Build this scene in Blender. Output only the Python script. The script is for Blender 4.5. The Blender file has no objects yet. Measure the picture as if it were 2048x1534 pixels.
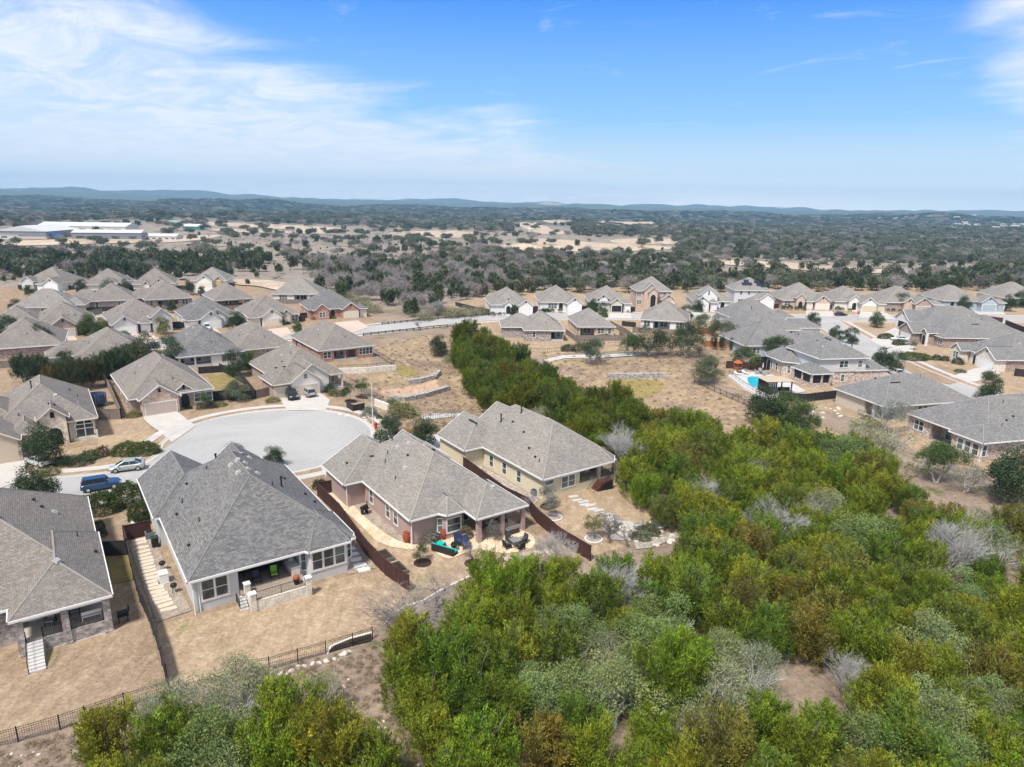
import bpy, math, random
import numpy as np
from mathutils import Vector, Matrix
from mathutils.geometry import delaunay_2d_cdt
random.seed(7); rng=np.random.default_rng(7)
R=math.radians
scene=bpy.context.scene
COL=bpy.data.collections.new('place'); scene.collection.children.link(COL)

# ------------------------------------------------------------------ survey: camera and ground
IW,IH,F=2048.,1534.,1365.
PITCH,ROLL,CH=R(14.7),R(1.1),37.0
def ray(u,v):
    x=(u-IW/2)/F; y=-(v-IH/2)/F
    c,s=math.cos(ROLL),math.sin(ROLL)
    xr=x*c-y*s; yr=x*s+y*c
    cp,sp=math.cos(PITCH),math.sin(PITCH)
    return (xr,cp+yr*sp,-sp+yr*cp)
def P(u,v,z=0.):
    d=ray(u,v); t=(z-CH)/d[2]
    return (d[0]*t,d[1]*t)
def sstep(x): x=np.clip(x,0,1); return x*x*(3-2*x)
def polydist(x,y,pl):
    best=np.full(np.shape(x),1e9)
    for (ax,ay),(bx,by) in zip(pl[:-1],pl[1:]):
        dx,dy=bx-ax,by-ay; L=dx*dx+dy*dy
        t=np.clip(((x-ax)*dx+(y-ay)*dy)/L,0,1)
        best=np.minimum(best,np.hypot(x-ax-t*dx,y-ay-t*dy))
    return best
VALLEY=[P(960,720),P(1100,800),P(1300,850),P(1480,980),P(1750,1160),P(2100,1420)]
BOWLS=[(P(880,778),17,2.2),(P(865,705),12,1.0),(P(1290,795),17,1.8),(P(1250,850),12,1.5)]
_ns=[(rng.uniform(-1,1,2),rng.uniform(0,6.28)) for _ in range(24)]
def T(x,y):
    x=np.asarray(x,float); y=np.asarray(y,float)
    d=polydist(x,y,VALLEY)
    z=-2.4*np.exp(-(d/12.)**2)
    for (c,r,dep) in BOWLS:
        z=z-dep*sstep(1.25-np.hypot(x-c[0],y-c[1])/r)
    # lower scrub slope next to the camera
    z=z-1.2*sstep((44-y-0.15*np.abs(x))/14.)
    r=np.hypot(x,y)
    far=sstep((r-420)/500.)
    n=np.zeros_like(r)
    for i,(w,ph) in enumerate(_ns[:12]):
        k=2*math.pi/(260+i*90); n=n+np.sin((w[0]*x+w[1]*y)*k*1.4+ph)
    z=z+far*n*0.9+sstep((r-1500)/1500)*n*2.2-far*3
    # distant ridges
    az=np.arctan2(x,y)
    h=np.zeros_like(r)
    hl=0.5+0.5*np.tanh((-0.35-az)*5)
    for (r0,wd,hh) in ((3300,450,10),(4600,600,20),(6000,700,34),(7700,500,58)):
        rip=1+.25*np.sin(az*17+r0)+.16*np.sin(az*41+r0*2)+.10*np.sin(az*93+r0)
        h=h+(hh*rip+hl*hh*.95)*np.exp(-((r-r0)/wd)**2)
    return z+h
def Tz(x,y): return float(T(x,y))
def G(u,v):
    z=0.
    for _ in range(12):
        x,y=P(u,v,z); z=0.5*z+0.5*Tz(x,y)
    return (x,y,Tz(x,y))
cam=bpy.data.cameras.new('camera'); co=bpy.data.objects.new('camera',cam); COL.objects.link(co)
cam.sensor_width=36; cam.lens=F/IW*36; cam.clip_start=.5; cam.clip_end=60000
fwd=Vector((0,math.cos(PITCH),-math.sin(PITCH)))
ux=Vector((1,0,0)); up=ux.cross(fwd)
c_,s_=math.cos(ROLL),math.sin(ROLL)
# image content is turned clockwise, so the camera is turned counter-clockwise
rx=ux*c_+up*s_; ry=-ux*s_+up*c_
# solve: pixel x axis = direction that ray() gives
rx=Vector((c_,s_*math.sin(PITCH),s_*math.cos(PITCH))); ry=Vector((-s_,c_*math.sin(PITCH),c_*math.cos(PITCH)))
m=Matrix((rx,ry,-fwd)).transposed().to_4x4(); m.translation=Vector((0,0,CH)); co.matrix_world=m
scene.camera=co

# ------------------------------------------------------------------ materials
MATS={}
def nt(name):
    m=bpy.data.materials.new(name); m.use_nodes=True; n=m.node_tree
    b=n.nodes['Principled BSDF']; b.inputs['Roughness'].default_value=.85
    b.inputs['Specular IOR Level'].default_value=.25
    return m,n,b
def c4(c): return (c[0],c[1],c[2],1)
def mix(n,a,b,f,typ='MIX'):
    x=n.nodes.new('ShaderNodeMix'); x.data_type='RGBA'; x.blend_type=typ
    def put(i,v):
        if isinstance(v,(tuple,list)): x.inputs[i].default_value=c4(v)
        elif isinstance(v,(int,float)): x.inputs[i].default_value=v
        else: n.links.new(v,x.inputs[i])
    put(0,f); put(6,a); put(7,b); return x.outputs[2]
def noise(n,scale,detail=4,rough=.6,vec=None,dist=0):
    x=n.nodes.new('ShaderNodeTexNoise'); x.inputs['Scale'].default_value=scale; x.inputs['Detail'].default_value=detail
    x.inputs['Roughness'].default_value=rough; x.inputs['Distortion'].default_value=dist
    if vec is not None: n.links.new(vec,x.inputs['Vector'])
    return x.outputs['Fac']
def ramp(n,src,a,b,ca=(0,0,0),cb=(1,1,1)):
    x=n.nodes.new('ShaderNodeValToRGB'); n.links.new(src,x.inputs[0])
    x.color_ramp.elements[0].position=a; x.color_ramp.elements[1].position=b
    x.color_ramp.elements[0].color=c4(ca); x.color_ramp.elements[1].color=c4(cb); return x.outputs[0]
def geo(n): return n.nodes.new('ShaderNodeNewGeometry').outputs['Position']
def objc(n): return n.nodes.new('ShaderNodeTexCoord').outputs['Object']
def uvc(n): return n.nodes.new('ShaderNodeTexCoord').outputs['UV']
def bump(n,b,src,s,d=.05):
    x=n.nodes.new('ShaderNodeBump'); x.inputs['Strength'].default_value=s; x.inputs['Distance'].default_value=d
    n.links.new(src,x.inputs['Height']); n.links.new(x.outputs[0],b.inputs['Normal'])
def plain(name,c,rough=.7,metal=0,var=.12,sc=1.5,spec=.25):
    if name in MATS: return MATS[name]
    m,n,b=nt(name); b.inputs['Roughness'].default_value=rough; b.inputs['Metallic'].default_value=metal
    b.inputs['Specular IOR Level'].default_value=spec
    f=noise(n,sc,5,.65,objc(n))
    lo=tuple(x*(1-var) for x in c); hi=tuple(min(1,x*(1+var)) for x in c)
    n.links.new(ramp(n,f,.3,.7,lo,hi),b.inputs['Base Color']); MATS[name]=m; return m
def shingle(name,c,c2):
    m,n,b=nt(name); uv=uvc(n)
    br=n.nodes.new('ShaderNodeTexBrick'); n.links.new(uv,br.inputs['Vector'])
    br.inputs['Color1'].default_value=c4(c); br.inputs['Color2'].default_value=c4(c2)
    br.inputs['Mortar'].default_value=c4(tuple(x*.45 for x in c)); br.inputs['Scale'].default_value=1
    br.inputs['Mortar Size'].default_value=.014; br.inputs['Mortar Smooth'].default_value=.3; br.inputs['Brick Width'].default_value=.42; br.inputs['Row Height'].default_value=.19
    br.offset=.37; br.squash=1
    f=noise(n,.35,4,.6,uv); f2=noise(n,3.2,2,.7,uv)
    o=mix(n,br.outputs['Color'],ramp(n,f,.3,.75,(.90,.90,.90),(1.08,1.07,1.06)),1,'MULTIPLY')
    o=mix(n,o,ramp(n,f2,.36,.64,(.87,.87,.87),(1.13,1.13,1.13)),1,'MULTIPLY')
    o=mix(n,o,ramp(n,noise(n,.09,3,.5,uv),.35,.7,(.92,.93,.95),(1.1,1.06,1.0)),1,'MULTIPLY')
    n.links.new(o,b.inputs['Base Color']); b.inputs['Roughness'].default_value=.9
    bump(n,b,br.outputs['Color'],.4,.02); MATS[name]=m; return m
def masonry(name,c,c2,mort,bw=.4,rh=.2,ms=.02,var=.3):
    m,n,b=nt(name); uv=uvc(n)
    br=n.nodes.new('ShaderNodeTexBrick'); n.links.new(uv,br.inputs['Vector'])
    br.inputs['Color1'].default_value=c4(c); br.inputs['Color2'].default_value=c4(c2); br.inputs['Mortar'].default_value=c4(mort)
    br.inputs['Scale'].default_value=1; br.inputs['Mortar Size'].default_value=ms; br.inputs['Brick Width'].default_value=bw; br.inputs['Row Height'].default_value=rh
    br.offset=.5; br.inputs['Bias'].default_value=.0
    f2=noise(n,1.9,4,.7,uv)
    o=mix(n,br.outputs['Color'],ramp(n,f2,.35,.65,(1-var,)*3,(1+var,)*3),1,'MULTIPLY')
    n.links.new(o,b.inputs['Base Color']); bump(n,b,br.outputs['Fac'],-.3,.02); MATS[name]=m; return m
def siding(name,c,rh=.2):
    m,n,b=nt(name); uv=uvc(n)
    w=n.nodes.new('ShaderNodeTexWave'); w.wave_type='BANDS'; w.bands_direction='Y'; w.wave_profile='SAW'
    n.links.new(uv,w.inputs['Vector']); w.inputs['Scale'].default_value=.314/rh
    f=noise(n,.8,5,.6,uv)
    o=mix(n,c,ramp(n,w.outputs['Fac'],.0,.18,(.82,.82,.82),(1,1,1)),1,'MULTIPLY')
    o=mix(n,o,ramp(n,f,.3,.7,(.92,.92,.92),(1.05,1.05,1.05)),1,'MULTIPLY')
    n.links.new(o,b.inputs['Base Color']); b.inputs['Roughness'].default_value=.7; MATS[name]=m; return m
def ground_mat(name,a,b_,c,s1=.12,s2=1.2,s3=6,green=None,bs=.5,amp=.31):
    """patchy natural surface: three colours by noises of three sizes"""
    m,n,b=nt(name); p=geo(n)
    o=mix(n,a,b_,ramp(n,noise(n,s1,6,.65,p,.6),.36,.64))
    o=mix(n,o,c,ramp(n,noise(n,s2,6,.7,p,.4),.48,.72))
    if green: o=mix(n,o,green,ramp(n,noise(n,.16,5,.65,p,.8),.60,.72))
    o=mix(n,o,ramp(n,noise(n,s3,5,.75,p),.3,.7,(1-amp,)*3,(1+amp,)*3),1,'MULTIPLY')
    if amp>.3:
        mp=n.nodes.new('ShaderNodeMapping'); n.links.new(p,mp.inputs[0]); mp.inputs['Scale'].default_value=(1,.3,1); mp.inputs['Rotation'].default_value=(0,0,.6)
        o=mix(n,o,ramp(n,noise(n,1.1,5,.7,mp.outputs[0],.5),.35,.65,(.84,.83,.81),(1.13,1.13,1.12)),1,'MULTIPLY')
        o=mix(n,o,(.16,.11,.075),ramp(n,noise(n,.42,6,.75,p,1.2),.60,.74,(0,0,0),(.45,.45,.45)))
    n.links.new(o,b.inputs['Base Color']); b.inputs['Roughness'].default_value=1
    b.inputs['Specular IOR Level'].default_value=.05
    bump(n,b,noise(n,s3*.8,4,.7,p),bs,.15); MATS[name]=m; return m
lawn_m=ground_mat('dry_lawn',(.40,.295,.195),(.315,.23,.155),(.47,.365,.25),.10,.7,3.2,(.27,.235,.11))
lawnb_m=ground_mat('brown_lawn',(.335,.245,.165),(.265,.19,.13),(.40,.305,.21),.10,.7,3.5,(.25,.225,.10))
lawng_m=ground_mat('green_lawn',(.24,.20,.075),(.31,.23,.10),(.19,.18,.06),.12,.9,4)
basin_m=ground_mat('basin_grass',(.345,.25,.155),(.225,.165,.125),(.46,.355,.225),.075,.35,1.6,(.21,.19,.075),.8)
scrub_m=ground_mat('scrub_soil',(.22,.165,.125),(.14,.12,.08),(.44,.36,.29),.25,1.1,3,(.12,.13,.05),.8)
pathc_m=ground_mat('path_concrete',(.50,.49,.46),(.43,.42,.39),(.55,.54,.51),.08,.5,3,bs=.1,amp=.1)
caliche_m=ground_mat('caliche_soil',(.52,.415,.31),(.40,.31,.225),(.60,.50,.39),.02,.1,.7)
mulch_m=ground_mat('mulch',(.035,.028,.022),(.055,.04,.03),(.08,.05,.035),.5,2,9)
gravel_m=ground_mat('river_gravel',(.52,.43,.34),(.38,.31,.25),(.70,.62,.52),.8,5,9,None,1.5)
flag_m=ground_mat('flagstone',(.70,.57,.41),(.62,.45,.28),(.78,.69,.55),.5,1.6,6)
conc_m=ground_mat('concrete',(.53,.495,.45),(.46,.43,.39),(.57,.54,.50),.08,.5,3,bs=.1,amp=.1)
concw_m=ground_mat('pale_concrete',(.53,.515,.49),(.46,.45,.43),(.58,.565,.54),.08,.5,3,bs=.1,amp=.1)
peachc_m=ground_mat('peach_concrete',(.56,.44,.36),(.50,.39,.32),(.60,.49,.41),.08,.5,3,bs=.1,amp=.1)
stone_bed_m=ground_mat('rock_bed',(.45,.39,.33),(.30,.26,.22),(.66,.62,.57),.6,2.2,5,bs=1)
def road_mat():
    m,n,b=nt('asphalt'); p=geo(n)
    o=mix(n,(.36,.35,.335),(.42,.41,.39),ramp(n,noise(n,.06,4,.6,p,1.5),.35,.65))
    o=mix(n,o,ramp(n,noise(n,8,3,.7,p),.3,.7,(.9,.9,.9),(1.08,1.08,1.08)),1,'MULTIPLY')
    sv=n.nodes.new('ShaderNodeVectorMath'); sv.operation='SUBTRACT'; n.links.new(p,sv.inputs[0]); sv.inputs[1].default_value=(-38.4,103.2,0)
    wv=n.nodes.new('ShaderNodeTexWave'); wv.wave_type='RINGS'; wv.rings_direction='Z'; n.links.new(sv.outputs[0],wv.inputs[0]); wv.inputs['Scale'].default_value=.23; wv.inputs['Distortion'].default_value=14; wv.inputs['Detail'].default_value=5; wv.inputs['Detail Scale'].default_value=.35
    o=mix(n,o,ramp(n,wv.outputs['Fac'],.2,.8,(.985,.985,.985),(1.012,1.012,1.012)),1,'MULTIPLY')
    st=noise(n,.45,6,.75,p,2.5)
    o=mix(n,o,(.24,.235,.23),ramp(n,st,.57,.78,(0,0,0),(.6,.6,.6)))
    n.links.new(o,b.inputs['Base Color']); MATS['asphalt']=m; return m
asph_m=road_mat()
def terrain_mat():
    m,n,b=nt('terrain'); p=geo(n)
    nearc=mix(n,(.25,.19,.145),(.33,.255,.19),ramp(n,noise(n,.09,6,.65,p,.6),.38,.62))
    nearc=mix(n,nearc,(.13,.13,.06),ramp(n,noise(n,.22,5,.7,p,.5),.56,.68))
    nearc=mix(n,nearc,(.60,.54,.47),ramp(n,noise(n,1.1,5,.8,p,.5),.66,.74))
    farc=mix(n,(.265,.225,.185),(.33,.28,.23),ramp(n,noise(n,.013,7,.7,p,.5),.38,.62))
    farc=mix(n,farc,(.055,.07,.04),ramp(n,noise(n,.07,8,.75,p,.3),.555,.60))
    wood=mix(n,(.085,.10,.065),(.17,.165,.125),ramp(n,noise(n,.06,8,.8,p,.3),.42,.62))
    wood=mix(n,wood,(.42,.34,.25),ramp(n,noise(n,.0011,4,.55,p,.4),.60,.64))
    ln=n.nodes.new('ShaderNodeVectorMath'); ln.operation='LENGTH'; n.links.new(p,ln.inputs[0])
    def rng_(a,b_):
        r=n.nodes.new('ShaderNodeMapRange'); n.links.new(ln.outputs['Value'],r.inputs[0]); r.inputs[1].default_value=a; r.inputs[2].default_value=b_; return r.outputs[0]
    o=mix(n,nearc,farc,rng_(230,290)); o=mix(n,o,wood,rng_(1100,1700))
    o=mix(n,o,ramp(n,noise(n,2.2,5,.75,p),.3,.7,(.65,.65,.65),(1.3,1.3,1.3)),1,'MULTIPLY')
    n.links.new(o,b.inputs['Base Color']); b.inputs['Roughness'].default_value=1; b.inputs['Specular IOR Level'].default_value=0
    bump(n,b,noise(n,1.5,4,.7,p),.6,.25); return m
R_gray=shingle('gray_shingle',(.135,.132,.129),(.23,.226,.221))
R_brown=shingle('brown_shingle',(.205,.183,.162),(.285,.256,.228))
R_tan=shingle('weathered_shingle',(.235,.218,.194),(.32,.297,.265))
R_dark=shingle('slate_shingle',(.18,.175,.169),(.262,.256,.247))
RC={'gray_shingle':plain('gray_ridge',(.20,.196,.192),.9),'brown_shingle':plain('brown_ridge',(.29,.262,.235),.9),'weathered_shingle':plain('tan_ridge',(.33,.305,.272),.9),'slate_shingle':plain('slate_ridge',(.26,.254,.245),.9)}
trim=plain('white_trim',(.74,.73,.71),.5,0,.05)
creamtrim=plain('cream_trim',(.72,.64,.53),.5,0,.05)
S_gray=siding('gray_siding',(.50,.51,.53)); S_white=siding('white_siding',(.74,.735,.72)); S_blue=siding('bluegray_siding',(.42,.47,.52))
S_beige=siding('beige_siding',(.58,.52,.42)); S_gold=siding('gold_siding',(.55,.38,.17)); S_lg=siding('pale_gray_siding',(.60,.60,.59))
st_cream=plain('cream_stucco',(.66,.585,.42),.9,0,.05,.7); st_pink=plain('mauve_stucco',(.41,.30,.27),.9,0,.06,.7); st_tan=plain('tan_stucco',(.58,.48,.37),.9,0,.06,.7)
st_white=plain('white_stucco',(.74,.70,.64),.9,0,.05,.7)
B_red=masonry('red_brick',(.35,.13,.085),(.50,.25,.17),(.50,.42,.36))
B_brown=masonry('brown_brick',(.27,.19,.165),(.42,.31,.26),(.42,.37,.33))
B_pink=masonry('rose_stone',(.46,.32,.25),(.60,.46,.36),(.56,.50,.44),.45,.22)
B_mix=masonry('mixed_brick',(.36,.26,.22),(.56,.46,.39),(.60,.55,.50),.35,.18,.02,.5)
B_tan=masonry('tan_brick',(.48,.33,.22),(.58,.44,.31),(.55,.48,.40))
B_cream=masonry('cream_stone',(.64,.52,.40),(.76,.66,.54),(.62,.55,.47),.5,.25)
B_white=masonry('white_limestone',(.66,.60,.50),(.78,.73,.64),(.58,.52,.45),.5,.25,.025,.2)
B_grayst=masonry('gray_ledgestone',(.25,.21,.20),(.46,.42,.39),(.30,.27,.25),.4,.15,.015,.5)
B_wall=masonry('retaining_limestone',(.36,.34,.31),(.58,.55,.51),(.22,.20,.18),.42,.26,.04,.6)
def glassm():
    m,n,b=nt('window_glass'); b.inputs['Roughness'].default_value=.12; b.inputs['Specular IOR Level'].default_value=.6
    o=mix(n,(.03,.04,.045),(.13,.165,.155),ramp(n,noise(n,.45,3,.5,objc(n)),.42,.6))
    n.links.new(o,b.inputs['Base Color']); return m
glass=glassm()
def paint():
    m,n,b=nt('car_paint'); oi=n.nodes.new('ShaderNodeObjectInfo'); n.links.new(oi.outputs['Color'],b.inputs['Base Color'])
    b.inputs['Roughness'].default_value=.28; b.inputs['Metallic'].default_value=.25; b.inputs['Coat Weight'].default_value=.6; b.inputs['Coat Roughness'].default_value=.08; return m
paint_m=paint()
def anycol(name='tinted',rough=.7):
    m,n,b=nt(name); oi=n.nodes.new('ShaderNodeObjectInfo'); f=noise(n,2.2,5,.6,objc(n))
    n.links.new(mix(n,oi.outputs['Color'],ramp(n,f,.3,.7,(.86,.86,.86),(1.1,1.1,1.1)),1,'MULTIPLY'),b.inputs['Base Color']); b.inputs['Roughness'].default_value=rough; return m
tint_m=anycol(); tintg_m=anycol('tinted_gloss',.35)
tire_m=plain('rubber',(.02,.02,.02),.8); chrome_m=plain('alloy',(.55,.55,.56),.3,.8); cglass_m=plain('car_glass',(.025,.03,.035),.08,0,.05,1,.6)
red_l=plain('tail_lamp_red',(.45,.02,.02),.2); white_l=plain('head_lamp',(.7,.72,.74),.15)
black_m=plain('black_iron',(.018,.017,.017),.5); blackp_m=plain('black_plastic',(.02,.021,.023),.5)
metal_m=plain('galvanised',(.40,.39,.38),.6,.05); white_m=plain('white_enamel',(.78,.78,.77),.4,0,.04)
def woodm(name,c,pw=.14):
    m,n,b=nt(name); uv=uvc(n)
    br=n.nodes.new('ShaderNodeTexBrick'); n.links.new(uv,br.inputs['Vector']); br.inputs['Scale'].default_value=1
    br.inputs['Brick Width'].default_value=pw; br.inputs['Row Height'].default_value=9; br.offset=0; br.inputs['Mortar Size'].default_value=.008
    br.inputs['Color1'].default_value=c4(c); br.inputs['Color2'].default_value=c4(tuple(x*1.35 for x in c)); br.inputs['Mortar'].default_value=c4(tuple(x*.3 for x in c))
    o=mix(n,br.outputs['Color'],ramp(n,noise(n,1.2,5,.7,uv),.3,.7,(.75,.75,.75),(1.25,1.25,1.25)),1,'MULTIPLY')
    n.links.new(o,b.inputs['Base Color']); MATS[name]=m; return m
W_red=woodm('redbrown_fence',(.062,.029,.024)); W_dark=woodm('dark_fence',(.035,.03,.028)); W_gray=woodm('weathered_fence',(.20,.165,.14)); W_orange=woodm('orange_fence',(.30,.115,.045)); W_deck=woodm('deck_boards',(.10,.035,.025))
def leafm(name,use_obj=True,tr=.15,cols=None,gl=.0):
    m,n,b=nt(name); at=n.nodes.new('ShaderNodeAttribute'); at.attribute_name='tint'
    oi=n.nodes.new('ShaderNodeObjectInfo')
    if use_obj: base=oi.outputs['Color']
    else: 
        rp=n.nodes.new('ShaderNodeValToRGB'); n.links.new(oi.outputs['Random'],rp.inputs[0])
        while len(rp.color_ramp.elements)<len(cols): rp.color_ramp.elements.new(.5)
        for i,c in enumerate(cols): rp.color_ramp.elements[i].position=i/(len(cols)-1); rp.color_ramp.elements[i].color=c4(c)
        base=rp.outputs[0]
    o=mix(n,base,at.outputs['Color'],1,'MULTIPLY')
    n.links.new(o,b.inputs['Base Color']); b.inputs['Roughness'].default_value=.7; b.inputs['Specular IOR Level'].default_value=.15
    t=n.nodes.new('ShaderNodeBsdfTranslucent'); n.links.new(o,t.inputs['Color'])
    ms=n.nodes.new('ShaderNodeMixShader'); ms.inputs[0].default_value=tr
    n.links.new(b.outputs[0],ms.inputs[1]); n.links.new(t.outputs[0],ms.inputs[2])
    n.links.new(ms.outputs[0],n.nodes['Material Output'].inputs['Surface']); return m
leaf_m=leafm('foliage'); bark_m=plain('bark',(.16,.135,.115),.95,0,.3,2); palebark_m=plain('pale_bark',(.50,.48,.455),.9,0,.25,2); graybark_m=plain('gray_twigs',(.25,.225,.21),.95,0,.25,2)
farjun_m=leafm('distant_juniper',False,.15,[(.075,.095,.038),(.095,.12,.05),(.115,.13,.06),(.08,.10,.05),(.14,.14,.08)])
faroak_m=leafm('distant_oak',False,.15,[(.11,.12,.075),(.135,.15,.095),(.16,.17,.11),(.12,.125,.09),(.19,.19,.13)])
straw_m=leafm('straw',False,.1,[(.32,.24,.155),(.38,.29,.19),(.27,.20,.135),(.29,.25,.14)])
farbare_m=leafm('distant_bare',False,.0,[(.27,.24,.225),(.33,.295,.275),(.23,.20,.19),(.38,.345,.31)])

# ------------------------------------------------------------------ mesh tools
class MB:
    def __init__(s): s.v=[]; s.f=[]; s.uv=[]
    def poly(s,pts,uv=None):
        i=len(s.v); s.v+= [tuple(p) for p in pts]; s.f.append(tuple(range(i,i+len(pts)))); s.uv.append(uv)
    def box(s,c,d,rz=0,top=1.0):
        cx,cy,cz=c; dx,dy,dz=d[0]/2,d[1]/2,d[2]/2; ca,sa=math.cos(rz),math.sin(rz)
        q=[]
        for z,k in ((-dz,1),(dz,top)):
            for x,y in ((-dx,-dy),(dx,-dy),(dx,dy),(-dx,dy)):
                x*=k;y*=k; q.append((cx+x*ca-y*sa,cy+x*sa+y*ca,cz+z))
        for f in ((3,2,1,0),(4,5,6,7),(0,1,5,4),(1,2,6,5),(2,3,7,6),(3,0,4,7)): s.poly([q[k] for k in f])
        return s
    def prism(s,pts,z0,z1,top=True,bot=False):
        n=len(pts)
        if poly_area(pts)<0: pts=pts[::-1]
        for i in range(n):
            a,b=pts[i],pts[(i+1)%n]; s.poly([(a[0],a[1],z0),(b[0],b[1],z0),(b[0],b[1],z1),(a[0],a[1],z1)])
        if top: s.poly([(p[0],p[1],z1) for p in pts])
        if bot: s.poly([(p[0],p[1],z0) for p in pts[::-1]])
        return s
    def tube(s,a,b,r0,r1=None,n=6,cap=True):
        r1=r0 if r1 is None else r1; a=Vector(a); b=Vector(b); d=(b-a)
        if d.length<1e-6: return s
        d.normalize(); t=Vector((0,0,1)) if abs(d.z)<.9 else Vector((1,0,0)); x=d.cross(t).normalized(); y=d.cross(x)
        A=[a+(x*math.cos(2*math.pi*k/n)+y*math.sin(2*math.pi*k/n))*r0 for k in range(n)]
        B=[b+(x*math.cos(2*math.pi*k/n)+y*math.sin(2*math.pi*k/n))*r1 for k in range(n)]
        for k in range(n): s.poly([A[k],B[k],B[(k+1)%n],A[(k+1)%n]])
        if cap: s.poly(B[::-1]); s.poly(A)
        return s
    def lathe(s,prof,c=(0,0,0),n=14):
        for (r0,z0),(r1,z1) in zip(prof[:-1],prof[1:]):
            for k in range(n):
                a0,a1=2*math.pi*k/n,2*math.pi*(k+1)/n
                q=[(c[0]+r0*math.cos(a0),c[1]+r0*math.sin(a0),c[2]+z0),(c[0]+r0*math.cos(a1),c[1]+r0*math.sin(a1),c[2]+z0),(c[0]+r1*math.cos(a1),c[1]+r1*math.sin(a1),c[2]+z1),(c[0]+r1*math.cos(a0),c[1]+r1*math.sin(a0),c[2]+z1)]
                if r0<1e-5: q=q[1:] if False else [q[0],q[2],q[3]]
                elif r1<1e-5: q=[q[0],q[1],q[2]]
                s.poly(q)
        return s
    def mesh(s,name,mat=None,smooth=False):
        me=bpy.data.meshes.new(name); me.from_pydata(s.v,[],s.f); 
        if mat: me.materials.append(mat)
        ul=me.uv_layers.new(name='UVMap'); me.update()
        for p,uv in zip(me.polygons,s.uv):
            if uv is None:
                nn=p.normal
                if abs(nn.z)>.95: t=Vector((1,0,0)); b=Vector((0,1,0))
                else: t=Vector((0,0,1)).cross(nn).normalized(); b=nn.cross(t)
                for li in p.loop_indices:
                    co=me.vertices[me.loops[li].vertex_index].co; ul.data[li].uv=(co.dot(t),co.dot(b))
            else:
                for li,w in zip(p.loop_indices,uv): ul.data[li].uv=w
            if smooth: p.use_smooth=True
        return me
    def build(s,name,mat,parent=None,smooth=False,**k):
        return obj(name,s.mesh(name,mat,smooth),parent,**k)
def poly_area(p): return .5*sum(a[0]*b[1]-b[0]*a[1] for a,b in zip(p,p[1:]+p[:1]))
def obj(name,me,parent=None,loc=None,rz=None,color=None):
    o=bpy.data.objects.new(name,me); COL.objects.link(o)
    if parent: o.parent=parent
    if loc is not None: o.location=loc
    if rz is not None: o.rotation_euler=(0,0,rz)
    if color: o.color=(*color,1)
    return o
def tag(o,label=None,cat=None,group=None,kind=None):
    if label: o['label']=label
    if cat: o['category']=cat
    if group: o['group']=group
    if kind: o['kind']=kind
    return o
def empty(name,loc,rz=0,label=None,cat=None,group=None):
    o=obj(name,None,None,loc,rz); o.empty_display_size=.5; return tag(o,label,cat,group)
def copy_tree(o,parent=None):
    c=o.copy(); COL.objects.link(c); c.parent=parent
    for ch in list(o.children): copy_tree(ch,c)
    return c
def catmull(pts,n=6,closed=False):
    out=[]; L=len(pts)
    rngk=range(L if closed else L-1)
    for i in rngk:
        g=lambda k: pts[k%L] if closed else pts[min(max(k,0),L-1)]
        p0,p1,p2,p3=g(i-1),g(i),g(i+1),g(i+2)
        for k in range(n):
            t=k/n; out.append(tuple(.5*((2*p1[j])+(-p0[j]+p2[j])*t+(2*p0[j]-5*p1[j]+4*p2[j]-p3[j])*t*t+(-p0[j]+3*p1[j]-3*p2[j]+p3[j])*t**3) for j in (0,1)))
    if not closed: out.append(tuple(pts[-1][:2]))
    return out
def inpoly(x,y,poly):
    x=np.asarray(x,float); y=np.asarray(y,float); r=np.zeros(x.shape,bool); n=len(poly)
    for i in range(n):
        x0,y0=poly[i][:2]; x1,y1=poly[(i+1)%n][:2]
        if y0==y1: continue
        c=((y0>y)!=(y1>y))&(x<(x1-x0)*(y-y0)/(y1-y0)+x0); r^=c
    return r
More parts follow.
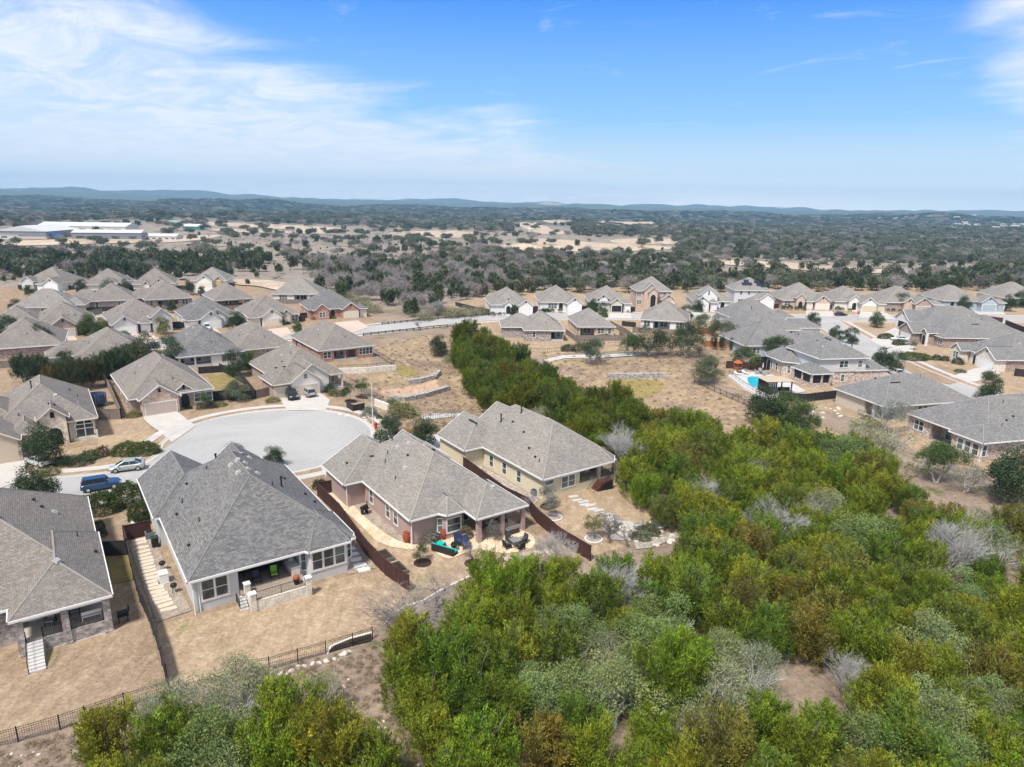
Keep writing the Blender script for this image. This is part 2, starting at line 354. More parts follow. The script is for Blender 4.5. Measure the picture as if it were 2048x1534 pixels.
def sheet(name,pts,off,mat,label=None,cat=None,kind='structure',step=None,flat=False,edge=.0,parent=None,group=None):
    """a surface lying on the ground: world polygon pts, `off` above the ground; edge>0 gives it sides"""
    pts=[(p[0],p[1]) for p in pts]
    if poly_area(pts)<0: pts=pts[::-1]
    xs=[p[0] for p in pts]; ys=[p[1] for p in pts]
    if step is None: step=max(1.5,max(max(xs)-min(xs),max(ys)-min(ys))/26)
    V=[Vector(p) for p in pts]; n=len(pts); E=[(i,(i+1)%n) for i in range(n)]
    if not flat:
        V2=[];E=[]
        for i in range(n):
            a,b=Vector(pts[i]),Vector(pts[(i+1)%n]); k=max(1,int((b-a).length/step))
            for j in range(k): V2.append(a.lerp(b,j/k))
        n=len(V2); E=[(i,(i+1)%n) for i in range(n)]; V=V2
        gx=np.arange(min(xs),max(xs),step); gy=np.arange(min(ys),max(ys),step)
        X,Y=np.meshgrid(gx,gy); X=X.ravel()+.01; Y=Y.ravel()+.013
        ok=inpoly(X,Y,pts); X=X[ok];Y=Y[ok]
        V=V+[Vector((float(a),float(b))) for a,b in zip(X,Y)]
    vo,eo,fo,_,_,_=delaunay_2d_cdt(V,E,[],1,1e-4)
    if flat: zz=[off]*len(vo)
    else: zz=(T(np.array([v.x for v in vo]),np.array([v.y for v in vo]))+off).tolist()
    mb=MB()
    vs=[(v.x,v.y,z) for v,z in zip(vo,zz)]
    for f in fo: mb.poly([vs[i] for i in f])
    if edge>0:
        m_=len(pts)
        bl=[V[i] for i in range(n)]
        for i in range(n):
            a,b=bl[i],bl[(i+1)%n]; za=(off if flat else Tz(a.x,a.y)+off); zb=(off if flat else Tz(b.x,b.y)+off)
            mb.poly([(a.x,a.y,za-edge),(b.x,b.y,zb-edge),(b.x,b.y,zb),(a.x,a.y,za)])
    o=mb.build(name,mat,parent)
    if parent is None: tag(o,label,cat,group,kind)
    return o
def offset_line(pts,d):
    out=[]; n=len(pts)
    for i in range(n):
        a=Vector(pts[max(i-1,0)][:2]); b=Vector(pts[min(i+1,n-1)][:2]); t=(b-a).normalized(); out.append((pts[i][0]-t.y*d,pts[i][1]+t.x*d))
    return out
def strip(name,pts,d0,d1,off,mat,h=0,kind='structure',label=None,cat=None,parent=None):
    A=offset_line(pts,d0); B=offset_line(pts,d1); mb=MB()
    if d0>d1: A,B=B,A
    zA=[Tz(*p)+off for p in A]; zB=[Tz(*p)+off for p in B]
    for i in range(len(A)-1):
        a=(A[i][0],A[i][1],zA[i]); b=(A[i+1][0],A[i+1][1],zA[i+1]); c=(B[i+1][0],B[i+1][1],zB[i+1]); d=(B[i][0],B[i][1],zB[i])
        mb.poly([a,b,c,d])
        if h>0:
            lo=lambda p:(p[0],p[1],p[2]-h)
            mb.poly([lo(a),lo(b),b,a]); mb.poly([lo(c),lo(d),d,c])
    o=mb.build(name,mat,parent)
    if parent is None: tag(o,label,cat,None,kind)
    return o

# ------------------------------------------------------------------ houses
def clip2(poly,fn):
    out=[]; n=len(poly)
    for i in range(n):
        a,b=poly[i],poly[(i+1)%n]; fa,fb=fn(a),fn(b)
        if fa>=-1e-9: out.append(a)
        if (fa>1e-9 and fb<-1e-9) or (fa<-1e-9 and fb>1e-9):
            t=fa/(fa-fb); out.append((a[0]+(b[0]-a[0])*t,a[1]+(b[1]-a[1])*t))
    return out
class Wing:
    """convex roof footprint (eave outline, ccw); edges listed in gab end in a gable"""
    def __init__(s,poly,z,slope=.68,gab=(),zcap=None):
        if poly_area(poly)<0: raise ValueError('cw')
        s.p=poly; s.z=z; s.g=set(gab); s.pl=[]
        n=len(poly)
        for i in range(n):
            a,b=poly[i],poly[(i+1)%n]; L=math.hypot(b[0]-a[0],b[1]-a[1]); nx,ny=-(b[1]-a[1])/L,(b[0]-a[0])/L
            k=slope[i] if isinstance(slope,(list,tuple)) else slope
            s.pl.append(None if i in s.g else (k*nx,k*ny,z-k*(nx*a[0]+ny*a[1])))
    def h(s,p,skip=None): return min(q[0]*p[0]+q[1]*p[1]+q[2] for q in s.pl if q)
    def faces(s):
        for i,q in enumerate(s.pl):
            if not q: continue
            poly=list(s.p)
            for j,r in enumerate(s.pl):
                if r and j!=i: poly=clip2(poly,lambda p: (r[0]-q[0])*p[0]+(r[1]-q[1])*p[1]+(r[2]-q[2]))
                if len(poly)<3: break
            if len(poly)>=3 and abs(poly_area(poly))>1e-4: yield i,q,poly
def rect(x0,y0,x1,y1): return [(x0,y0),(x1,y0),(x1,y1),(x0,y1)]
TH=.16
def wall_top(w,a,b,drop):
    ts={0.,1.}; P_=[q for q in w.pl if q]
    f=lambda q,p:q[0]*p[0]+q[1]*p[1]+q[2]
    for i in range(len(P_)):
        for j in range(i):
            da=f(P_[i],a)-f(P_[j],a); db=f(P_[i],b)-f(P_[j],b)
            if da*db<0: ts.add(da/(da-db))
    out=[]
    for t in sorted(ts):
        p=(a[0]+(b[0]-a[0])*t,a[1]+(b[1]-a[1])*t); out.append((p[0],p[1],w.h(p)-drop))
    return out
def shrink(poly,d):
    """move every edge of a convex ccw polygon inwards; d a number or one per edge"""
    n=len(poly); L=[]
    for i in range(n):
        a,b=poly[i],poly[(i+1)%n]; l=math.hypot(b[0]-a[0],b[1]-a[1]); nx,ny=-(b[1]-a[1])/l,(b[0]-a[0])/l
        k=d[i] if isinstance(d,(list,tuple)) else d
        L.append((nx,ny,nx*a[0]+ny*a[1]+k))
    out=[]
    for i in range(n):
        a=L[i-1];b=L[i]; D=a[0]*b[1]-a[1]*b[0]; out.append(((a[2]*b[1]-a[1]*b[2])/D,(a[0]*b[2]-a[2]*b[0])/D))
    return out
class House:
    def __init__(s,label,N,ang,roof=R_brown,tr=trim,zg=0.,ze=3.0,name='house',cat='house',group=None,world=False):
        x,y=N if world else P(N[0],N[1],ze)
        s.root=empty(name,(x,y,zg),R(ang),label,cat,group); s.roofm=roof; s.tr=tr; s.zg=zg; s.ze=ze; s.a=R(ang)
        s.x0,s.y0=x,y; s.rw=[]; s.dz=0; s.wl={}
        s.roofo=None
    def W(s,x,y):
        c,k=math.cos(s.a),math.sin(s.a); return (s.x0+x*c-y*k,s.y0+x*k+y*c)
    def wing(s,poly,z=None,slope=.68,gab=(),wall='auto',wm=None,inset=.45,ginset=.3,roofm=None,z0=-.8):
        s.dz+=.004; z=(s.ze if z is None else z)+s.dz
        if len(poly)==4 and not isinstance(poly[0],(tuple,list)): poly=rect(*poly)
        w=Wing(poly,z,slope,gab); s.rw.append((w,roofm or s.roofm))
        if wall=='auto':
            ins=[ginset if i in w.g else inset for i in range(len(poly))]
            s.wall(shrink(poly,ins),w,wm,z0)
        elif wall: 
            for q in wall: s.wall(rect(*q) if not isinstance(q[0],(tuple,list)) else q,w,wm,z0)
        return w
    def wall(s,poly,w,wm,z0=-.8,z1=None):
        mb=s.wl.setdefault(wm.name,(MB(),wm))[0]; n=len(poly)
        for i in range(n):
            a,b=poly[i],poly[(i+1)%n]
            if w is None: top=[(a[0],a[1],z1),(b[0],b[1],z1)]
            else: top=wall_top(w,a,b,TH+.02)
            mb.poly([(a[0],a[1],z0),(b[0],b[1],z0)]+top[::-1])
        if w is None: mb.poly([(p[0],p[1],z1) for p in poly])
    def finish(s):
        bym={}
        for w,m in s.rw: bym.setdefault(m.name,(m,[]))[1].append(w)
        first=None
        for m,ws in bym.values():
            rb=MB(); fb=MB()
            for w in ws:
                n=len(w.p)
                for i,q,poly in w.faces():
                    a,b=w.p[i],w.p[(i+1)%n]; L=math.hypot(b[0]-a[0],b[1]-a[1]); tx,ty=(b[0]-a[0])/L,(b[1]-a[1])/L
                    k=math.hypot(q[0],q[1]); sl=math.hypot(1,k)
                    pts=[(p[0],p[1],q[0]*p[0]+q[1]*p[1]+q[2]) for p in poly]
                    uv=[((p[0]-a[0])*tx+(p[1]-a[1])*ty,((p[0]-a[0])*-ty+(p[1]-a[1])*tx)*sl) for p in poly]
                    rb.poly(pts,uv); rb.poly([(p[0],p[1],p[2]-TH) for p in pts[::-1]])
                for i in range(n):
                    a,b=w.p[i],w.p[(i+1)%n]; L=math.hypot(b[0]-a[0],b[1]-a[1]); ox,oy=(b[1]-a[1])/L*.09,-(b[0]-a[0])/L*.09
                    tp=wall_top(w,a,b,0)
                    for p,r in zip(tp[:-1],tp[1:]):
                        po=(p[0]+ox,p[1]+oy); ro=(r[0]+ox,r[1]+oy)
                        fb.poly([(*po,p[2]-TH-.03),(*ro,r[2]-TH-.03),(*ro,r[2]+.015),(*po,p[2]+.015)])
                        fb.poly([(*po,p[2]+.015),(*ro,r[2]+.015),(r[0],r[1],r[2]+.015),(p[0],p[1],p[2]+.015)])
                        fb.poly([(p[0],p[1],p[2]-TH-.03),(r[0],r[1],r[2]-TH-.03),(*ro,r[2]-TH-.03),(*po,p[2]-TH-.03)])
            ro=rb.build('roof',m,s.root); fb.build('fascia',s.tr,ro)
            cb=MB(); seen=set()
            for w in ws:
                for i,q,poly in w.faces():
                    for a,b in zip(poly,poly[1:]+poly[:1]):
                        mx,my=(a[0]+b[0])/2,(a[1]+b[1])/2
                        if w.h((mx,my))<w.z+.06: continue
                        k=(round(mx,2),round(my,2))
                        if k in seen or math.hypot(a[0]-b[0],a[1]-b[1])<.3: continue
                        seen.add(k)
                        if any(abs((w.p[j][0]-w.p[(j+1)%len(w.p)][0])*(my-w.p[j][1])-(w.p[j][1]-w.p[(j+1)%len(w.p)][1])*(mx-w.p[j][0]))<.02 for j in w.g): continue
                        if any(o is not w and inpoly(np.array([mx]),np.array([my]),o.p)[0] and o.h((mx,my))>w.h((mx,my))+.05 for o,_ in s.rw) and math.hypot(a[0]-b[0],a[1]-b[1])<2: continue
                        cb.tube((a[0],a[1],w.h(a)-.02),(b[0],b[1],w.h(b)-.02),.085,n=6,cap=False)
            if cb.f: cb.build('ridge_cap',RC[m.name],ro)
            if first is None: first=ro
        for mb,m in s.wl.values(): mb.build('wall',m,s.root)
        s.roofo=first; return s
    # ---- openings: p=(x,y) on the wall, d=facing angle (deg, local), z=sill height
    def fr(s,p,d,mb,w,h,z,t,fw=.12,bars=()):
        a=R(d); nx,ny=math.cos(a),math.sin(a); tx,ty=-ny,nx
        def bx(u0,u1,v0,v1,dep):
            cx,cz=(u0+u1)/2,(v0+v1)/2
            mb.box((p[0]+tx*cx+nx*dep/2,p[1]+ty*cx+ny*dep/2,cz),(abs(dep),u1-u0,v1-v0),a)
        return bx
    def window(s,p,d,w=.9,h=1.5,z=.9,n=1,fm=None,split=True,fw=.13,dark=False):
        mb=MB(); bx=s.fr(p,d,mb,w,h,z,.1); W_=w*n+fw*(n+1); u=-W_/2
        bx(-W_/2,W_/2,z-fw,z,.08); bx(-W_/2,W_/2,z+h,z+h+fw,.08)
        for i in range(n+1): bx(u,u+fw,z,z+h,.07); u+=w+fw
        u=-W_/2+fw
        for i in range(n):
            if split: bx(u,u+w,z+h*.5-.03,z+h*.5+.03,.055)
            u+=w+fw
        fo=mb.build('window',fm or s.tr,s.root)
        g=MB(); bx=s.fr(p,d,g,w,h,z,.1); u=-W_/2+fw
        for i in range(n): bx(u,u+w,z,z+h,.03); u+=w+fw
        g.build('pane',glass,fo); return fo
    def garage(s,p,d,w=4.9,h=2.2,m=None,z=0.,color=None):
        mb=MB(); bx=s.fr(p,d,mb,w,h,0,.1)
        bx(-w/2,w/2,z,z+h,.04)
        o=mb.build('garage_door',m or creamtrim,s.root,color=color)
        pb=MB(); bx=s.fr(p,d,pb,w,h,0,.1); nc=int(round(w/.62)); 
        for r in range(4):
            for c in range(nc): bx(-w/2+(c+.12)*w/nc,-w/2+(c+.88)*w/nc,z+h*(r+.14)/4,z+h*(r+.86)/4,.06)
        pb.build('door_panel',m or creamtrim,o,color=color)
        fb=MB(); bx=s.fr(p,d,fb,w,h,0,.1); bx(-w/2-.15,-w/2,z,z+h+.15,.07); bx(w/2,w/2+.15,z,z+h+.15,.07); bx(-w/2,w/2,z+h,z+h+.15,.07)
        fb.build('door_frame',s.tr,o); return o
    def door(s,p,d,w=1.,h=2.1,m=None,z=0.1):
        mb=MB(); bx=s.fr(p,d,mb,w,h,0,.1); bx(-w/2,w/2,z,z+h,.05); bx(-w/2+.15,w/2-.15,z+.2,z+.95,.07); bx(-w/2+.15,w/2-.15,z+1.1,z+h-.15,.07)
        o=mb.build('door',m or blackp_m,s.root); return o
    def vent(s,p,d,z,w=.45,h=.7):
        mb=MB(); bx=s.fr(p,d,mb,w,h,0,.1); bx(-w/2,w/2,z,z+h,.05); mb.build('gable_vent',blackp_m,s.root)
    def arch(s,p,d,w=1.6,h=2.6,z=.1,m=None,name='entry_arch'):
        mb=MB(); a=R(d); nx,ny=math.cos(a),math.sin(a); tx,ty=-ny,nx
        pts=[(-w/2,z),(w/2,z),(w/2,z+h-w/2)]+[(w/2*math.cos(t),z+h-w/2+w/2*math.sin(t)) for t in [math.pi*k/8 for k in range(1,8)]]+[(-w/2,z+h-w/2)]
        f=lambda u,v,k:(p[0]+tx*u+nx*k,p[1]+ty*u+ny*k,v)
        mb.poly([f(u,v,.03) for u,v in pts]); mb.build(name,m or blackp_m,s.root)
        tb=MB()
        for (u0,v0),(u1,v1) in zip(pts[2:-1],pts[3:]):
            k=1.13; c=z+h-w/2
            tb.poly([f(u0,v0,.06),f(u1,v1,.06),f(u1*k,c+(v1-c)*k,.06),f(u0*k,c+(v0-c)*k,.06)][::-1])
        tb.build('arch_trim',s.tr,s.root)
    def column(s,x,y,w=.35,z0=-.1,z1=None,m=None):
        MB().box((x,y,(z0+z1)/2),(w,w,z1-z0)).box((x,y,z0+.15),(w*1.25,w*1.25,.3)).build('porch_column',m,s.root)
    def beam(s,x0,y0,x1,y1,z,h=.35,w=.25,m=None):
        L=math.hypot(x1-x0,y1-y0); MB().box(((x0+x1)/2,(y0+y1)/2,z-h/2),(L,w,h),math.atan2(y1-y0,x1-x0)).build('porch_beam',m or s.tr,s.root)
    def slab(s,poly,z,m=None,h=1.,name='porch_floor'):
        MB().prism(poly,z-h,z).build(name,m or conc_m,s.root)
    def zroof(s,x,y):
        z=-1
        for w,_ in s.rw:
            if inpoly(np.array([x]),np.array([y]),w.p)[0]: z=max(z,w.h((x,y)))
        return z
    def grad(s,x,y):
        e=.05; return Vector((-(s.zroof(x+e,y)-s.zroof(x-e,y))/(2*e),-(s.zroof(x,y+e)-s.zroof(x,y-e))/(2*e),1)).normalized()
    def rvent(s,x,y,kind='box',m=None):
        z=s.zroof(x,y); n=s.grad(x,y)
        if kind=='box': mb=MB().box((0,0,.11),(.46,.46,.16),0,.85).box((0,0,.02),(.6,.6,.03)); name='roof_vent'
        elif kind=='cap': mb=MB().box((0,0,.1),(.32,.3,.2),0,.7); name='roof_vent'
        elif kind=='ridge': mb=MB().box((0,0,.05),(2.2,.25,.1)); name='ridge_vent'
        elif kind=='flue': mb=MB().tube((0,0,-.1),(0,0,1.0),.09,n=10).tube((0,0,1.0),(0,0,1.2),.14,n=10).tube((0,0,-.02),(0,0,.06),.22,.12,n=10); name='flue_pipe'
        else: mb=MB().tube((0,0,-.1),(0,0,.45),.05,n=8).tube((0,0,-.02),(0,0,.05),.14,.08,n=8); name='vent_pipe'
        o=mb.build(name,m or (metal_m if kind=='box' else blackp_m),s.roofo,loc=(x,y,z))
        if kind in('box','cap','ridge'):
            yaw=math.atan2(n.y,n.x); o.rotation_mode='QUATERNION'; o.rotation_quaternion=Vector((0,0,1)).rotation_difference(n)@Matrix.Rotation(yaw+math.pi/2,3,'Z').to_quaternion()
        return o
    def steps(s,x0,x1,y0,z,dirn=-1,n=4,run=.3,m=None,name='steps'):
        mb=MB(); 
        for i in range(n):
            zz=z*(n-i)/(n+1); mb.box(((x0+x1)/2,y0+dirn*run*(i+.5),zz/2-.2),(x1-x0,run-.003,zz+.4))
        mb.build(name,m or concw_m,s.root)
    def railing(s,pts,z,h=.95,step=.13,name='railing',m=None,gap=.08):
        mb=MB(); pk=MB()
        for (ax,ay),(bx,by) in zip(pts[:-1],pts[1:]):
            mb.tube((ax,ay,z+h),(bx,by,z+h),.03,n=4); mb.tube((ax,ay,z+gap),(bx,by,z+gap),.02,n=4)
            L=math.hypot(bx-ax,by-ay); k=max(1,int(L/step))
            for i in range(k+1):
                t=i/k; pk.tube((ax+(bx-ax)*t,ay+(by-ay)*t,z+gap),(ax+(bx-ax)*t,ay+(by-ay)*t,z+h),.012,n=3,cap=False)
        for (ax,ay) in pts: mb.tube((ax,ay,z),(ax,ay,z+h+.05),.035,n=4)
        o=mb.build(name,m or black_m,s.root); pk.build('baluster',m or black_m,o); return o
def near(a,b): return abs(a-b)<1e-6

YARD=[]; REAR=[]
def front_house(label,N,ang,w,d,gar,wm,roof=R_brown,gm=None,ent=None,ze=3.,gy=0,my=3.,third=None,slope=.66,wm2=None,tr=trim,wins=(),hipmain=True,zg=0.,group=None,open_gar=False,gslope=None,side=None,entm=None,doorx=None,small=True,vz=None,gd=7.):
    """house seen from its street side (local -y); gar=(x0,x1) gabled garage wing"""
    h=House(label,N,ang,roof,tr,zg,ze,group=group); wm2=wm2 or wm; side=side or wm
    h.wing((0,my,w,d),ze,slope,wm=side)
    g0,g1=gar; gs=gslope or .75
    h.wing((g0,gy,g1,my+(g1-g0)/2*gs/slope+2.),ze,gs,gab=(0,),wm=wm)
    gw=g1-g0-1.3
    h.garage(((g0+g1)/2,gy+.3),-90,min(gw,4.9),2.2,m=gm)
    if open_gar:
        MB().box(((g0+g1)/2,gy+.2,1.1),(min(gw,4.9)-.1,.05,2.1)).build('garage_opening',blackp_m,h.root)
    h.vent(((g0+g1)/2,gy+.3),-90,ze+(g1-g0)/2*gs*.42 if vz is None else vz)
    if third:
        t0,t1=third[:2]; h.wing((t0,gy+.8,t1,my+3.5),ze-.1,slope,wm=wm); h.garage(((t0+t1)/2,gy+.8+.45),-90,min(t1-t0-1.2,2.6),2.2,m=gm)
    if ent:
        e0,e1,ey=ent[:3]; ez=ent[3] if len(ent)>3 else ze+.4
        h.wing((e0,ey,e1,my+(e1-e0)/2+1.5),ez,.85,gab=(0,),wm=entm or wm2)
        if len(ent)>4 and ent[4]=='arch': h.arch(((e0+e1)/2,ey+.3),-90,1.5,2.7)
        elif len(ent)>4 and ent[4]=='win': h.window(((e0+e1)/2,ey+.3),-90,.9,1.6,.8,2)
        elif len(ent)>4 and ent[4]=='archwin': h.arch(((e0+e1)/2,ey+.3),-90,1.9,2.4,.6,glass,'arched_window')
        else: h.vent(((e0+e1)/2,ey+.3),-90,ez+.3)
        if len(ent)>5: h.vent(((e0+e1)/2,ey+.3),-90,ez+ent[5])
    for q in wins: h.window((q[0],my+.45 if len(q)<3 else q[2]),-90,.9,1.6,.8,q[1])
    if doorx is not None: h.arch((doorx,my+.45),-90,1.4,2.5)
    for k in (.25,.45,.7): h.window((w-.45,my+(d-my)*k),0,.8,1.3,1.0,1)
    for k in (.3,.6): h.window((.45,my+(d-my)*k),180,.8,1.3,1.0,1)
    h.finish()
    YARD.append((h,label,w,d,g0,g1,gy,my))
    if small:
        for q in ((w*.3,d*.6),(w*.62,d*.75)): h.rvent(*q,'box')
        h.rvent(w*.55,my+w*.2,'pipe'); h.rvent(w*.2,d*.5,'pipe')
    return h
def rear_house(label,N,ang,w,d,wm,roof=R_brown,porch=None,wins=(),ze=3.,slope=.66,tr=trim,zg=0.,ext=None,colm=None,side=None,pd=3.2,back=None,fl=.25):
    """house seen from its garden side (local -y); porch=(x0,x1) recessed under the main roof"""
    h=House(label,N,ang,roof,tr,zg,ze); side=side or wm
    wl=[]
    i=.45
    if porch:
        a,b=porch
        if a>i+.1: wl.append((i,i,a,d-i))
        if b<w-i-.1: wl.append((b,i,w-i,d-i))
        wl.append((max(a,i),pd,min(b,w-i),d-i))
        # trim the blocks so that no two walls share a plane
        wl=[(x0,y0,x1,y1-.01*k) for k,(x0,y0,x1,y1) in enumerate(wl)]
        h.wing((0,0,w,d),ze,slope,wall=wl,wm=wm)
        h.slab(rect(a,i-.1,b,pd+.2),fl)
        h.beam(max(a,i),i+.12,min(b,w-i),i+.12,ze-.18,.35,.25,tr)
        for x in ([a+.2] if a<i+.2 else [])+([b-.2] if b>w-i-.2 else [])+([(a+b)/2] if b-a>5 else []): h.column(x,i+.12,.35,-.5,ze-.5,colm or wm)
        h.window(((a+b)/2+.6,pd),-90,1.0,1.7,fl+.3,2 if b-a>4 else 1); h.door((a+.9,pd),-90,.9,2.1,z=fl)
    else: h.wing((0,0,w,d),ze,slope,wm=wm)
    for q in wins: h.window((q[0],i),-90,q[2] if len(q)>2 else .85,1.5,.95,q[1])
    if ext:
        for e in ext: h.wing(e[0],ze,slope,gab=e[1] if len(e)>1 else (),wm=wm)
    for k in (.2,.4,.65,.85): h.window((w-i,d*k),0,.8,1.3,1.0,1)
    for k in (.2,.45,.7): h.window((i,d*k),180,.8,1.3,1.0,1)
    h.finish()
    REAR.append((h,label,w,d))
    for q in ((w*.3,d*.55),(w*.42,d*.62),(w*.7,d*.5)): h.rvent(*q,'box')
    h.rvent(w*.55,w*.22,'pipe'); h.rvent(w*.22,d*.4,'pipe'); h.rvent(w*.75,d*.35,'pipe')
    return h

# ================================================================== HOUSES
GY_siding=plain('warm_gray_paint',(.52,.50,.46),.8,0,.05)
def rv(h,spec):
    for q in spec: h.rvent(*q)
# ---- near house with gray shingle roof
h=House('white-gray sided house with wide charcoal shingle roof and railed rear patio',(375,1165),35,R_gray,trim,0,3.6)
h1=h
h.wing((0,0,15.9,24),3.6,.74,wall=[(.5,.6,4.4,23.4),(4.41,4.6,10.3,23.3),(10.31,.8,15.4,23.5)],wm=S_lg)
h.wing([(10.1,1.0),(10.9,-.5),(15.2,-.5),(16.1,1.0),(16.1,7),(10.1,7)],3.6,.74,wall=None)
h.wall([(10.5,1.2),(11.1,.02),(14.9,.02),(15.6,1.2),(15.6,3),(10.5,3)],None,S_lg,-.8,3.45)
h.wing((-.6,15.5,7.4,28.6),3.6,.74,gab=(2,),wm=S_lg); h.wing((7.0,16,14.,28.2),3.6,.8,gab=(2,),wm=S_lg)
fl=1.0
h.slab([(4.42,-.3),(10.28,-.3),(10.28,4.58),(4.42,4.58)],fl,plain('patio_tile',(.30,.24,.19),.8,0,.2,2.5),1.5)
h.slab([(5.1,-2.1),(10.0,-2.1),(10.0,-.3),(5.1,-.3)],fl-.004,MATS['patio_tile'],1.5)
mb=MB().box((7.55,-2.2,.35),(4.9,.3,1.6)).box((10.1,-1.4,.35),(.3,1.6,1.6)).box((4.95,-1.2,.35),(.3,1.9,1.6)); mb.build('patio_wall',B_white,h.root)
for x,y in ((4.95,-2.2),(10.12,-2.2),(4.95,-.2)):
    o=MB().box((x,y,.75),(.5,.5,2.4)).build('patio_pillar',B_white,h.root); MB().box((x,y,2.0),(.62,.62,.1)).build('pillar_cap',trim,o)
h.railing([(5.3,-2.2),(7.55,-2.2),(9.8,-2.2)],1.15,.85); h.railing([(3.9,-.3),(3.9,-1.6)],.4,.95)
h.steps(3.95,4.7,-.1,fl,-1,5,.3)
h.beam(4.4,.55,10.4,.55,3.55,.45,.3,trim)
h.window((2.3,.6),-90,1.0,1.9,1.1,2,fw=.2); 
h.window((13.0,.02),-90,.95,1.9,1.25,3,fw=.22)
h.window((10.8,.61),-117,.75,1.9,1.25,1,fw=.16); h.window((15.25,.61),-60,.75,1.9,1.25,1,fw=.16)
h.window((7.4,4.6),-90,1.0,1.9,1.2,3,fw=.16); h.door((5.2,4.6),-90,.95,2.1,m=trim,z=fl)
for yy in (6,11,15): h.window((.5,yy),180,.8,1.2,1.5,1)
h.window((15.4,9),0,.8,1.3,1.2,1)
MB().tube((.42,.42,0),(.42,.42,3.4),.06,n=6).tube((.42,.42,0),(.3,.0,-.05),.06,n=6).build('downspout',white_m,h.root)
MB().tube((.9,.52,0),(.9,.52,3.4),.06,n=6).build('downspout',white_m,h.root)
h.finish()
for q in ((7.2,13.2,'box'),(7.9,13.0,'box'),(8.6,12.8,'box'),(7.3,10.4,'box'),(8.3,10.3,'box'),(9.2,10.2,'box'),(9.2,17.5,'box'),(10.1,17.2,'box')): h.rvent(*q)
for q in ((3.3,17.5,'cap'),(1.4,13.,'cap'),(1.2,5.4,'cap'),(13.,14,'cap'),(14.2,10.4,'cap'),(14.6,8.5,'cap'),(2.2,14.4,'pipe'),(2.7,8.,'pipe'),(5.4,17,'pipe'),(10,7.6,'pipe'),(11.3,9,'flue'),(6.8,19,'flue')): h.rvent(*q)
# ---- mauve house
h=House('mauve stucco house with covered porch of square columns and brown-gray roof',(820,1042),35,R_tan,trim,0,3.3); h2=h
h.wing((0,0,13.0,21),3.3,.72,wall=[(.45,.5,6.7,20.6),(6.71,2.2,12.5,20.5)],wm=st_pink)
h.wing([(3.3,.4),(4.1,-.95),(6.4,-.95),(7.1,.4),(7.1,5),(3.3,5)],3.3,.72,wall=None)
h.wall([(3.6,.6),(4.3,-.45),(6.2,-.45),(6.75,.5),(6.75,2),(3.6,2)],None,st_pink,-.8,3.15)
h.wing((6.4,-3.5,13.5,5.5),3.25,.66,wall=None)
h.wing((-2.4,13.2,9.0,21.0),3.3,[.72,.58,.58,.58],gab=(2,),wm=st_pink)
h.wing((6.5,14,13.4,22.2),3.3,.7,gab=(2,),wm=st_pink)
h.slab([(6.6,-3.2),(13.2,-3.2),(13.2,2.2),(6.76,2.2)],.15,flag_m)
for x in (7.0,10.1,13.0): h.column(x,-3.0,.5,-.2,3.05,st_pink)
h.column(13.0,.2,.5,-.2,3.05,st_pink)
MB().box((11.5,-3.0,.35),(2.5,.2,1.0)).build('porch_wall',st_pink,h.root)
h.beam(6.7,-3.0,13.3,-3.0,3.12,.4,.4,st_pink); h.beam(6.95,-2.8,6.95,.4,3.10,.4,.4,st_pink)
h.beam(13.05,-2.8,13.05,2,3.10,.4,.4,st_pink)
h.window((5.25,-.45),-90,1.7,1.6,.9,1,fw=.16); h.window((3.95,.07),-124,.8,1.6,.9,1,fw=.13); h.window((6.5,.02),-60,.6,1.6,.9,1,fw=.13)
h.window((9.4,2.2),-90,1.1,2.0,.4,3,fw=.12); h.door((7.7,2.2),-90,.9,2.1,m=blackp_m,z=.15)
for yy in (4.6,6.7,11.5): h.window((.45,yy),180,.95,1.7,.9,1,fw=.15)
for x,y in ((.38,.4),(-2.05,13.3)): MB().tube((x,y,0),(x,y,3.1),.06,n=6).build('downspout',white_m,h.root)
h.finish()
for q in ((5.9,12.,'box'),(4.9,13.2,'box'),(7.2,10.2,'box'),(7.7,10.8,'box'),(3.6,8.4,'box'),(10.4,-.6,'box'),(-.4,17,'cap'),(2.9,12.6,'pipe'),(2.2,8.2,'pipe'),(3.8,13.8,'pipe'),(5.2,15.4,'pipe'),(4.2,17,'flue'),(4.8,10.,'cap'),(2.6,15.8,'ridge'),(10,13,'cap'),(9,11.5,'cap'),(11.2,3.,'ridge')): h.rvent(*q)
# ---- cream house
h=House('cream stucco house with dark red deck stairs beside the wooded slope',(1086,955),35,R_tan,trim,-.3,3.5); h3=h
h.wing([(0,0),(12.3,0),(13.8,1.6),(13.8,23),(0,23)],3.5,.70,wall=[(.5,.5,6.6,22.4),(6.61,3.2,13.2,22.3)],wm=st_cream,z0=-1.8)
h.wing((-3.0,14.4,6.6,22.6),3.45,[.7,.62,.62,.62],gab=(2,),wm=st_cream,z0=-1.8); h.wing((6,17,13.6,25.5),3.45,.68,gab=(2,),wm=st_cream,z0=-1.8)
h.slab([(6.6,.5),(13.2,.5),(13.2,3.2),(6.6,3.2)],1.35,st_cream,3.2)
for x,y in ((13.0,.75),(10.2,.75)): h.column(x,y,.4,-1.8,3.3,st_cream)
h.beam(6.5,.7,13.3,.7,3.4,.35,.3,st_cream)
h.window((4.6,.5),-90,1.0,1.5,1.35,2,fw=.16); h.window((1.4,.5),-90,1.3,.5,2.4,1,split=False)
h.window((8.6,3.2),-90,1.0,1.7,1.5,2); h.door((11.4,3.2),-90,1.8,2.1,z=1.35,m=blackp_m)
for yy in (5.9,9.4,12.7): h.window((.5,yy),180,.9,1.6,.95,1,fw=.15)
h.railing([(6.8,.6),(8.4,.6)],1.35,.9,.1); h.railing([(10.6,.6),(12.8,.6)],1.35,.9,.1)
mb=MB()
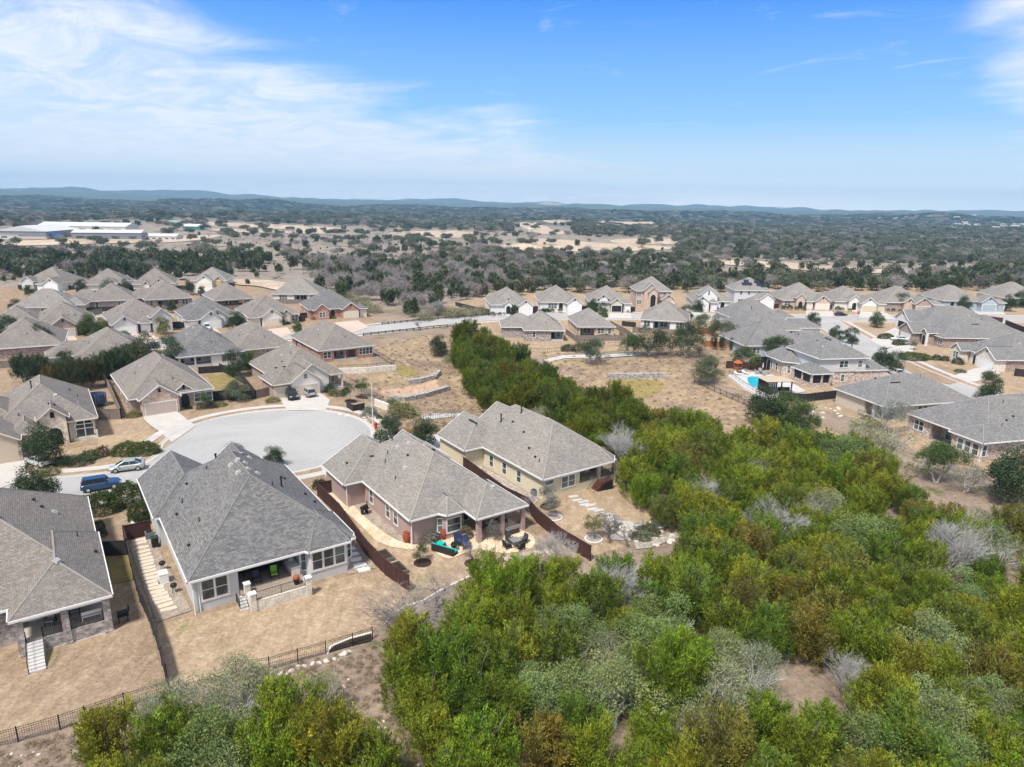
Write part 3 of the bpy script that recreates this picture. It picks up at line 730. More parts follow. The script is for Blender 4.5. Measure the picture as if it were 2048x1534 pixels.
for i in range(10): mb.box((9.9-.3*i-.15,-.35,1.2-.27*i),(.34,1.3,.06)); mb.box((9.75-.3*i-.2,-.35,1.08-.27*i),(.03,1.28,.24))
mb.box((10.7,-.35,1.2),(1.5,1.3,.08)); st=mb.build('deck_stairs',W_deck,h.root)
pb=MB(); pb.poly([(9.9,-1.02,1.1),(6.9,-1.02,-1.7),(9.9,-1.02,-1.7)]); pb.box((10.6,-1.02,-.3),(1.3,.06,2.8)); pb.box((11.3,-.4,-.3),(.06,1.2,2.8)); pb.build('stair_screen',blackp_m,st)
h.railing([(9.9,-1.03),(11.35,-1.03),(11.35,.2)],1.3,.95,.1)
rb=MB()
for y in (-1.03,.3): rb.tube((9.9,y,2.15),(6.9,y,-.55),.035,n=4)
rb.tube((6.9,-1.03,-1.5),(6.9,-1.03,-.5),.035,n=4); rb.tube((6.9,.3,-1.5),(6.9,.3,-.5),.035,n=4); rb.build('handrail',black_m,h.root)
h.finish()
for q in ((7.4,8.6,'box'),(8.1,8.9,'box'),(8.8,9.2,'box'),(9.5,9.5,'box'),(4.0,9.8,'cap'),(2.5,6.4,'cap'),(1.9,4.2,'cap'),(4.6,13.4,'cap'),(1.6,3.0,'pipe'),(6.2,13.6,'flue'),(4.0,15.6,'flue'),(1.0,18.6,'ridge')): h.rvent(*q)
# ---- bottom-left house
h=House('stone house with tan-gray roof and screened back porch with long concrete steps',(224.8,1189.8),35,R_brown,trim,0,3.6); hA=h
h.wing((-7.4,0,0,14),3.6,.74,wall=[(-7.0,3.6,-.5,13.5)],wm=B_grayst)
h.wing((-21,2.2,-.25,24.6),3.6,.74,wall=[(-20.5,2.7,-7.0,24)],wm=B_grayst)
h.slab([(-7.0,.5),(-.5,.5),(-.5,3.6),(-7.0,3.6)],1.2,plain('porch_concrete',(.48,.42,.35),.8),2)
MB().box((-2.9,.45,.15),(4.9,.3,2.1)).box((-.52,2,.3),(.3,3.,1.8)).build('porch_wall',B_grayst,h.root)
MB().box((-2.9,.4,-.2),(5.0,.34,.5)).build('plinth',concw_m,h.root)
for x in (-6.75,-3.6,-.55): h.column(x,.45,.55,-.1,3.3,B_grayst)
h.beam(-7.0,.45,-.3,.45,3.45,.35,.35,trim)
h.railing([(-5.3,.42),(-3.9,.42)],1.2,.9,.12); h.railing([(-3.3,.42),(-.9,.42)],1.2,.9,.12)
mb=MB()
for i in range(9): mb.box((-5.85,.3-.33*i-.17,.55-.06*i),(1.15,.327,1.15-.12*i))
mb.build('steps',concw_m,h.root)
rb=MB()
for x in (-6.45,-5.25): rb.tube((x,.4,2.1),(x,-2.7,1.0),.03,n=4); rb.tube((x,-2.7,0),(x,-2.7,1.),.03,n=4); rb.tube((x,.4,1.2),(x,.4,2.1),.03,n=4)
rb.build('handrail',black_m,h.root)
h.door((-5.8,3.6),-90,.95,2.1,m=trim,z=1.2); h.window((-2.6,3.6),-90,1.1,1.7,1.6,2); h.window((-9.5,2.7),-90,.9,1.7,1.1,2)
h.finish()
for q in ((-3.6,3.6,'box'),(-7.6,9.8,'box'),(-3.4,15.8,'box'),(-.6,8.4,'cap'),(-5,17.2,'cap'),(-4.4,16,'cap'),(-1.8,11,'pipe')): h.rvent(*q)
MB().box((-2.2,.2,1.8),(1.2,.1,1.0)).build('porch_bench',white_m,h.root) if False else None
# ---- big corner house left of the cul-de-sac
h=House('cream stone and tan stucco house with tall arched window and arched entry',(196.4,837.2),35,R_brown,creamtrim,0,3.4); hL21=h
h.wing((-13.5,1.2,0,21),3.4,.72,wm=st_tan)
h.wing((-8.0,.0,-3.7,9),4.3,.85,gab=(0,),wm=B_cream)
h.wing((-4.4,.6,0,9),3.42,.70,wm=st_tan)
h.wing((-11.4,-2.6,-7.4,10),3.3,.7,wm=st_tan); h.wing((-16.2,-5.2,-9.9,8),3.3,.62,gab=(0,),wm=st_tan)
h.wing((-19,2,-9,16),3.4,.7,wm=st_tan)
h.arch((-5.85,.3),-90,1.9,2.7); h.arch((-5.85,.3),-90,.55,1.0,4.4,name='attic_window')
h.arch((-1.9,1.05),-90,2.5,2.9,.5,glass,'arched_window')
mb=MB()
for x in (-1.9,-3.12,-.68): mb.box((x,.98,1.8),(.14,.1,2.6 if x==-1.9 else 2.0))
for z in (.5,1.9,2.6): mb.box((-1.9,.97,z),(2.5,.1,.12))
mb.build('window_frame',trim,h.root)
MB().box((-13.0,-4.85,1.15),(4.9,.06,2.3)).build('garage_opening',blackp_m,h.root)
h.garage((-9.2,-2.15),-90,2.4,2.2,m=creamtrim)
MB().box((-10.3,-4.6,1.2),(.5,.5,2.6)).build('garage_pillar',B_cream,h.root)
MB().box((-.42,1.0,.6),(.3,.3,1.6)).box((-1.9,1.0,.05),(3.3,.2,.8)).build('stone_base',B_white,h.root)
h.finish()
for q in ((-5.,5.6,'box'),(-7.1,8.4,'box'),(-10,3,'pipe'),(-6,2.8,'cap'),(-5.4,2.6,'cap'),(-8,9,'flue'),(-3,12.5,'cap'),(-2,10.,'pipe')): h.rvent(*q)
# ---- L19
h=front_house('rose stone house with closed tan garage at the head of the round drive',(258.5,802.1),37,14.2,22.6,(1.3,8.1),B_pink,R_brown,plain('tan_door',(.52,.43,.37),.6,0,.03),ent=(7.4,10.7,1.4,3.2),ze=3.,gy=-1.,my=1.0,slope=.72,gslope=.72,wins=((12.2,3),),side=B_brown,doorx=9.1)
hL19=h
# ---- L20
h=House('white gabled house with three-bay garage and two cars in the drive',(545.4,770.8),37,R_brown,creamtrim,0,3.0); hL20=h
h.wing((1.8,2.2,15.4,22),3.,.7,wall=[(2.3,2.7,12.0,21.5),(12.01,4.6,14.9,21.4)],wm=B_brown)
h.wing((0,0,6.5,8.4),3.,.7,wm=B_brown); h.wing((3.1,-.5,9.6,9),3.02,.74,gab=(0,),wm=st_white); h.wing((4.5,1.3,12.2,11),3.06,.74,gab=(0,),wm=st_white)
h.garage((6.35,-.2),-90,4.9,2.2,m=plain('peach_door',(.66,.54,.43),.6,0,.03)); h.garage((1.65,.45),-90,2.3,2.2,m=MATS['peach_door'])
h.window((6.35,-.2),-90,.6,.8,3.6,1); h.beam(12.2,2.6,15.1,2.6,2.85,.3,.3,trim); h.column(14.9,2.6,.35,-.2,2.7,B_white); h.column(12.4,2.6,.35,-.2,2.7,B_brown); h.window((13.6,4.6),-90,.9,1.6,.8,1)
h.slab([(12.1,2.4),(15.0,2.4),(15.0,4.6),(12.1,4.6)],.2); h.door((10.8,2.7),-90,1.,2.1)
h.finish()
for q in ((6,12,'box'),(8.4,13,'box'),(4,7,'cap'),(5,9,'cap'),(3.4,5.6,'ridge'),(9,11.5,'flue'),(7,9.6,'pipe'),(11,12,'cap')): h.rvent(*q)
# ---- left cluster
pin=plain
front_house('small white two-gable house at the far left end of the back row',(30,567),5,17,20,(10.5,16.8),S_white,R_brown,trim,ent=(1.2,6.5,1,3.6,'win',1.8),gy=-1,my=3,third=(7.6,10.8),wm2=S_lg)
front_house('cream house with small arched entry tower in the back row',(160,571),22,17,20,(14,19.5),st_white,R_brown,creamtrim,ent=(9.3,13.4,-.5,3.6,'arch',1.2),gy=5,my=1.5,wm2=st_white)
front_house('cream house with plain tall gable and louvre in the back row',(262,570),22,16,20,(6.5,13.5),st_white,R_brown,creamtrim,ent=(3.5,7.,-.8,3.0),gy=0,my=2,slope=.72,small=False)
front_house('tan house with shingled brown garage gable at the end of the back row',(378,562),12,15,19,(2.6,9.6),st_white,R_tan,creamtrim,ent=(9.7,13,1.2),gy=-1,my=1.5,wm2=S_gold)
rear_house('tan brick house with row of small back windows at left',(18,616),20,17.5,15,B_tan,R_tan,None,((9.5,3,.7),(3,1)),ext=[((13,3,20,12),)])
rear_house('dark brick house half hidden by a bushy oak in the second row',(172,603),28,15,18,B_brown,R_brown,None,((3,1),(10,2)),ext=[((-6,5,5,14),)])
rear_house('dark brick house with wide shaded back porch in the second row',(288,600),33,15.5,20,B_brown,R_brown,(4.2,10.6),((2.2,1,.9),(12.8,2)),ext=[((-4,6,6,16),)])
rear_house('mustard yellow house with white-framed back window',(428,601),36,13.8,19,S_gold,R_brown,(1.2,8.4),((11,2,.8),))
rear_house('white house with three slim black windows beside the scrub field',(541,588),8,18,17,S_white,R_tan,(8.4,13.2),((4.4,3,.8),(15.3,2)))
front_house('brown brick house with pale double garage and black truck outside',(66,655),35,15,21,(3.3,10.2),B_brown,R_brown,plain('pale_door',(.60,.57,.52),.6,0,.03),gy=-1.6,my=1,third=(-.4,3.6),wm2=B_brown,doorx=12)
front_house('white house with two stacked front gables and tall arched window',(223,650),37,16,22,(-.2,6.6),S_lg,R_brown,white_m,ent=(9.6,15.6,-.6,4.2,'archwin',2.9),gy=-1.2,my=2.4,third=(6.6,10.0),wm2=S_lg)
front_house('white house with white garage gable and white car parked outside',(373,640),35,15.2,20,(3.2,9.8),S_lg,R_gray,white_m,ent=(6.2,11.5,1.2,3.3),gy=-1.4,my=2.,third=(-.3,3.5),wins=((13,2),),wm2=S_lg)
front_house('pale stone house with cream garage and clipped shrubs',(498,635),33,15.5,20,(3.2,9.9),st_white,R_brown,creamtrim,ent=(9.8,12.8,1.0,3.3),gy=-1.2,my=1.6,third=(-.2,3.6),wins=((14,2),),wm2=B_cream)
front_house('red brick house with two brick gables beside the through road',(620,622),27,17,19,(10,16),B_red,R_gray,creamtrim,ent=(1.2,6.4,-.4,3.0,'win'),gy=-.6,my=2.6,third=(15.6,18.8),doorx=7.8)
rear_house('white house with roofed patio and teal chair behind the oaks',(352.5,715),34,14.5,22,S_white,R_gray,(.45,7.2),((11,3,.95),),fl=.8)
rear_house('brown brick house with plain gray roof squeezed between two roofs',(470,702),35,14,20,B_brown,R_brown,None,((2,1),(8,2)))
rear_house('red brick house with dark open porch above the stone retaining wall',(637,702),35,14.2,21.5,B_red,R_brown,(3.9,9.4),((2.2,2,.8),(11.9,4,.75)),fl=.4)
rear_house('house with gray roof cut by the left edge behind the trees',(-40,700),30,16,20,B_brown,R_brown,None,())
rear_house('house half buried in dark trees with only its roof showing',(150,722),35,15,19,S_lg,R_brown,None,((4,2),),ext=[((-5,6,6,14),)])
rear_house('house at the left edge with only a roof corner in view',(-30,655),30,13,16,B_brown,R_brown,None,())
# ---- right cluster, far row
front_house('white house with arched entry at the left end of the far street',(980,614),8,14.5,20,(9.2,15),S_white,R_tan,trim,ent=(4.6,8.,-.6,3.4,'arch',1.3),gy=-2,my=1,zg=.6,wm2=S_white)
front_house('white house with low hedge and white garage second in the far row',(1078,608),3,14.5,20,(9.4,15.4),S_white,R_tan,trim,gy=-3,my=1,zg=.6,wins=((5,3),),doorx=8)
front_house('cream house with open dark garage door and small dormer',(1178,608),0,15,19,(7.4,12.2),S_beige,R_tan,trim,ent=(3.4,7.4,1.6,4.2,'vent'),gy=-1.5,my=1.5,third=(12,15.4),zg=.6,open_gar=True,wm2=S_white)
h=House('two-storey rose stone house with tall arched entry',(1272,601),0,R_tan,trim,.6,3.0)
h.wing((0,2,14,16),5.8,.7,wm=B_pink); h.wing((2.6,.5,8.6,9),6.0,.95,gab=(0,),wm=B_pink); h.wing((4.4,-.2,8.4,6),5.6,.95,gab=(0,),wm=B_pink); h.wing((9.2,-1.6,14.6,8),3.,.8,gab=(0,),wm=B_pink)
h.arch((6.4,.12),-90,1.9,4.6); h.garage((11.9,-1.3),-90,4.2,2.2,m=creamtrim); h.window((1.6,2.45),-90,.8,1.5,.8,2); h.window((1.4,2.45),-90,.7,1.1,3.9,2); h.window((11.,2.45),-90,.8,1.1,4.0,1); h.vent((11.9,-1.3),-90,3.8,.4,.6)
h.finish(); h.rvent(8,10,'box')
front_house('white house with two small gables and arched porch in the far row',(1388,606),-4,14.5,20,(-.2,5.6),S_white,R_tan,trim,ent=(1.8,9.2,1.4,5.0,'vent',1.2),gy=-2,my=2.2,third=(5.4,8.8),zg=.6,wm2=S_white,doorx=11)
h=House('two-storey gray-white house with solar panels on its roof',(1470,600),-3,R_tan,trim,.6,3.)
h.wing((0,3,14.5,17),5.9,.62,wm=S_lg); h.wing((6.5,-1,14.5,6),3.0,.6,wm=S_lg); h.wing((8.5,-2,14.8,6),3.1,.75,gab=(0,),wm=S_white)
for x in (3,6,10): h.window((x,3.45),-90,.8,1.2,4.2,1)
h.window((3,3.45),-90,.9,1.5,.9,2); h.garage((11.6,-1.7),-90,4.6,2.2,m=white_m)
h.finish()
for k,(a,b) in enumerate(((4.6,6.2),(6.6,6.2),(5.6,7.8),(10.2,6.0),(11.6,5.4),(9.6,7.4))):
    o=MB().box((0,0,.12),(1.9,1.6,.06)).build('solar_panel',plain('solar_blue',(.012,.018,.04),.2,0,.05,1,.5),h.roofo,loc=(a,b,h.zroof(a,b)+.1)); o.rotation_mode='QUATERNION'; o.rotation_quaternion=Vector((0,0,1)).rotation_difference(h.grad(a,b))
front_house('rose brick house with three cars lined up outside',(1566,604),-3,18,20,(11.2,17.6),B_pink,R_tan,creamtrim,ent=(4.6,8.6,-.2,4.0,'arch'),gy=-1.5,my=1.6,third=(8.4,11.6),zg=.6,wins=((2.4,2),))
front_house('cream house with square dark doorway behind a black sedan',(1672,607),-4,14.5,21,(8.,14.2),st_white,R_tan,plain('butter_door',(.62,.52,.38),.6,0,.03),ent=(4.6,9.5,.4,3.6,'arch'),gy=-3,my=2.,third=(13.8,17.6),zg=.6,wm2=st_white)
front_house('brown brick house with rose gable behind two dark trees',(1775,609),-4,16,21,(9.2,16.),B_brown,R_tan,plain('taupe_door',(.42,.36,.32),.6,0,.03),ent=(6.,10.5,.4,3.2),gy=-1.5,my=2.,third=(15.8,20.5),zg=.6,wm2=B_brown,entm=B_pink)
h=front_house('blue-gray house with pale blue garage doors and dormer windows',(1888,606),-3,15.5,21,(13.,19.5),S_blue,R_tan,plain('blue_door',(.36,.42,.45),.6,0,.03),ent=None,gy=-1.8,my=1.,third=(19.2,23.),zg=.8,wm2=S_blue,doorx=4)
front_house('gray house with white gable cut by the right edge of the far row',(2008,600),-5,17,21,(10,16.5),S_lg,R_tan,trim,gy=-2.5,my=1.,zg=.8,wm2=S_white,wins=((4,2),))
# ---- right cluster, garden sides
rear_house('gray brick house with furnished white patio by the creek wood',(1047,662),4,11.8,17,B_grayst,R_tan,(7.8,11.4),((3,1),),ext=[((-6,5,5,15),)],zg=.2)
rear_house('brown brick house with back porch behind a broad oak',(1155,655),6,11.4,18,B_tan,R_tan,(.6,5.2),((7,2),(9.6,1)),zg=.2)
rear_house('white house with bay window and open patio mid right',(1279,641),-14,15,18,S_white,R_tan,(4.2,9.2),((2.3,2,.8),(12,2)),zg=.4)
h=House('gray-roofed house topmost of the three beside the side street',(1469,639),6,R_dark,trim,.2,3.)
h.wing((0,0,17.5,17),3,.68,wm=S_lg); h.wing((15,3,22,11),2.9,.6,wm=S_lg); h.window((4,.45),-90,.9,1.4,.9,2); h.finish(); rv(h,((7,10,'box'),(14,8,'box'),(12,5,'pipe'),(19,7,'box')))
h=House('gray-roofed house middle of the three beside the side street',(1484.4,661.2),7,R_dark,trim,.1,3.)
h.wing((0,0,18.5,16.5),3,.66,wm=S_gray); h.wing((16,4,27,11.5),2.9,.6,wm=S_lg); h.window((4,.45),-90,.9,1.4,.9,2); h.finish(); rv(h,((7,10,'flue'),(15,5,'box'),(11,6,'pipe')))
h=House('pale blue-gray house with long charcoal roof nearest the trampoline',(1489.5,691.7),8,R_dark,trim,0,3.)
h.wing((0,0,18,15.5),3,.66,wm=S_blue); h.wing((15,2,28,11.5),2.95,.6,wm=S_lg); h.window((.45,8),180,.9,1.5,1,1); h.window((3.5,.45),-90,.9,1.4,.9,2); h.window((8,.45),-90,.9,1.4,.9,1); h.finish(); rv(h,((6,10,'box'),(9,12,'box'),(11.4,12,'box'),(14,7,'pipe'),(17,8,'flue'),(18,6,'cap')))
# ---- two-storey house by the pool
h=House('two-storey gray sided house over rose brick with screened corner porch',(1641.2,718.1),11,R_dark,trim,0,6.0); hp=h
h.wing((0,0,12.2,13),6.0,.62,wall=None); h.wall(rect(.5,.5,11.7,12.5),h.rw[-1][0],S_lg,2.9)
h.wall(rect(.55,.7,11.65,12.4),None,B_mix,-.6,2.95)
h.wing((9.,.4,17.5,12),3.1,.6,wall=None); h.wall(rect(9.5,.6,17.0,11.5),h.rw[-1][0],B_mix,-.6)
h.wing((-2.7,-1.4,2.8,6),3.05,.6,wall=None); h.wing([(-3,9.5),(0,7),(4,7),(4,19),(-1.5,19),(-3,16)],3.4,.62,wall=None)
h.wall([(-2.5,9.8),(.2,7.5),(3.5,7.5),(3.5,18.5),(-1.3,18.5),(-2.5,15.8)],None,B_mix,-.6,3.2)
h.wall(rect(-2.4,-1.1,2.4,-.85),None,B_mix,-.6,.9); h.wall(rect(-2.4,-.84,-2.15,5.6),None,B_mix,-.6,.9)
for x,y in ((-2.2,-.95),(.2,-.95),(2.2,-.95),(-2.2,2.2),(-2.2,5.4)): h.column(x,y,.4,.9,2.95,B_mix)
MB().box((-1.0,-.97,1.9),(2.1,.02,2.0)).box((1.2,-.97,1.9),(1.6,.02,2.0)).box((-2.27,.6,1.9),(.02,2.8,2.0)).box((-2.27,3.8,1.9),(.02,2.8,2.0)).build('porch_screen',blackp_m,h.root)
h.window((6.2,.5),-90,.95,1.4,3.9,2,fw=.15); h.window((10.2,.5),-90,1.0,1.4,3.9,1,fw=.15); h.window((6.5,.7),-90,.8,1.5,.7,1)
for x,y,d in ((-2.5,12,180),(-2.5,14.2,180),(-1.4,8.9,-131)): h.window((x,y),d,.7,1.7,.8,1)
for k in range(4): h.window((.9+.8*k,7.5),-90,.55,1.0,1.8,1)
h.finish()
for q in ((5.2,5.6,'ridge'),(3,4.,'box'),(7.8,3.8,'box'),(6,6.8,'box'),(8.6,6.5,'box'),(4.,7.6,'cap'),(7,5.6,'pipe'),(11,5,'flue')): h.rvent(*q)
# ---- right foreground pair
h=House('pale brick house with long gray roof and railed rear corner patio',(1769.8,813.6),15,R_dark,trim,0,3.0)
h.wing((0,0,20.5,13.5),3,.58,wall=[(3.2,.5,20,13),(.5,5.2,3.21,12.9)],wm=S_beige)
for x,y in ((.6,.6),(.6,3.0)): h.column(x,y,.4,-.6,2.8,S_lg)
h.beam(.5,.6,3.2,.6,2.85,.3,.3,trim); h.slab(rect(.4,.4,3.3,5.2),.1); h.railing([(-.6,5.4),(-.6,2.8)],0,1.0)
h.window((9,.5),-90,.95,1.2,1.3,2,fw=.2); h.window((3.2,2.5),180,1.0,1.8,.4,2); h.door((3.2,4.4),180,.9,2.1)
h.wing((10,4,20.,17),3.0,.58,wm=S_beige); h.finish()
for q in ((7.8,9.2,'box'),(9.6,9.6,'box'),(8.2,8.0,'box'),(7,7.4,'box'),(10.6,7.6,'box'),(14,8,'cap'),(5,8.4,'cap'),(13,6,'pipe'),(6.4,5.,'ridge'),(17,9,'pipe')): h.rvent(*q)
a0=P(1976,888,3.0); 
h=House('rose brick house with triple rear windows at the right edge',a0,15,R_dark,trim,0,3.2,world=True)
h.wing((0,0,24,16),3.2,.60,wall=[(.5,.5,23.5,5.8),(2.8,5.81,23.5,10.8),(.5,10.81,23.4,15.5)],wm=B_mix,z0=-2.5)
h.wing((-1.2,-.2,8,6),3.25,.6,wall=None); h.wall(rect(-.75,.3,.6,5.5),None,B_mix,-2.5,3.0)
for k,y in enumerate((1.2,2.6,3.9)): h.window((-.75,y),180,.95,1.7,.9,1,fw=.14)
h.window((-.1,.3),-90,.7,1.7,.9,1); h.window((.5,13.2),180,.85,1.6,.9,2,fw=.14); h.window((8,.5),-90,1.1,.9,1.4,1,split=False)
h.slab(rect(.3,5.8,2.8,10.8),.1,conc_m,2.5); h.window((2.8,7.2),180,1.1,1.9,.3,1); h.window((2.8,9.3),180,1.1,1.9,.3,1); h.railing([(.35,6.0),(.35,10.6)],.1,.95)
MB().tube((-.8,.2,-2),(-.8,.2,3.1),.06,n=6).tube((.4,15.6,-1),(.4,15.6,3.1),.06,n=6).build('downspout',white_m,h.root)
h.finish()
for k in range(5): h.rvent(7.+.75*k,9.6-.35*k,'box')
for q in ((9.6,6.6,'pipe'),(7,3.4,'cap'),(9,4,'cap'),(5,2.4,'pipe')): h.rvent(*q)
# ---- across the side street
h=House('gray and white gabled house across the side street from the corner tree',P(1845,646,3),0,R_dark,trim,0,3.,world=True); 
h.wing((1,0,24,15),3,.62,wm=S_lg); h.wing((-2.2,3.6,8,12.5),3.,.68,gab=(3,),wm=S_white); h.wing((-1.2,-1.5,4,6),2.9,.6,wm=S_white)
h.garage((-1.9,8),180,4.4,2.2,m=blackp_m); h.door((1.4,-1.05),-90,.9,2.1); h.vent((-1.9,8),180,4.5); h.finish(); rv(h,((8,8,'box'),(14,7,'box'),(11,9,'pipe')))
h=House('brown brick house with tall entry and white pillar across the side street',P(1887,675.6,3),2,R_dark,trim,0,3.,world=True)
h.wing((0,0,26,17),3,.62,wm=B_brown); h.wing((-4.2,7.4,9,15.2),3.,.68,gab=(3,),wm=B_brown); h.wing((-2.4,3.8,6,6.8),3.6,.8,gab=(3,),wm=B_brown); 
h.garage((-3.9,11.3),180,4.6,2.2,m=trim); h.column(-2.3,3.7,.5,-.2,3.4,trim); h.arch((-2.1,5.3),180,1.2,2.7); h.window((0.45,1.8),180,.8,1.5,.8,2); h.window((10,.45),-90,.9,1.2,1.3,1)
h.finish(); rv(h,((8,9,'box'),(12,8,'box'),(15,7,'cap'),(12,5,'ridge')))
h=House('white stone house with two street gables at the right edge',P(1994.6,720.4,3),4,R_dark,trim,0,3.,world=True)
h.wing((2.5,0,26,17),3,.62,wm=B_brown); h.wing((-.3,0.1,10,7.4),3.,.70,gab=(3,),wm=B_white); h.wing((-1.,11.,8,15.2),3.,.8,gab=(3,),wm=B_white); h.wing((1,7.2,9,11.2),3.1,.6,wm=B_white)
h.garage((0.,3.7),180,4.8,2.2,m=white_m); h.window((-.7,13.1),180,.8,1.5,.9,2); h.door((1.45,9.),180,1.,2.1); h.vent((0,3.7),180,4.2,.4,.7)
h.finish(); rv(h,((10,10,'cap'),(13,8,'cap'),(9,5,'box')))

# ================================================================== GROUND
def wp(px,z=0.): return [P(u,v,z) for u,v in px]
def terrain():
    az=np.concatenate([np.radians(np.linspace(-180,-50,40,endpoint=False)),np.radians(np.linspace(-50,50,420,endpoint=False)),np.radians(np.linspace(50,180,41))])
    r=np.concatenate([np.array([0.5,6,12,18]),np.geomspace(23,420,330),np.geomspace(430,16000,200)])
    A,Rr=np.meshgrid(az,r); X=Rr*np.sin(A); Y=Rr*np.cos(A); Z=T(X,Y)
    na,nr=len(az),len(r); v=np.stack([X.ravel(),Y.ravel(),Z.ravel()],1)
    i=np.arange(nr-1)[:,None]*na+np.arange(na-1)[None]; i=i.ravel()
    f=np.stack([i,i+na,i+na+1,i+1],1)[:,::-1]
    me=bpy.data.meshes.new('ground'); me.from_pydata(v.tolist(),[],f.tolist()); me.materials.append(terrain_mat()); me.update()
    me.polygons.foreach_set('use_smooth',[True]*len(me.polygons))
    if me.polygons[5000].normal.z<0: me.flip_normals()
    return tag(obj('ground',me),None,None,None,'structure')
terrain()
LA=wp([(-300,1560),(0,1478),(200,1420),(340,1378),(480,1345),(655,1305),(720,1285),(800,1220),(945,1155),(1110,1105),(1190,1115),(1300,1080),(1362,1047),(1300,1000),(1232,958),(1100,880),(980,838),(900,852),(840,840),(760,812),(700,770),(745,735),(735,700),(715,672),(760,648),(700,612),(640,590),(480,562),(250,560),(0,575),(-300,600),(-700,1200)])
sheet('lawn',LA,.03,lawnb_m,step=3)
sheet('lawn',wp([(930,640),(880,615),(1000,578),(1400,572),(2150,566),(2400,700),(2500,900),(2080,945),(1960,955),(1840,905),(1700,835),(1560,800),(1440,770),(1400,700),(1270,700),(1180,705),(1060,708),(985,670)]),.03,lawn_m,step=3)
for px,m,of in (([(400,1232),(700,1152),(800,1140),(818,1180),(730,1280),(470,1345),(340,1375),(312,1250)],lawn_m,.07),
    ([(0,1330),(222,1290),(215,1210),(250,1200),(300,1250),(332,1375),(190,1420),(0,1475),(-200,1500),(-200,1300)],lawnb_m,.07),
    ([(205,1116),(256,1112),(268,1160),(225,1170)],lawng_m,.09),([(1058,1020),(1080,1000),(1210,960),(1232,962),(1300,1003),(1358,1047),(1290,1080),(1190,1112),(1120,1082)],lawn_m,.07),
    ([(820,1092),(1040,1060),(1110,1085),(1180,1122),(1110,1108),(945,1155),(870,1180),(818,1178),(735,1105),(660,1010),(672,995)],lawn_m,.07),
    ([(196,845),(286,835),(300,858),(345,885),(318,905),(218,940),(80,955),(60,935),(100,905),(195,890)],lawn_m,.07),
    ([(414,752),(465,750),(470,775),(428,782)],lawng_m,.07),([(1540,725),(1575,722),(1580,745),(1540,742)],lawng_m,.07),
    ([(225,770),(250,770),(250,795),(232,800)],lawng_m,.07),
    ([(1175,668),(1215,655),(1262,685),(1180,695)],lawn_m,.07),([(1800,722),(1930,740),(1950,752),(1900,770),(1850,762),(1770,715)],lawnb_m,.07)):
    sheet('lawn',wp(px),of,m,step=2.5)
for px in ([(747,694),(860,670),(962,684),(965,722),(990,790),(978,842),(905,852),(840,838),(780,825),(772,800),(700,760),(740,745),(795,742)],
           [(1080,705),(1180,716),(1290,718),(1400,682),(1470,700),(1480,740),(1390,757),(1450,790),(1505,815),(1620,838),(1700,880),(1560,900),(1400,870),(1250,845),(1150,800)]):
    sheet('meadow',[G(*p)[:2] for p in px],.08,basin_m,step=2)
sheet('meadow',catmull([G(*p)[:2] for p in ((1215,764),(1270,760),(1325,765),(1318,785),(1270,800),(1235,790))],4,True),.13,lawng_m,step=1.5)
sheet('meadow',catmull([G(*p)[:2] for p in ((790,730),(830,740),(835,750),(800,752))],4,True),.13,lawng_m,step=1.5)
sheet('gravel_flat',catmull([G(*p)[:2] for p in ((765,782),(840,770),(868,758),(876,768),(870,785),(800,797),(775,793))],4,True),.14,ground_mat('pink_gravel',(.50,.34,.24),(.42,.29,.20),(.56,.41,.31),.3,2,6),step=1.5)
# roads
CC=(-38.43,103.2); CRR=15.7
def arc(c,r,a0,a1,n): return [(c[0]+r*math.cos(R(a0+(a1-a0)*k/n)),c[1]+r*math.sin(R(a0+(a1-a0)*k/n))) for k in range(n+1)]
nc=catmull(wp([(-420,1060),(-200,1010),(0,976),(78,962),(150,955),(215,948),(262,938),(293,928),(322,918),(344,906),(350,897)]),5)
sc_=catmull(wp([(-420,1120),(-200,1060),(0,1020),(102,1005),(176,995),(282,977),(380,967),(470,958),(540,948)]),5)
a_end=math.degrees(math.atan2(sc_[-1][1]-CC[1],sc_[-1][0]-CC[0])); 
ring=arc(CC,CRR,178,-62,60)     # clockwise from the driveway mouth round to the south side
RD=nc+ring+sc_[::-1]
# take out points of the south kerb that lie inside the circle
sc2=[p for p in sc_ if math.hypot(p[0]-CC[0],p[1]-CC[1])>CRR+.4]
nc2=[p for p in nc if math.hypot(p[0]-CC[0],p[1]-CC[1])>CRR+.2]
nc2=[p for p in nc2 if p[1]<93.2]
kerbl=catmull(nc2[::5]+arc(CC,CRR,208,-75,20)+sc2[::-1][::4],4)
sheet('road',kerbl,.05,asph_m,step=4)
strip('kerb',kerbl,0,.55,.09,conc_m,.1); strip('kerb',kerbl,.55,.75,.16,conc_m,.15)
inner=arc(CC,CRR-1.2,0,360,48)
swn=nc2[::5]+arc(CC,CRR,208,-62,18)
strip('pavement',catmull(swn,4),2.0,3.5,.12,conc_m,.12)
strip('verge',catmull(swn,4),.75,2.0,.10,lawnb_m)
strip('pavement',catmull(sc2[::-1][::4],4),2.4,3.8,.12,conc_m,.12)
thr=catmull([(-190,112),(-150,142),(-95,174),(-49,197),(-25,217),(-3,230),(18,235),(60,238),(105,240),(150,244),(205,250),(280,258),(400,270)],6)
side_=catmull([(108,236),(105,220),(101,196),(96.5,169),(96.,150),(96.2,138),(94.5,124),(91,108),(86,92)],6)
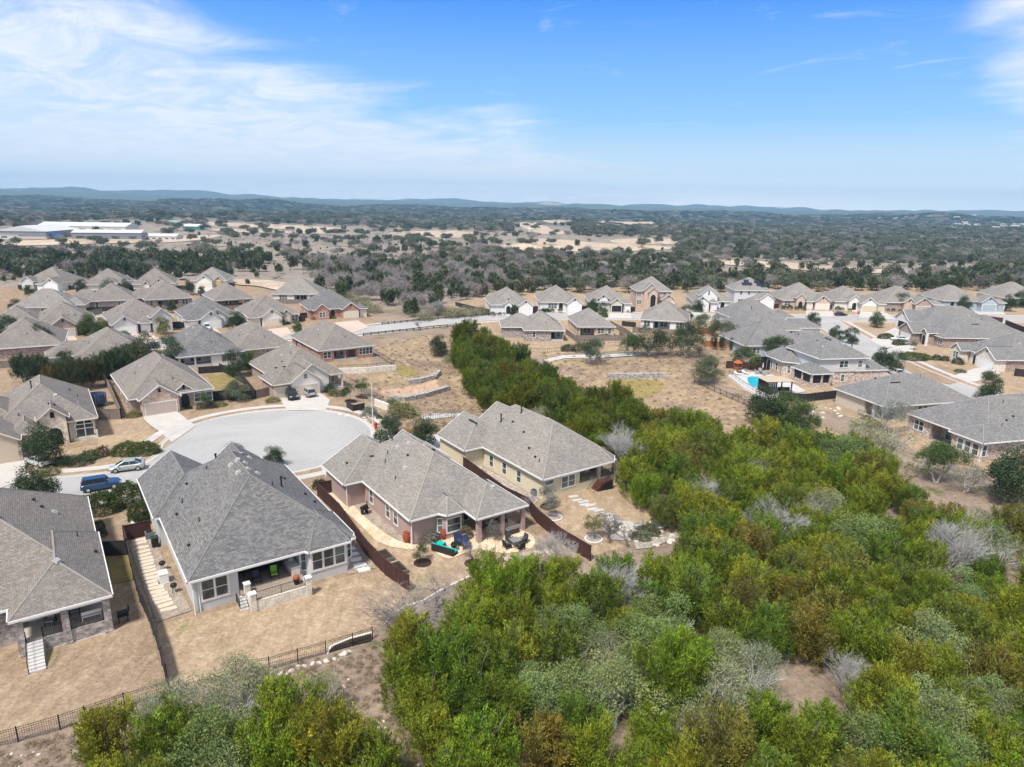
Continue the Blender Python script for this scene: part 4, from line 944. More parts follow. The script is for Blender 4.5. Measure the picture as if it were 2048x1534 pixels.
def road(name,ln,w,off,**k):
    A=offset_line(ln,w/2); B=offset_line(ln,-w/2); sheet(name,A+B[::-1],off,asph_m,step=6)
    for sgn in (1,-1):
        strip('kerb',ln,sgn*w/2,sgn*(w/2+.55),off+.05,conc_m,.1)
        strip('pavement',ln,sgn*(w/2+2.2),sgn*(w/2+3.7),off+.05,conc_m,.1)
road('road',thr,9.5,.055); road('road',side_,9.,.065)
road('road',catmull([(-185,128),(-165,170),(-140,215),(-120,255)],6),8.5,.075)
for pts,m in (((286,831),(351,822),(361,829),(376,842),(392,852),(376,864),(344,886),(316,862),(299,850),(288,840)),conc_m),\
    (((551,789),(635,785),(643,788),(660,801),(656,813),(650,822),(575,822),(561,801)),conc_m),\
    (((-120,900),(20,905),(46,903),(52,945),(44,962),(0,978),(-120,1010)),conc_m),\
    (((740,876),(792,867),(886,871),(905,905),(800,905),(734,893)),concw_m),(((640,933),(720,890),(790,900),(690,965),(655,960)),concw_m),\
    (((225,672),(302,664),(312,676),(255,690)),peachc_m),(((383,662),(432,657),(448,673),(415,686)),peachc_m),(((528,660),(575,655),(583,669),(545,682)),peachc_m),\
    (((668,646),(716,641),(738,655),(700,668)),peachc_m),(((70,675),(146,668),(155,680),(105,698)),peachc_m),(((70,580),(134,578),(112,605),(92,600)),conc_m),(((383,575),(428,572),(438,586),(400,592)),conc_m),\
    (((1040,626),(1070,625),(1080,640),(1045,640)),conc_m),(((1135,622),(1165,622),(1175,640),(1140,640)),conc_m),(((1212,620),(1258,620),(1265,638),(1212,638)),conc_m),\
    (((1330,622),(1352,622),(1360,640),(1330,640)),conc_m),(((1372,618),(1405,618),(1412,640),(1375,640)),conc_m),(((1612,620),(1662,620),(1672,634),(1612,634)),conc_m),(((1715,622),(1768,622),(1790,640),(1720,637)),conc_m),\
    (((1835,625),(1890,625),(1900,640),(1840,640)),conc_m),(((1945,612),(2000,616),(2012,630),(1950,630)),conc_m),\
    (((1740,680),(1790,655),(1812,668),(1800,690),(1770,700)),conc_m),(((1755,700),(1800,692),(1830,690),(1825,705),(1775,710)),conc_m),\
    (((1900,755),(1950,737),(1990,733),(2000,748),(1950,765)),conc_m):
    sheet('driveway',wp(pts),.13,m,step=4)
# sandy ground and tracks in the distance
for px in (((1000,492),(1040,486),(1060,478),(1120,480),(1190,486),(1290,490),(1345,497),(1300,502),(1180,502),(1130,500),(1100,508),(1030,504)),
    ((780,466),(900,462),(980,470),(900,476),(820,473)),((1030,448),(1075,446),(1100,458),(1140,466),(1120,470),(1060,462)),
    ((1085,438),(1140,437),(1135,443),(1090,444)),((1195,443),(1310,442),(1300,452),(1200,452)),((1230,480),(1340,478),(1350,488),(1240,488)),
    ((440,458),(650,462),(640,468),(430,462)),((0,484),(200,477),(320,474),(440,470),(420,478),(330,486),(200,488),(0,492)),((340,446),(400,444),(400,450),(342,452)),
    ((420,444),(500,448),(660,455),(700,462),(640,463),(520,456),(430,452)),((230,540),(260,541)) ,((470,560),(560,565),(640,590),(600,592),(520,575),(470,570)),
    ((690,420),(740,419),(730,424),(700,425)),((1160,434),(1210,433),(1210,437),(1165,438)),((1370,455),(1490,462),(1500,467),(1380,461)),
    ((1440,520),(1600,528),(1760,540),(1900,545),(1890,549),(1700,546),(1560,538),(1430,528))):
    if len(px)<3: continue
    sheet('bare_soil',catmull([G(*p)[:2] for p in px],4,True),.5,caliche_m,step=14)
o_=[]
# soil stockpile: a long low heap
def heap(c,rx,ry,h,rz,label):
    mb=MB(); n=30; rings=9; V={}
    rr=random.Random(3)
    for j in range(rings+1):
        for i in range(n):
            a=2*math.pi*i/n; t=j/rings; k=1+.12*math.sin(3*a+1)+.08*math.sin(7*a); z=h*(1-t)**.8*(1+.25*math.sin(2*a+.5)*(t))*(1 if j<rings else 0)
            x=rx*t*k*math.cos(a); y=ry*t*k*math.sin(a); V[j,i]=(x*math.cos(rz)-y*math.sin(rz),x*math.sin(rz)+y*math.cos(rz),z+rr.uniform(-.2,.2)*(j<rings))
    for j in range(rings):
        for i in range(n): mb.poly([V[j,i],V[j+1,i],V[j+1,(i+1)%n],V[j,(i+1)%n]])
    o=mb.build('soil_heap',caliche_m,smooth=True,loc=(c[0],c[1],Tz(*c)-.3)); tag(o,label,'soil heap')
heap(G(1050,502)[:2],24,12,6.5,.1,'pale heap of excavated soil on the building site beyond the wood')
heap(G(1110,500)[:2],26,13,3.8,-.1,'lower rust-streaked heap of soil beside the pale one')
# ================================================================== SKY, SUN, AIR
w=bpy.data.worlds.new("World"); scene.world=w; w.use_nodes=True; n=w.node_tree
SUNV=Vector((-.27,-.45,.85)).normalized()
bg=n.nodes['Background']
sky=n.nodes.new('ShaderNodeTexSky'); sky.sky_type='NISHITA'; sky.sun_disc=False; sky.sun_elevation=math.asin(SUNV.z); sky.sun_rotation=math.atan2(SUNV.x,SUNV.y)
sky.dust_density=.6; sky.ozone_density=2
tc=n.nodes.new('ShaderNodeTexCoord'); sp=n.nodes.new('ShaderNodeSeparateXYZ'); n.links.new(tc.outputs['Generated'],sp.inputs[0])
def M(op,a,b=None,c=None):
    x=n.nodes.new('ShaderNodeMath'); x.operation=op
    for i,v in enumerate((a,b,c)):
        if v is None: continue
        if isinstance(v,(int,float)): x.inputs[i].default_value=v
        else: n.links.new(v,x.inputs[i])
    return x.outputs[0]
el=M('MULTIPLY',M('ARCSINE',sp.outputs[2]),57.2958); azd=M('MULTIPLY',M('ARCTAN2',sp.outputs[0],sp.outputs[1]),57.2958)
rp=n.nodes.new('ShaderNodeValToRGB'); n.links.new(M('DIVIDE',el,60.),rp.inputs[0])
cr=rp.color_ramp
for i,(p_,c) in enumerate(((0,(1.6,1.52,1.42)),(.045,(.80,.95,1.05)),(.11,(.33,.66,1.05)),(.24,(.075,.335,1.0)),(.5,(.04,.17,.55)),(1,(.05,.12,.28)))):
    if i>=len(cr.elements): cr.elements.new(p_)
    cr.elements[i].position=p_; cr.elements[i].color=c4(c)
sk=n.nodes.new('ShaderNodeMix'); sk.data_type='RGBA'; sk.blend_type='MULTIPLY'; sk.inputs[0].default_value=1; n.links.new(sky.outputs[0],sk.inputs[6]); sk.inputs[7].default_value=(.10,.10,.10,1)
base=mix(n,sk.outputs[2],rp.outputs[0],.94)
# thin cloud: density from streaky noise laid on a high flat layer, thicker to the left and overhead
den=M('ADD',sp.outputs[2],.09)
cx=M('DIVIDE',sp.outputs[0],den); cy=M('DIVIDE',sp.outputs[1],den)
cb=n.nodes.new('ShaderNodeCombineXYZ'); n.links.new(M('ADD',M('MULTIPLY',cx,1.),M('MULTIPLY',cy,.35)),cb.inputs[0]); n.links.new(M('MULTIPLY',cy,.9),cb.inputs[1])
n1=noise(n,.75,9,.62,cb.outputs[0],.7); n2=noise(n,2.2,8,.68,cb.outputs[0],1.1)
edge=M('ADD',M('MULTIPLY',azd,-.285),6.4)
left=M('ADD',M('MULTIPLY',M('SUBTRACT',edge,el),.17),M('MULTIPLY',M('SUBTRACT',n1,.5),2.6))
rt=M('ADD',M('MULTIPLY',M('ADD',M('SUBTRACT',azd,31.),M('MULTIPLY',M('SUBTRACT',el,10.),.45)),.15),M('MULTIPLY',M('SUBTRACT',n1,.5),2.0))
top_=M('MINIMUM',M('ADD',M('MULTIPLY',M('SUBTRACT',el,26.),.06),M('MULTIPLY',M('SUBTRACT',n1,.5),1.5)),.42)
cl=M('MAXIMUM',M('MAXIMUM',left,rt),top_)
def ss(v,a,b):
    x=n.nodes.new('ShaderNodeMapRange'); x.interpolation_type='SMOOTHSTEP'; n.links.new(v,x.inputs[0]); x.inputs[1].default_value=a; x.inputs[2].default_value=b; return x.outputs[0]
wisp=M('MULTIPLY',ss(n2,.56,.76),.30)
cov=M('MAXIMUM',M('MULTIPLY',M('MULTIPLY',ss(cl,.0,.75),M('ADD',.48,M('MULTIPLY',ss(n2,.33,.66),.52))),.86),wisp)
cc=mix(n,base,(1.0,1.01,1.06),cov)
n.links.new(cc,bg.inputs['Color']); bg.inputs['Strength'].default_value=.82
sl=bpy.data.lights.new('sun','SUN'); sl.energy=4.1; sl.angle=R(8); sl.color=(1,.955,.90)
so=bpy.data.objects.new('sun',sl); COL.objects.link(so); so.rotation_mode='QUATERNION'; so.rotation_quaternion=SUNV.to_track_quat('Z','Y')
scene.view_settings.view_transform='Standard'; scene.view_settings.look='None'; scene.view_settings.exposure=0.36; scene.view_settings.gamma=1
HZ=True
if HZ:
    mb=MB().box((0,3900,135),(19000,9400,300)); hm=bpy.data.materials.new('air'); hm.use_nodes=True; hn=hm.node_tree; hn.nodes.remove(hn.nodes['Principled BSDF'])
    vp=hn.nodes.new('ShaderNodeVolumePrincipled'); vp.inputs['Density'].default_value=.00013; vp.inputs['Color'].default_value=(.34,.67,1.0,1); vp.inputs['Anisotropy'].default_value=.0
    hn.links.new(vp.outputs[0],hn.nodes['Material Output'].inputs['Volume']); o=mb.build('haze',hm); tag(o,kind='stuff')
    o.visible_shadow=True
cy_=scene.cycles; cy_.volume_bounces=0; cy_.max_bounces=5; cy_.diffuse_bounces=2; cy_.transparent_max_bounces=4; cy_.use_adaptive_sampling=True; cy_.adaptive_threshold=.02; cy_.use_denoising=True

# ================================================================== FENCES
def fence_pts(pts,zs=None): return [(x,y,Tz(x,y)) for x,y in pts]
def resample(pts,step):
    out=[pts[0]]
    for (ax,ay),(bx,by) in zip(pts[:-1],pts[1:]):
        L=math.hypot(bx-ax,by-ay); k=max(1,round(L/step))
        out+= [(ax+(bx-ax)*i/k,ay+(by-ay)*i/k) for i in range(1,k+1)]
    return out
def iron_fence(px,label,h=1.25,world=False,step=2.3,pick=.14,m=None,detail=True,z=None,group=None):
    pts=resample(px if world else [G(*p)[:2] for p in px],step); x0,y0=pts[0]; zf=(lambda x,y:z) if z is not None else Tz
    root=empty('iron_fence',(x0,y0,0),0,label,'fence',group); m=m or black_m; q=[(x-x0,y-y0,zf(x,y)) for x,y in pts]
    r=MB()
    for a,b in zip(q[:-1],q[1:]):
        for zz in (h-.06,h-.22,.12): r.tube((a[0],a[1],a[2]+zz),(b[0],b[1],b[2]+zz),.022,n=4,cap=False)
    r.build('rail',m,root)
    if detail:
        p=MB()
        for a,b in zip(q[:-1],q[1:]):
            L=math.hypot(b[0]-a[0],b[1]-a[1]); k=max(1,int(L/pick))
            for i in range(1,k):
                t=i/k; X,Y,Z=[a[j]+(b[j]-a[j])*t for j in range(3)]; p.tube((X,Y,Z+.05),(X,Y,Z+h+.04),.011,n=3,cap=False)
        p.build('picket',m,root)
        for a in q: MB().box((a[0],a[1],a[2]+h/2),(.07,.07,h+.12)).build('post',m,root)
    else:
        p=MB()
        for a,b in zip(q[:-1],q[1:]):
            for i in range(4):
                t=i/4; X,Y,Z=[a[j]+(b[j]-a[j])*t for j in range(3)]; p.tube((X,Y,Z-.1),(X,Y,Z+h+.03),.035 if i==0 else .015,n=4,cap=False)
        p.build('post',m,root)
    return root
def wood_fence(px,label,h=1.8,m=None,world=False,step=2.4,posts=True,group=None,cat='fence',name='board_fence'):
    pts=resample(px if world else [G(*p)[:2] for p in px],step); x0,y0=pts[0]; root=empty(name,(x0,y0,0),0,label,cat,group); m=m or W_dark
    q=[(x-x0,y-y0,Tz(x,y)) for x,y in pts]; mb=MB(); cp=MB()
    for a,b in zip(q[:-1],q[1:]):
        L=math.hypot(b[0]-a[0],b[1]-a[1]); ang=math.atan2(b[1]-a[1],b[0]-a[0]); z=min(a[2],b[2]); cx,cy=(a[0]+b[0])/2,(a[1]+b[1])/2
        mb.box((cx,cy,z+h/2-.05),(L,.05,h+.1),ang); cp.box((cx,cy,z+h+.025),(L,.12,.045),ang)
        for zz in (.35,h-.35): cp.box((cx-math.sin(ang)*.05,cy+math.cos(ang)*.05,z+zz),(L,.05,.09),ang)
    mb.build('panel',m,root); cp.build('rail',m,root)
    if posts:
        for a in q: MB().box((a[0],a[1],a[2]+h/2+.03),(.13,.13,h+.18)).build('post',m,root)
    return root
iron_fence([(-60,1508),(37,1484),(121,1460),(172,1441),(250,1415),(340,1388)],'black iron picket fence below the stone house lawn',1.25)
iron_fence([(473,1349),(539,1341),(596,1324),(652,1308),(706,1292),(745,1279)],'black iron picket fence below the gray-roofed house lawn',1.25)
wood_fence([(257,1110),(268,1160),(281,1205),(299,1243),(318,1300),(334,1366)],'dark stepped board fence between the two front lawns',1.7,W_dark)
wood_fence([(205,1113),(257,1110)],'short dark gate fence beside the stone house',1.7,W_dark)
wood_fence([(250,1082),(302,1070)],'red-brown gate fence between hedge garden and stone path',1.8,W_red)
wood_fence([(250,1084),(257,1108)],'short red-brown return fence at the path corner',1.75,W_red)
wood_fence([(636,992),(679,1035),(733,1110),(772,1152),(818,1184)],'long red-brown board fence between gray and mauve houses',1.8,W_red)
wood_fence([(638,991),(672,985)],'red-brown gate fence at the mauve house side yard',1.8,W_red)
wood_fence([(898,915),(950,955),(1010,1000),(1055,1022),(1074,1046),(1100,1068),(1119,1085),(1150,1104),(1180,1122)],'curving red-brown board fence between mauve and cream houses',1.8,W_red)
wood_fence([(195,840),(243,838)],'weathered gray fence beside the arched-entry house',1.8,W_gray); wood_fence([(243,838),(225,795),(210,765)],'weathered gray side fence running back from the cul-de-sac',1.8,W_gray)
wood_fence([(426,802),(512,798)],'black board fence right of the rose stone house',1.7,W_dark); wood_fence([(512,798),(545,790)],'dark gray board fence left of the three-bay garage',1.7,W_gray)
wood_fence([(512,798),(490,770),(468,755),(440,742)],'black board fence running up behind the small lawn',1.7,W_dark)
wood_fence([(398,748),(452,744)],'black board fence below the roofed white patio',1.5,W_dark)
wood_fence([(694,816),(706,824),(729,820)],'short black board fence wrapping the utility corner',1.3,W_dark)
wood_fence([(22,632),(80,628),(128,622)],'black board fence behind the tan brick house',1.7,W_dark); wood_fence([(170,634),(205,628)],'gray board fence below the half-hidden brick house',1.7,W_gray)
wood_fence([(340,603),(352,612)],'reddish gate fence beside the dark brick house',1.7,W_red)
wood_fence([(444,620),(500,612)],'dark board fence behind the mustard house',1.6,W_dark)
WF=[G(*p)[:2] for p in ((676,744),(735,741),(790,736))]
# retaining walls
def wall_run(px,h,label,t=.45,m=None,z0=-.4,top=None,name='retaining_wall'):
    pts=[G(*p)[:2] for p in px]; pts=resample(pts,2.); x0,y0=pts[0]; mb=MB()
    for a,b in zip(pts[:-1],pts[1:]):
        L=math.hypot(b[0]-a[0],b[1]-a[1]); ang=math.atan2(b[1]-a[1],b[0]-a[0]); z=Tz((a[0]+b[0])/2,(a[1]+b[1])/2)
        mb.box(((a[0]+b[0])/2-x0,(a[1]+b[1])/2-y0,z+(h+z0)/2),(L+.02,t,h-z0),ang)
    return tag(mb.build(name,m or B_wall,loc=(x0,y0,0)),label,'retaining wall')
wall_run([(678,748),(735,746),(792,741)],1.3,'long pale block wall under the red brick house fence',m=B_white)
wall_run([(751,812),(777,822)],1.4,'short pale block wall beside the gray bushes',m=B_white)
iron_fence([(676,741),(735,738),(789,733)],'black iron fence on the pale block wall',1.2,detail=False); iron_fence([(789,733),(765,718),(746,708)],'black iron fence climbing beside the red brick house',1.3,detail=False)
iron_fence([(692,764),(730,783),(768,805),(751,811)],'black iron fence along the dry basin rim',1.3,detail=False)
iron_fence([(740,850-6),(0,0)][:1]+[(745,846)],'',1.) if False else None
wall_run([(815,768),(840,765),(868,758),(878,748)],1.0,'curved gray rubble wall across the upper basin',1.2)
wall_run([(778,800),(810,802),(850,794),(880,785),(897,780)],1.0,'long curved gray rubble wall across the lower basin',1.2)
wall_run([(1215,757),(1260,757),(1300,756),(1332,756)],1.2,'straight rubble wall with pale cap in the right meadow',1.0)
iron_fence([(842,843),(880,838),(925,834)],'thin black fence beside the basin path',1.1,detail=False); iron_fence([(838,860),(880,862),(925,864)],'thin black fence above the cream house driveway',1.1,detail=False)
sheet('path',[G(*p)[:2] for p in ((838,833),(870,828),(912,826),(945,832),(940,838),(900,836),(850,842))],.16,pathc_m)
sheet('path',[G(*p)[:2] for p in ((1085,722),(1125,712),(1210,710),(1280,707),(1283,712),(1200,717),(1130,718),(1095,726))],.2,pathc_m,step=2)
sheet('path',[G(*p)[:2] for p in ((940,700),(960,700),(990,735),(960,740))],.2,pathc_m,step=2)
iron_fence([(1388,765),(1428,784),(1465,800),(1499,815)],'black iron fence along the pool house meadow edge',1.25,detail=True)
iron_fence([(1216,693),(1271,689)],'thin iron fence below the brown brick house garden',1.2,detail=False); iron_fence([(1060,704),(1095,706),(1128,702)],'thin iron fence below the furnished white patio',1.2,detail=False)
wood_fence([(1220,652),(1250,668),(1277,688)],'gray board fence running down between two far gardens',1.7,W_gray); wood_fence([(1244,652),(1271,655)],'short black fence at the far garden corner',1.6,W_dark)
wood_fence([(1131,668),(1160,690)],'gray board fence between the two far brick houses',1.6,W_gray)
wood_fence([(911,612),(950,622),(990,629)],'black board fence left of the arched white house',1.5,W_dark)
wood_fence([(1390,668),(1428,669)],'orange cedar fence behind the oaks',1.8,W_orange); wood_fence([(1409,694),(1440,697),(1470,698)],'orange cedar fence beside the blue-gray house',1.8,W_orange)
wood_fence([(1452,737),(1500,740),(1560,741)],'dark brown fence behind the trampoline',1.8,W_red)
wood_fence([(1557,800),(1608,805),(1647,800),(1694,795)],'long black fence between the pool and pale brick houses',1.7,W_dark)
wood_fence([(1949,640),(2004,646)],'red-brown fence by the far pale garages',1.8,W_red); wood_fence([(2010,650),(2060,670)],'black fence at the far right gravel yard',1.7,W_dark)
wood_fence([(2028,752),(2080,758)],'dark fence stub beside the white stone house',1.8,W_dark)
wood_fence([(1980,950),(2060,930)],'weathered fence below the rose brick house',1.8,W_gray); iron_fence([(1885,948),(1925,962),(1985,952)],'thin iron fence under the trees by the rose brick house',1.3,detail=False)
def guard(px,label,h=.75):
    pts=resample([G(*p)[:2] for p in px],2.4); x0,y0=pts[0]; root=empty('guard_rail',(x0,y0,0),0,label,'guard rail'); mb=MB(); pp=MB()
    for a,b in zip(pts[:-1],pts[1:]):
        za,zb=Tz(*a),Tz(*b); L=math.hypot(b[0]-a[0],b[1]-a[1]); ang=math.atan2(b[1]-a[1],b[0]-a[0])
        for zz in (.35,.7): mb.box(((a[0]+b[0])/2-x0,(a[1]+b[1])/2-y0,(za+zb)/2+zz),(L,.08,.16),ang)
        pp.box((a[0]-x0,a[1]-y0,za+.4),(.2,.2,.9),ang)
    mb.build('rail',W_dark,root); pp.build('post',W_dark,root)
guard([(764,650),(850,641),(930,635),(1000,630)],'dark low guard rail on the far side of the through road')
guard([(727,672),(800,664),(880,656),(962,651)],'dark low guard rail on the near side of the through road')

# ================================================================== PATHS AND BEDS
sheet('gravel_bed',wp([(256,1085),(303,1073),(384,1222),(314,1246),(285,1165)]),.10,gravel_m)
sheet('gravel_bed',wp([(690,1105),(712,1085),(752,1137),(697,1150)]),.10,gravel_m)
sheet('gravel_bed',wp([(662,990),(735,1003),(822,1092),(812,1100),(790,1090),(740,1055),(700,1022)]),.10,gravel_m)
sheet('flagstone_path',wp(catmull([(655,985),(675,1010),(700,1032),(732,1062),(752,1082),(780,1094),(815,1100),(845,1101),(845,1094),(815,1088),(790,1080),(760,1060),(735,1040),(705,1010),(685,990)],4,True)),.12,flag_m)
sheet('flagstone_patio',wp(catmull([(866,1092),(872,1106),(896,1119),(925,1110),(955,1100),(985,1106),(1015,1108),(1050,1103),(1068,1092),(1068,1078),(1048,1064),(1010,1058),(955,1062),(900,1078)],4,True)),.13,flag_m)
sheet('concrete_edging',wp([(1045,1107),(1110,1098),(1112,1103),(1050,1120),(1000,1125),(1000,1120)]),.11,stone_bed_m)
sheet('rock_bed',wp([(932,926),(958,930),(1062,990),(1078,1000),(1062,1016),(1000,975),(945,945)]),.11,stone_bed_m)
sheet('stone_terrace',wp([(1205,1057),(1235,1040),(1262,1042),(1300,1058),(1262,1082),(1222,1080)]),.13,conc_m)
sheet('rock_bed',wp([(1268,1086),(1310,1070),(1352,1056),(1362,1068),(1300,1095),(1272,1098)]),.12,stone_bed_m)
for (u,v,lb) in ((1108,1035,'near the red-brown fence'),(1187,1078,'below the stone terrace'),(1316,1043,'near the right lawn edge')):
    c=P(u,v,0); mb=MB(); mb.lathe([(1.05,-.3),(1.05,.14),(.9,.14),(.9,.05)],n=22); o=mb.build('edging_ring',trim,loc=(c[0],c[1],Tz(*c))); tag(o,'pale round stone edging ring '+lb,'garden edging')
    sheet('mulch',arc(c,.9,0,345,22),.10,stone_bed_m,step=.9)
for (u,v) in ((845,1127),(946,1128),(723,790),(702,802),(1095,1014)):
    sheet('mulch',arc(P(u,v,0),.95 if v>1000 else 1.2,0,345,20),.12,mulch_m,step=.9)
sheet('mulch',wp([(262,1036),(300,1022),(304,1048),(285,1055),(268,1048)]),.12,mulch_m)
wall_run([(262,1040),(266,1050),(285,1055)],.25,'low curved white stone bed edge beside the hedges',.3,trim,name='bed_edging')
wall_run([(1232,960),(1290,995),(1340,1030),(1362,1047)],.35,'low pale wall along the dark wood edge of the lawn',.35,B_white)
wall_run([(655,1308),(662,1294),(700,1278),(745,1266)],.12,'white curb around the dark planting bed by the fence',.16,trim,name='bed_edging')
sheet('mulch',wp([(658,1306),(668,1294),(700,1281),(742,1270),(742,1284),(700,1294)]),.13,mulch_m)
wall_run([(770,1248),(782,1230),(810,1215),(850,1200),(880,1182),(945,1150)],.1,'long white curb below the mauve house lawn',.15,trim,name='bed_edging')
gs='stepping stones'
def stone(x,y,w_,d_,rz,label,group,m=None,h=.12):
    rr=random.Random(int(x*91+y*37)); pts=[(w_/2*sx*rr.uniform(.8,1.05),d_/2*sy*rr.uniform(.75,1.1)) for sx,sy in ((-1,-1),(0,-1.1),(1,-1),(1,1),(.1,1.1),(-1,1))]
    o=MB().prism(pts,-.1,h).build('stepping_stone',m or flag2_m,loc=(x,y,Tz(x,y)+.05),rz=rz); tag(o,label,'stepping stone',group); return o
flag2_m=plain('cream_flag',(.60,.51,.40),.9,0,.12,2)
pp_=catmull(wp([(276,1083),(287,1105),(293,1125),(298,1144),(307,1164),(316,1185),(326,1205),(340,1226)]),3)
for k,p in enumerate(pp_):
    if k<len(pp_)-1: stone(p[0],p[1],1.5,.62,R(35)+.1*math.sin(k*2.1),'cream slab of the path beside the dark stepped fence','slabs of the side path')
for k,p in enumerate(((1146,994),(1154,1001),(1167,1004),(1168,1010),(1181,1011),(1184,1019),(1197,1021),(1200,1028),(1212,1029),(1215,1036),(1226,1040))):
    x,y=P(*p,0); stone(x,y,1.5,.55,R(35-12),'pale slab crossing the lawn below the dark red stairs','slabs across the fire-pit lawn',concw_m)
for k,p in enumerate(((700,1100),(706,1110),(712,1121),(720,1132),(728,1141))):
    x,y=P(*p,0); stone(x,y,1.3,.75,R(25),'white slab on the gravel strip right of the bay window','slabs beside the bay window',trim)
for p,lb in (((770,1117),'upper'),((797,1142),'lower')):
    x,y=P(*p,0); t=empty('raised_planter',(x,y,Tz(x,y)),R(-55),lb+' raised wooden garden bed against the red-brown fence','garden bed')
    mb=MB(); 
    for q in ((0,.6,2.2,.08),(0,-.6,2.2,.08),(1.06,0,.08,1.12),(-1.06,0,.08,1.12)): mb.box((q[0],q[1],.25),(q[2],q[3],.55))
    mb.build('frame',W_gray,t); MB().box((0,0,.2),(2.02,1.1,.4)).build('soil',mulch_m,t)

# ================================================================== OUTDOOR THINGS
def at(h,x,y): return h.W(x,y)
def place(name,mbs,xy,label,cat,z=None,rz=0,group=None,s=1):
    t=empty(name,(xy[0],xy[1],Tz(*xy)+.1 if z is None else z),rz,label,cat,group); t.scale=(s,s,s)
    for nm,mb,m,*c in mbs: mb.build(nm,m,t,color=c[0] if c else None,smooth=False)
    return t
def pot(xy,label,s=1.,group='terracotta jars round the mauve house',z=None):
    mb=MB().lathe([(.0,0),(.22,0),(.36,.35),(.40,.65),(.33,.95),(.24,1.05),(.30,1.12),(.22,1.1),(.0,1.0)],n=18)
    o=mb.build('terracotta_jar',plain('terracotta',(.30,.075,.035),.6,0,.1),smooth=True,loc=(xy[0],xy[1],Tz(*xy)+.1 if z is None else z)); o.scale=(s,s,s); return tag(o,label,'jar',group)
pot(P(702,1003,0),'red jar beside the air-conditioning unit'); pot(P(813.6,1086,0),'red jar at the near corner of the mauve house',1.15); pot(P(888,1078,0),'red jar between silver shrub and bay window',1.1); pot(P(1042,1056,0),'red jar at the right end of the porch',.95)
def ac(xy,label,rz=0,z=None):
    place('air_conditioner',[('casing',MB().box((0,0,.45),(.85,.85,.75)),plain('ac_gray',(.17,.18,.18),.6)),('fan_guard',MB().lathe([(.36,.83),(.36,.88),(.05,.9),(0,.9)],n=16),blackp_m),('pad',MB().box((0,0,0),(1.1,1.1,.12)),concw_m)],xy,label,'air conditioner',z,rz)
ac(P(718,1005,0),'gray air conditioner beside the mauve wall',R(35)); ac(P(962,930,0),'gray air conditioner beside the cream house wall',R(35)); ac(P(1070,992,0),'gray air conditioner at the cream house rear corner',R(35)); ac(P(300,1078,0),'gray air conditioner by the red-brown gate',R(35)); 
place('trash_bin',[('body',MB().box((0,0,.55),(.65,.7,1.0),0,1.1),blackp_m),('lid',MB().box((0,.02,1.09),(.78,.85,.07)),plain('bin_green',(.02,.05,.04),.5))],P(311,1094,0),'dark wheeled bin against the gray house wall','bin',None,R(35))
place('generator',[('cabinet',MB().box((0,0,.55),(.8,1.0,.95)),white_m),('lid',MB().box((0,0,1.05),(.86,1.06,.08),0,.94),white_m),('pad',MB().box((0,0,.02),(1.0,1.2,.1)),concw_m)],P(328,1165,0),'white generator cabinet on the gravel beside the slab path','generator',None,R(35))
def ball(r,sq=1.,n=10): return [(max(1e-6,r*math.sin(math.pi*k/n)),r*sq*(1-math.cos(math.pi*k/n))) for k in range(n+1)]
def smoker(xy,label,rz=0):
    place('barbecue',[('barrel',MB().tube((-.45,0,.85),(.45,0,.85),.28,n=12),blackp_m),('chimney',MB().tube((.5,0,.9),(.5,0,1.5),.06,n=8),blackp_m),('leg',MB().box((-.35,0,.3),(.06,.45,.6)),black_m),('leg',MB().box((.35,0,.3),(.06,.45,.6)),black_m),('shelf',MB().box((0,-.4,.75),(.9,.25,.04)),black_m)],xy,label,'barbecue',None,rz)
smoker(P(729,1029,0),'black barrel smoker on the gravel beside the mauve house',R(60))
def kettle(xy,label):
    place('kettle_grill',[('bowl',MB().lathe(ball(.32,.8),(0,0,.5),14),blackp_m),('leg',MB().tube((.2,0,0),(.1,0,.6),.02),black_m),('leg',MB().tube((-.12,.18,0),(-.06,.1,.6),.02),black_m),('leg',MB().tube((-.12,-.18,0),(-.06,-.1,.6),.02),black_m)],xy,label,'grill')
kettle(P(326,1141,0),'covered black grill above the white cabinet'); kettle(P(349,1186,0),'black kettle grill lowest on the gravel strip')
place('gas_grill',[('cabinet',MB().box((0,0,.45),(1.1,.55,.8)),metal_m),('hood',MB().box((0,0,1.02),(.8,.5,.34),0,.8),plain('steel',(.55,.55,.56),.3,.8)),('shelf',MB().box((-.75,0,.85),(.4,.5,.04)),metal_m),('shelf',MB().box((.75,0,.85),(.4,.5,.04)),metal_m)],P(913,1071,0),'stainless gas grill under the bay window','grill',None,R(35))
place('storage_box',[('box',MB().box((0,0,.33),(1.7,.75,.6)),plain('brown_wicker',(.06,.045,.035),.8)),('lid',MB().box((0,0,.67),(1.76,.8,.08)),plain('gray_lid',(.15,.145,.14),.6))],P(1023,1068,0),'long dark storage box in front of the porch wall','storage box',None,R(35))
teal=plain('teal_cushion',(.01,.42,.36),.8,0,.06); wick=plain('dark_wicker',(.03,.027,.025),.8); blue_c=plain('navy_cushion',(.035,.055,.13),.8,0,.08)
sf=empty('corner_sofa',(*P(889,1106,0),.12),R(-28),'dark wicker corner sofa with turquoise cushions','sofa')
MB().box((0,0,.2),(2.9,.85,.36)).box((0,-.36,.55),(2.9,.12,.5)).box((-1.4,.0,.5),(.1,.85,.4)).box((-1.0,.75,.2),(.9,.75,.36)).build('frame',wick,sf)
for x in (-1.0,0,1.0):
    MB().box((x,.05,.45),(.92,.7,.14)).build('seat_cushion',teal,sf); MB().box((x,-.24,.68),(.9,.14,.36)).build('back_cushion',teal,sf)
MB().box((-1.0,.78,.45),(.85,.7,.14)).build('seat_cushion',teal,sf)
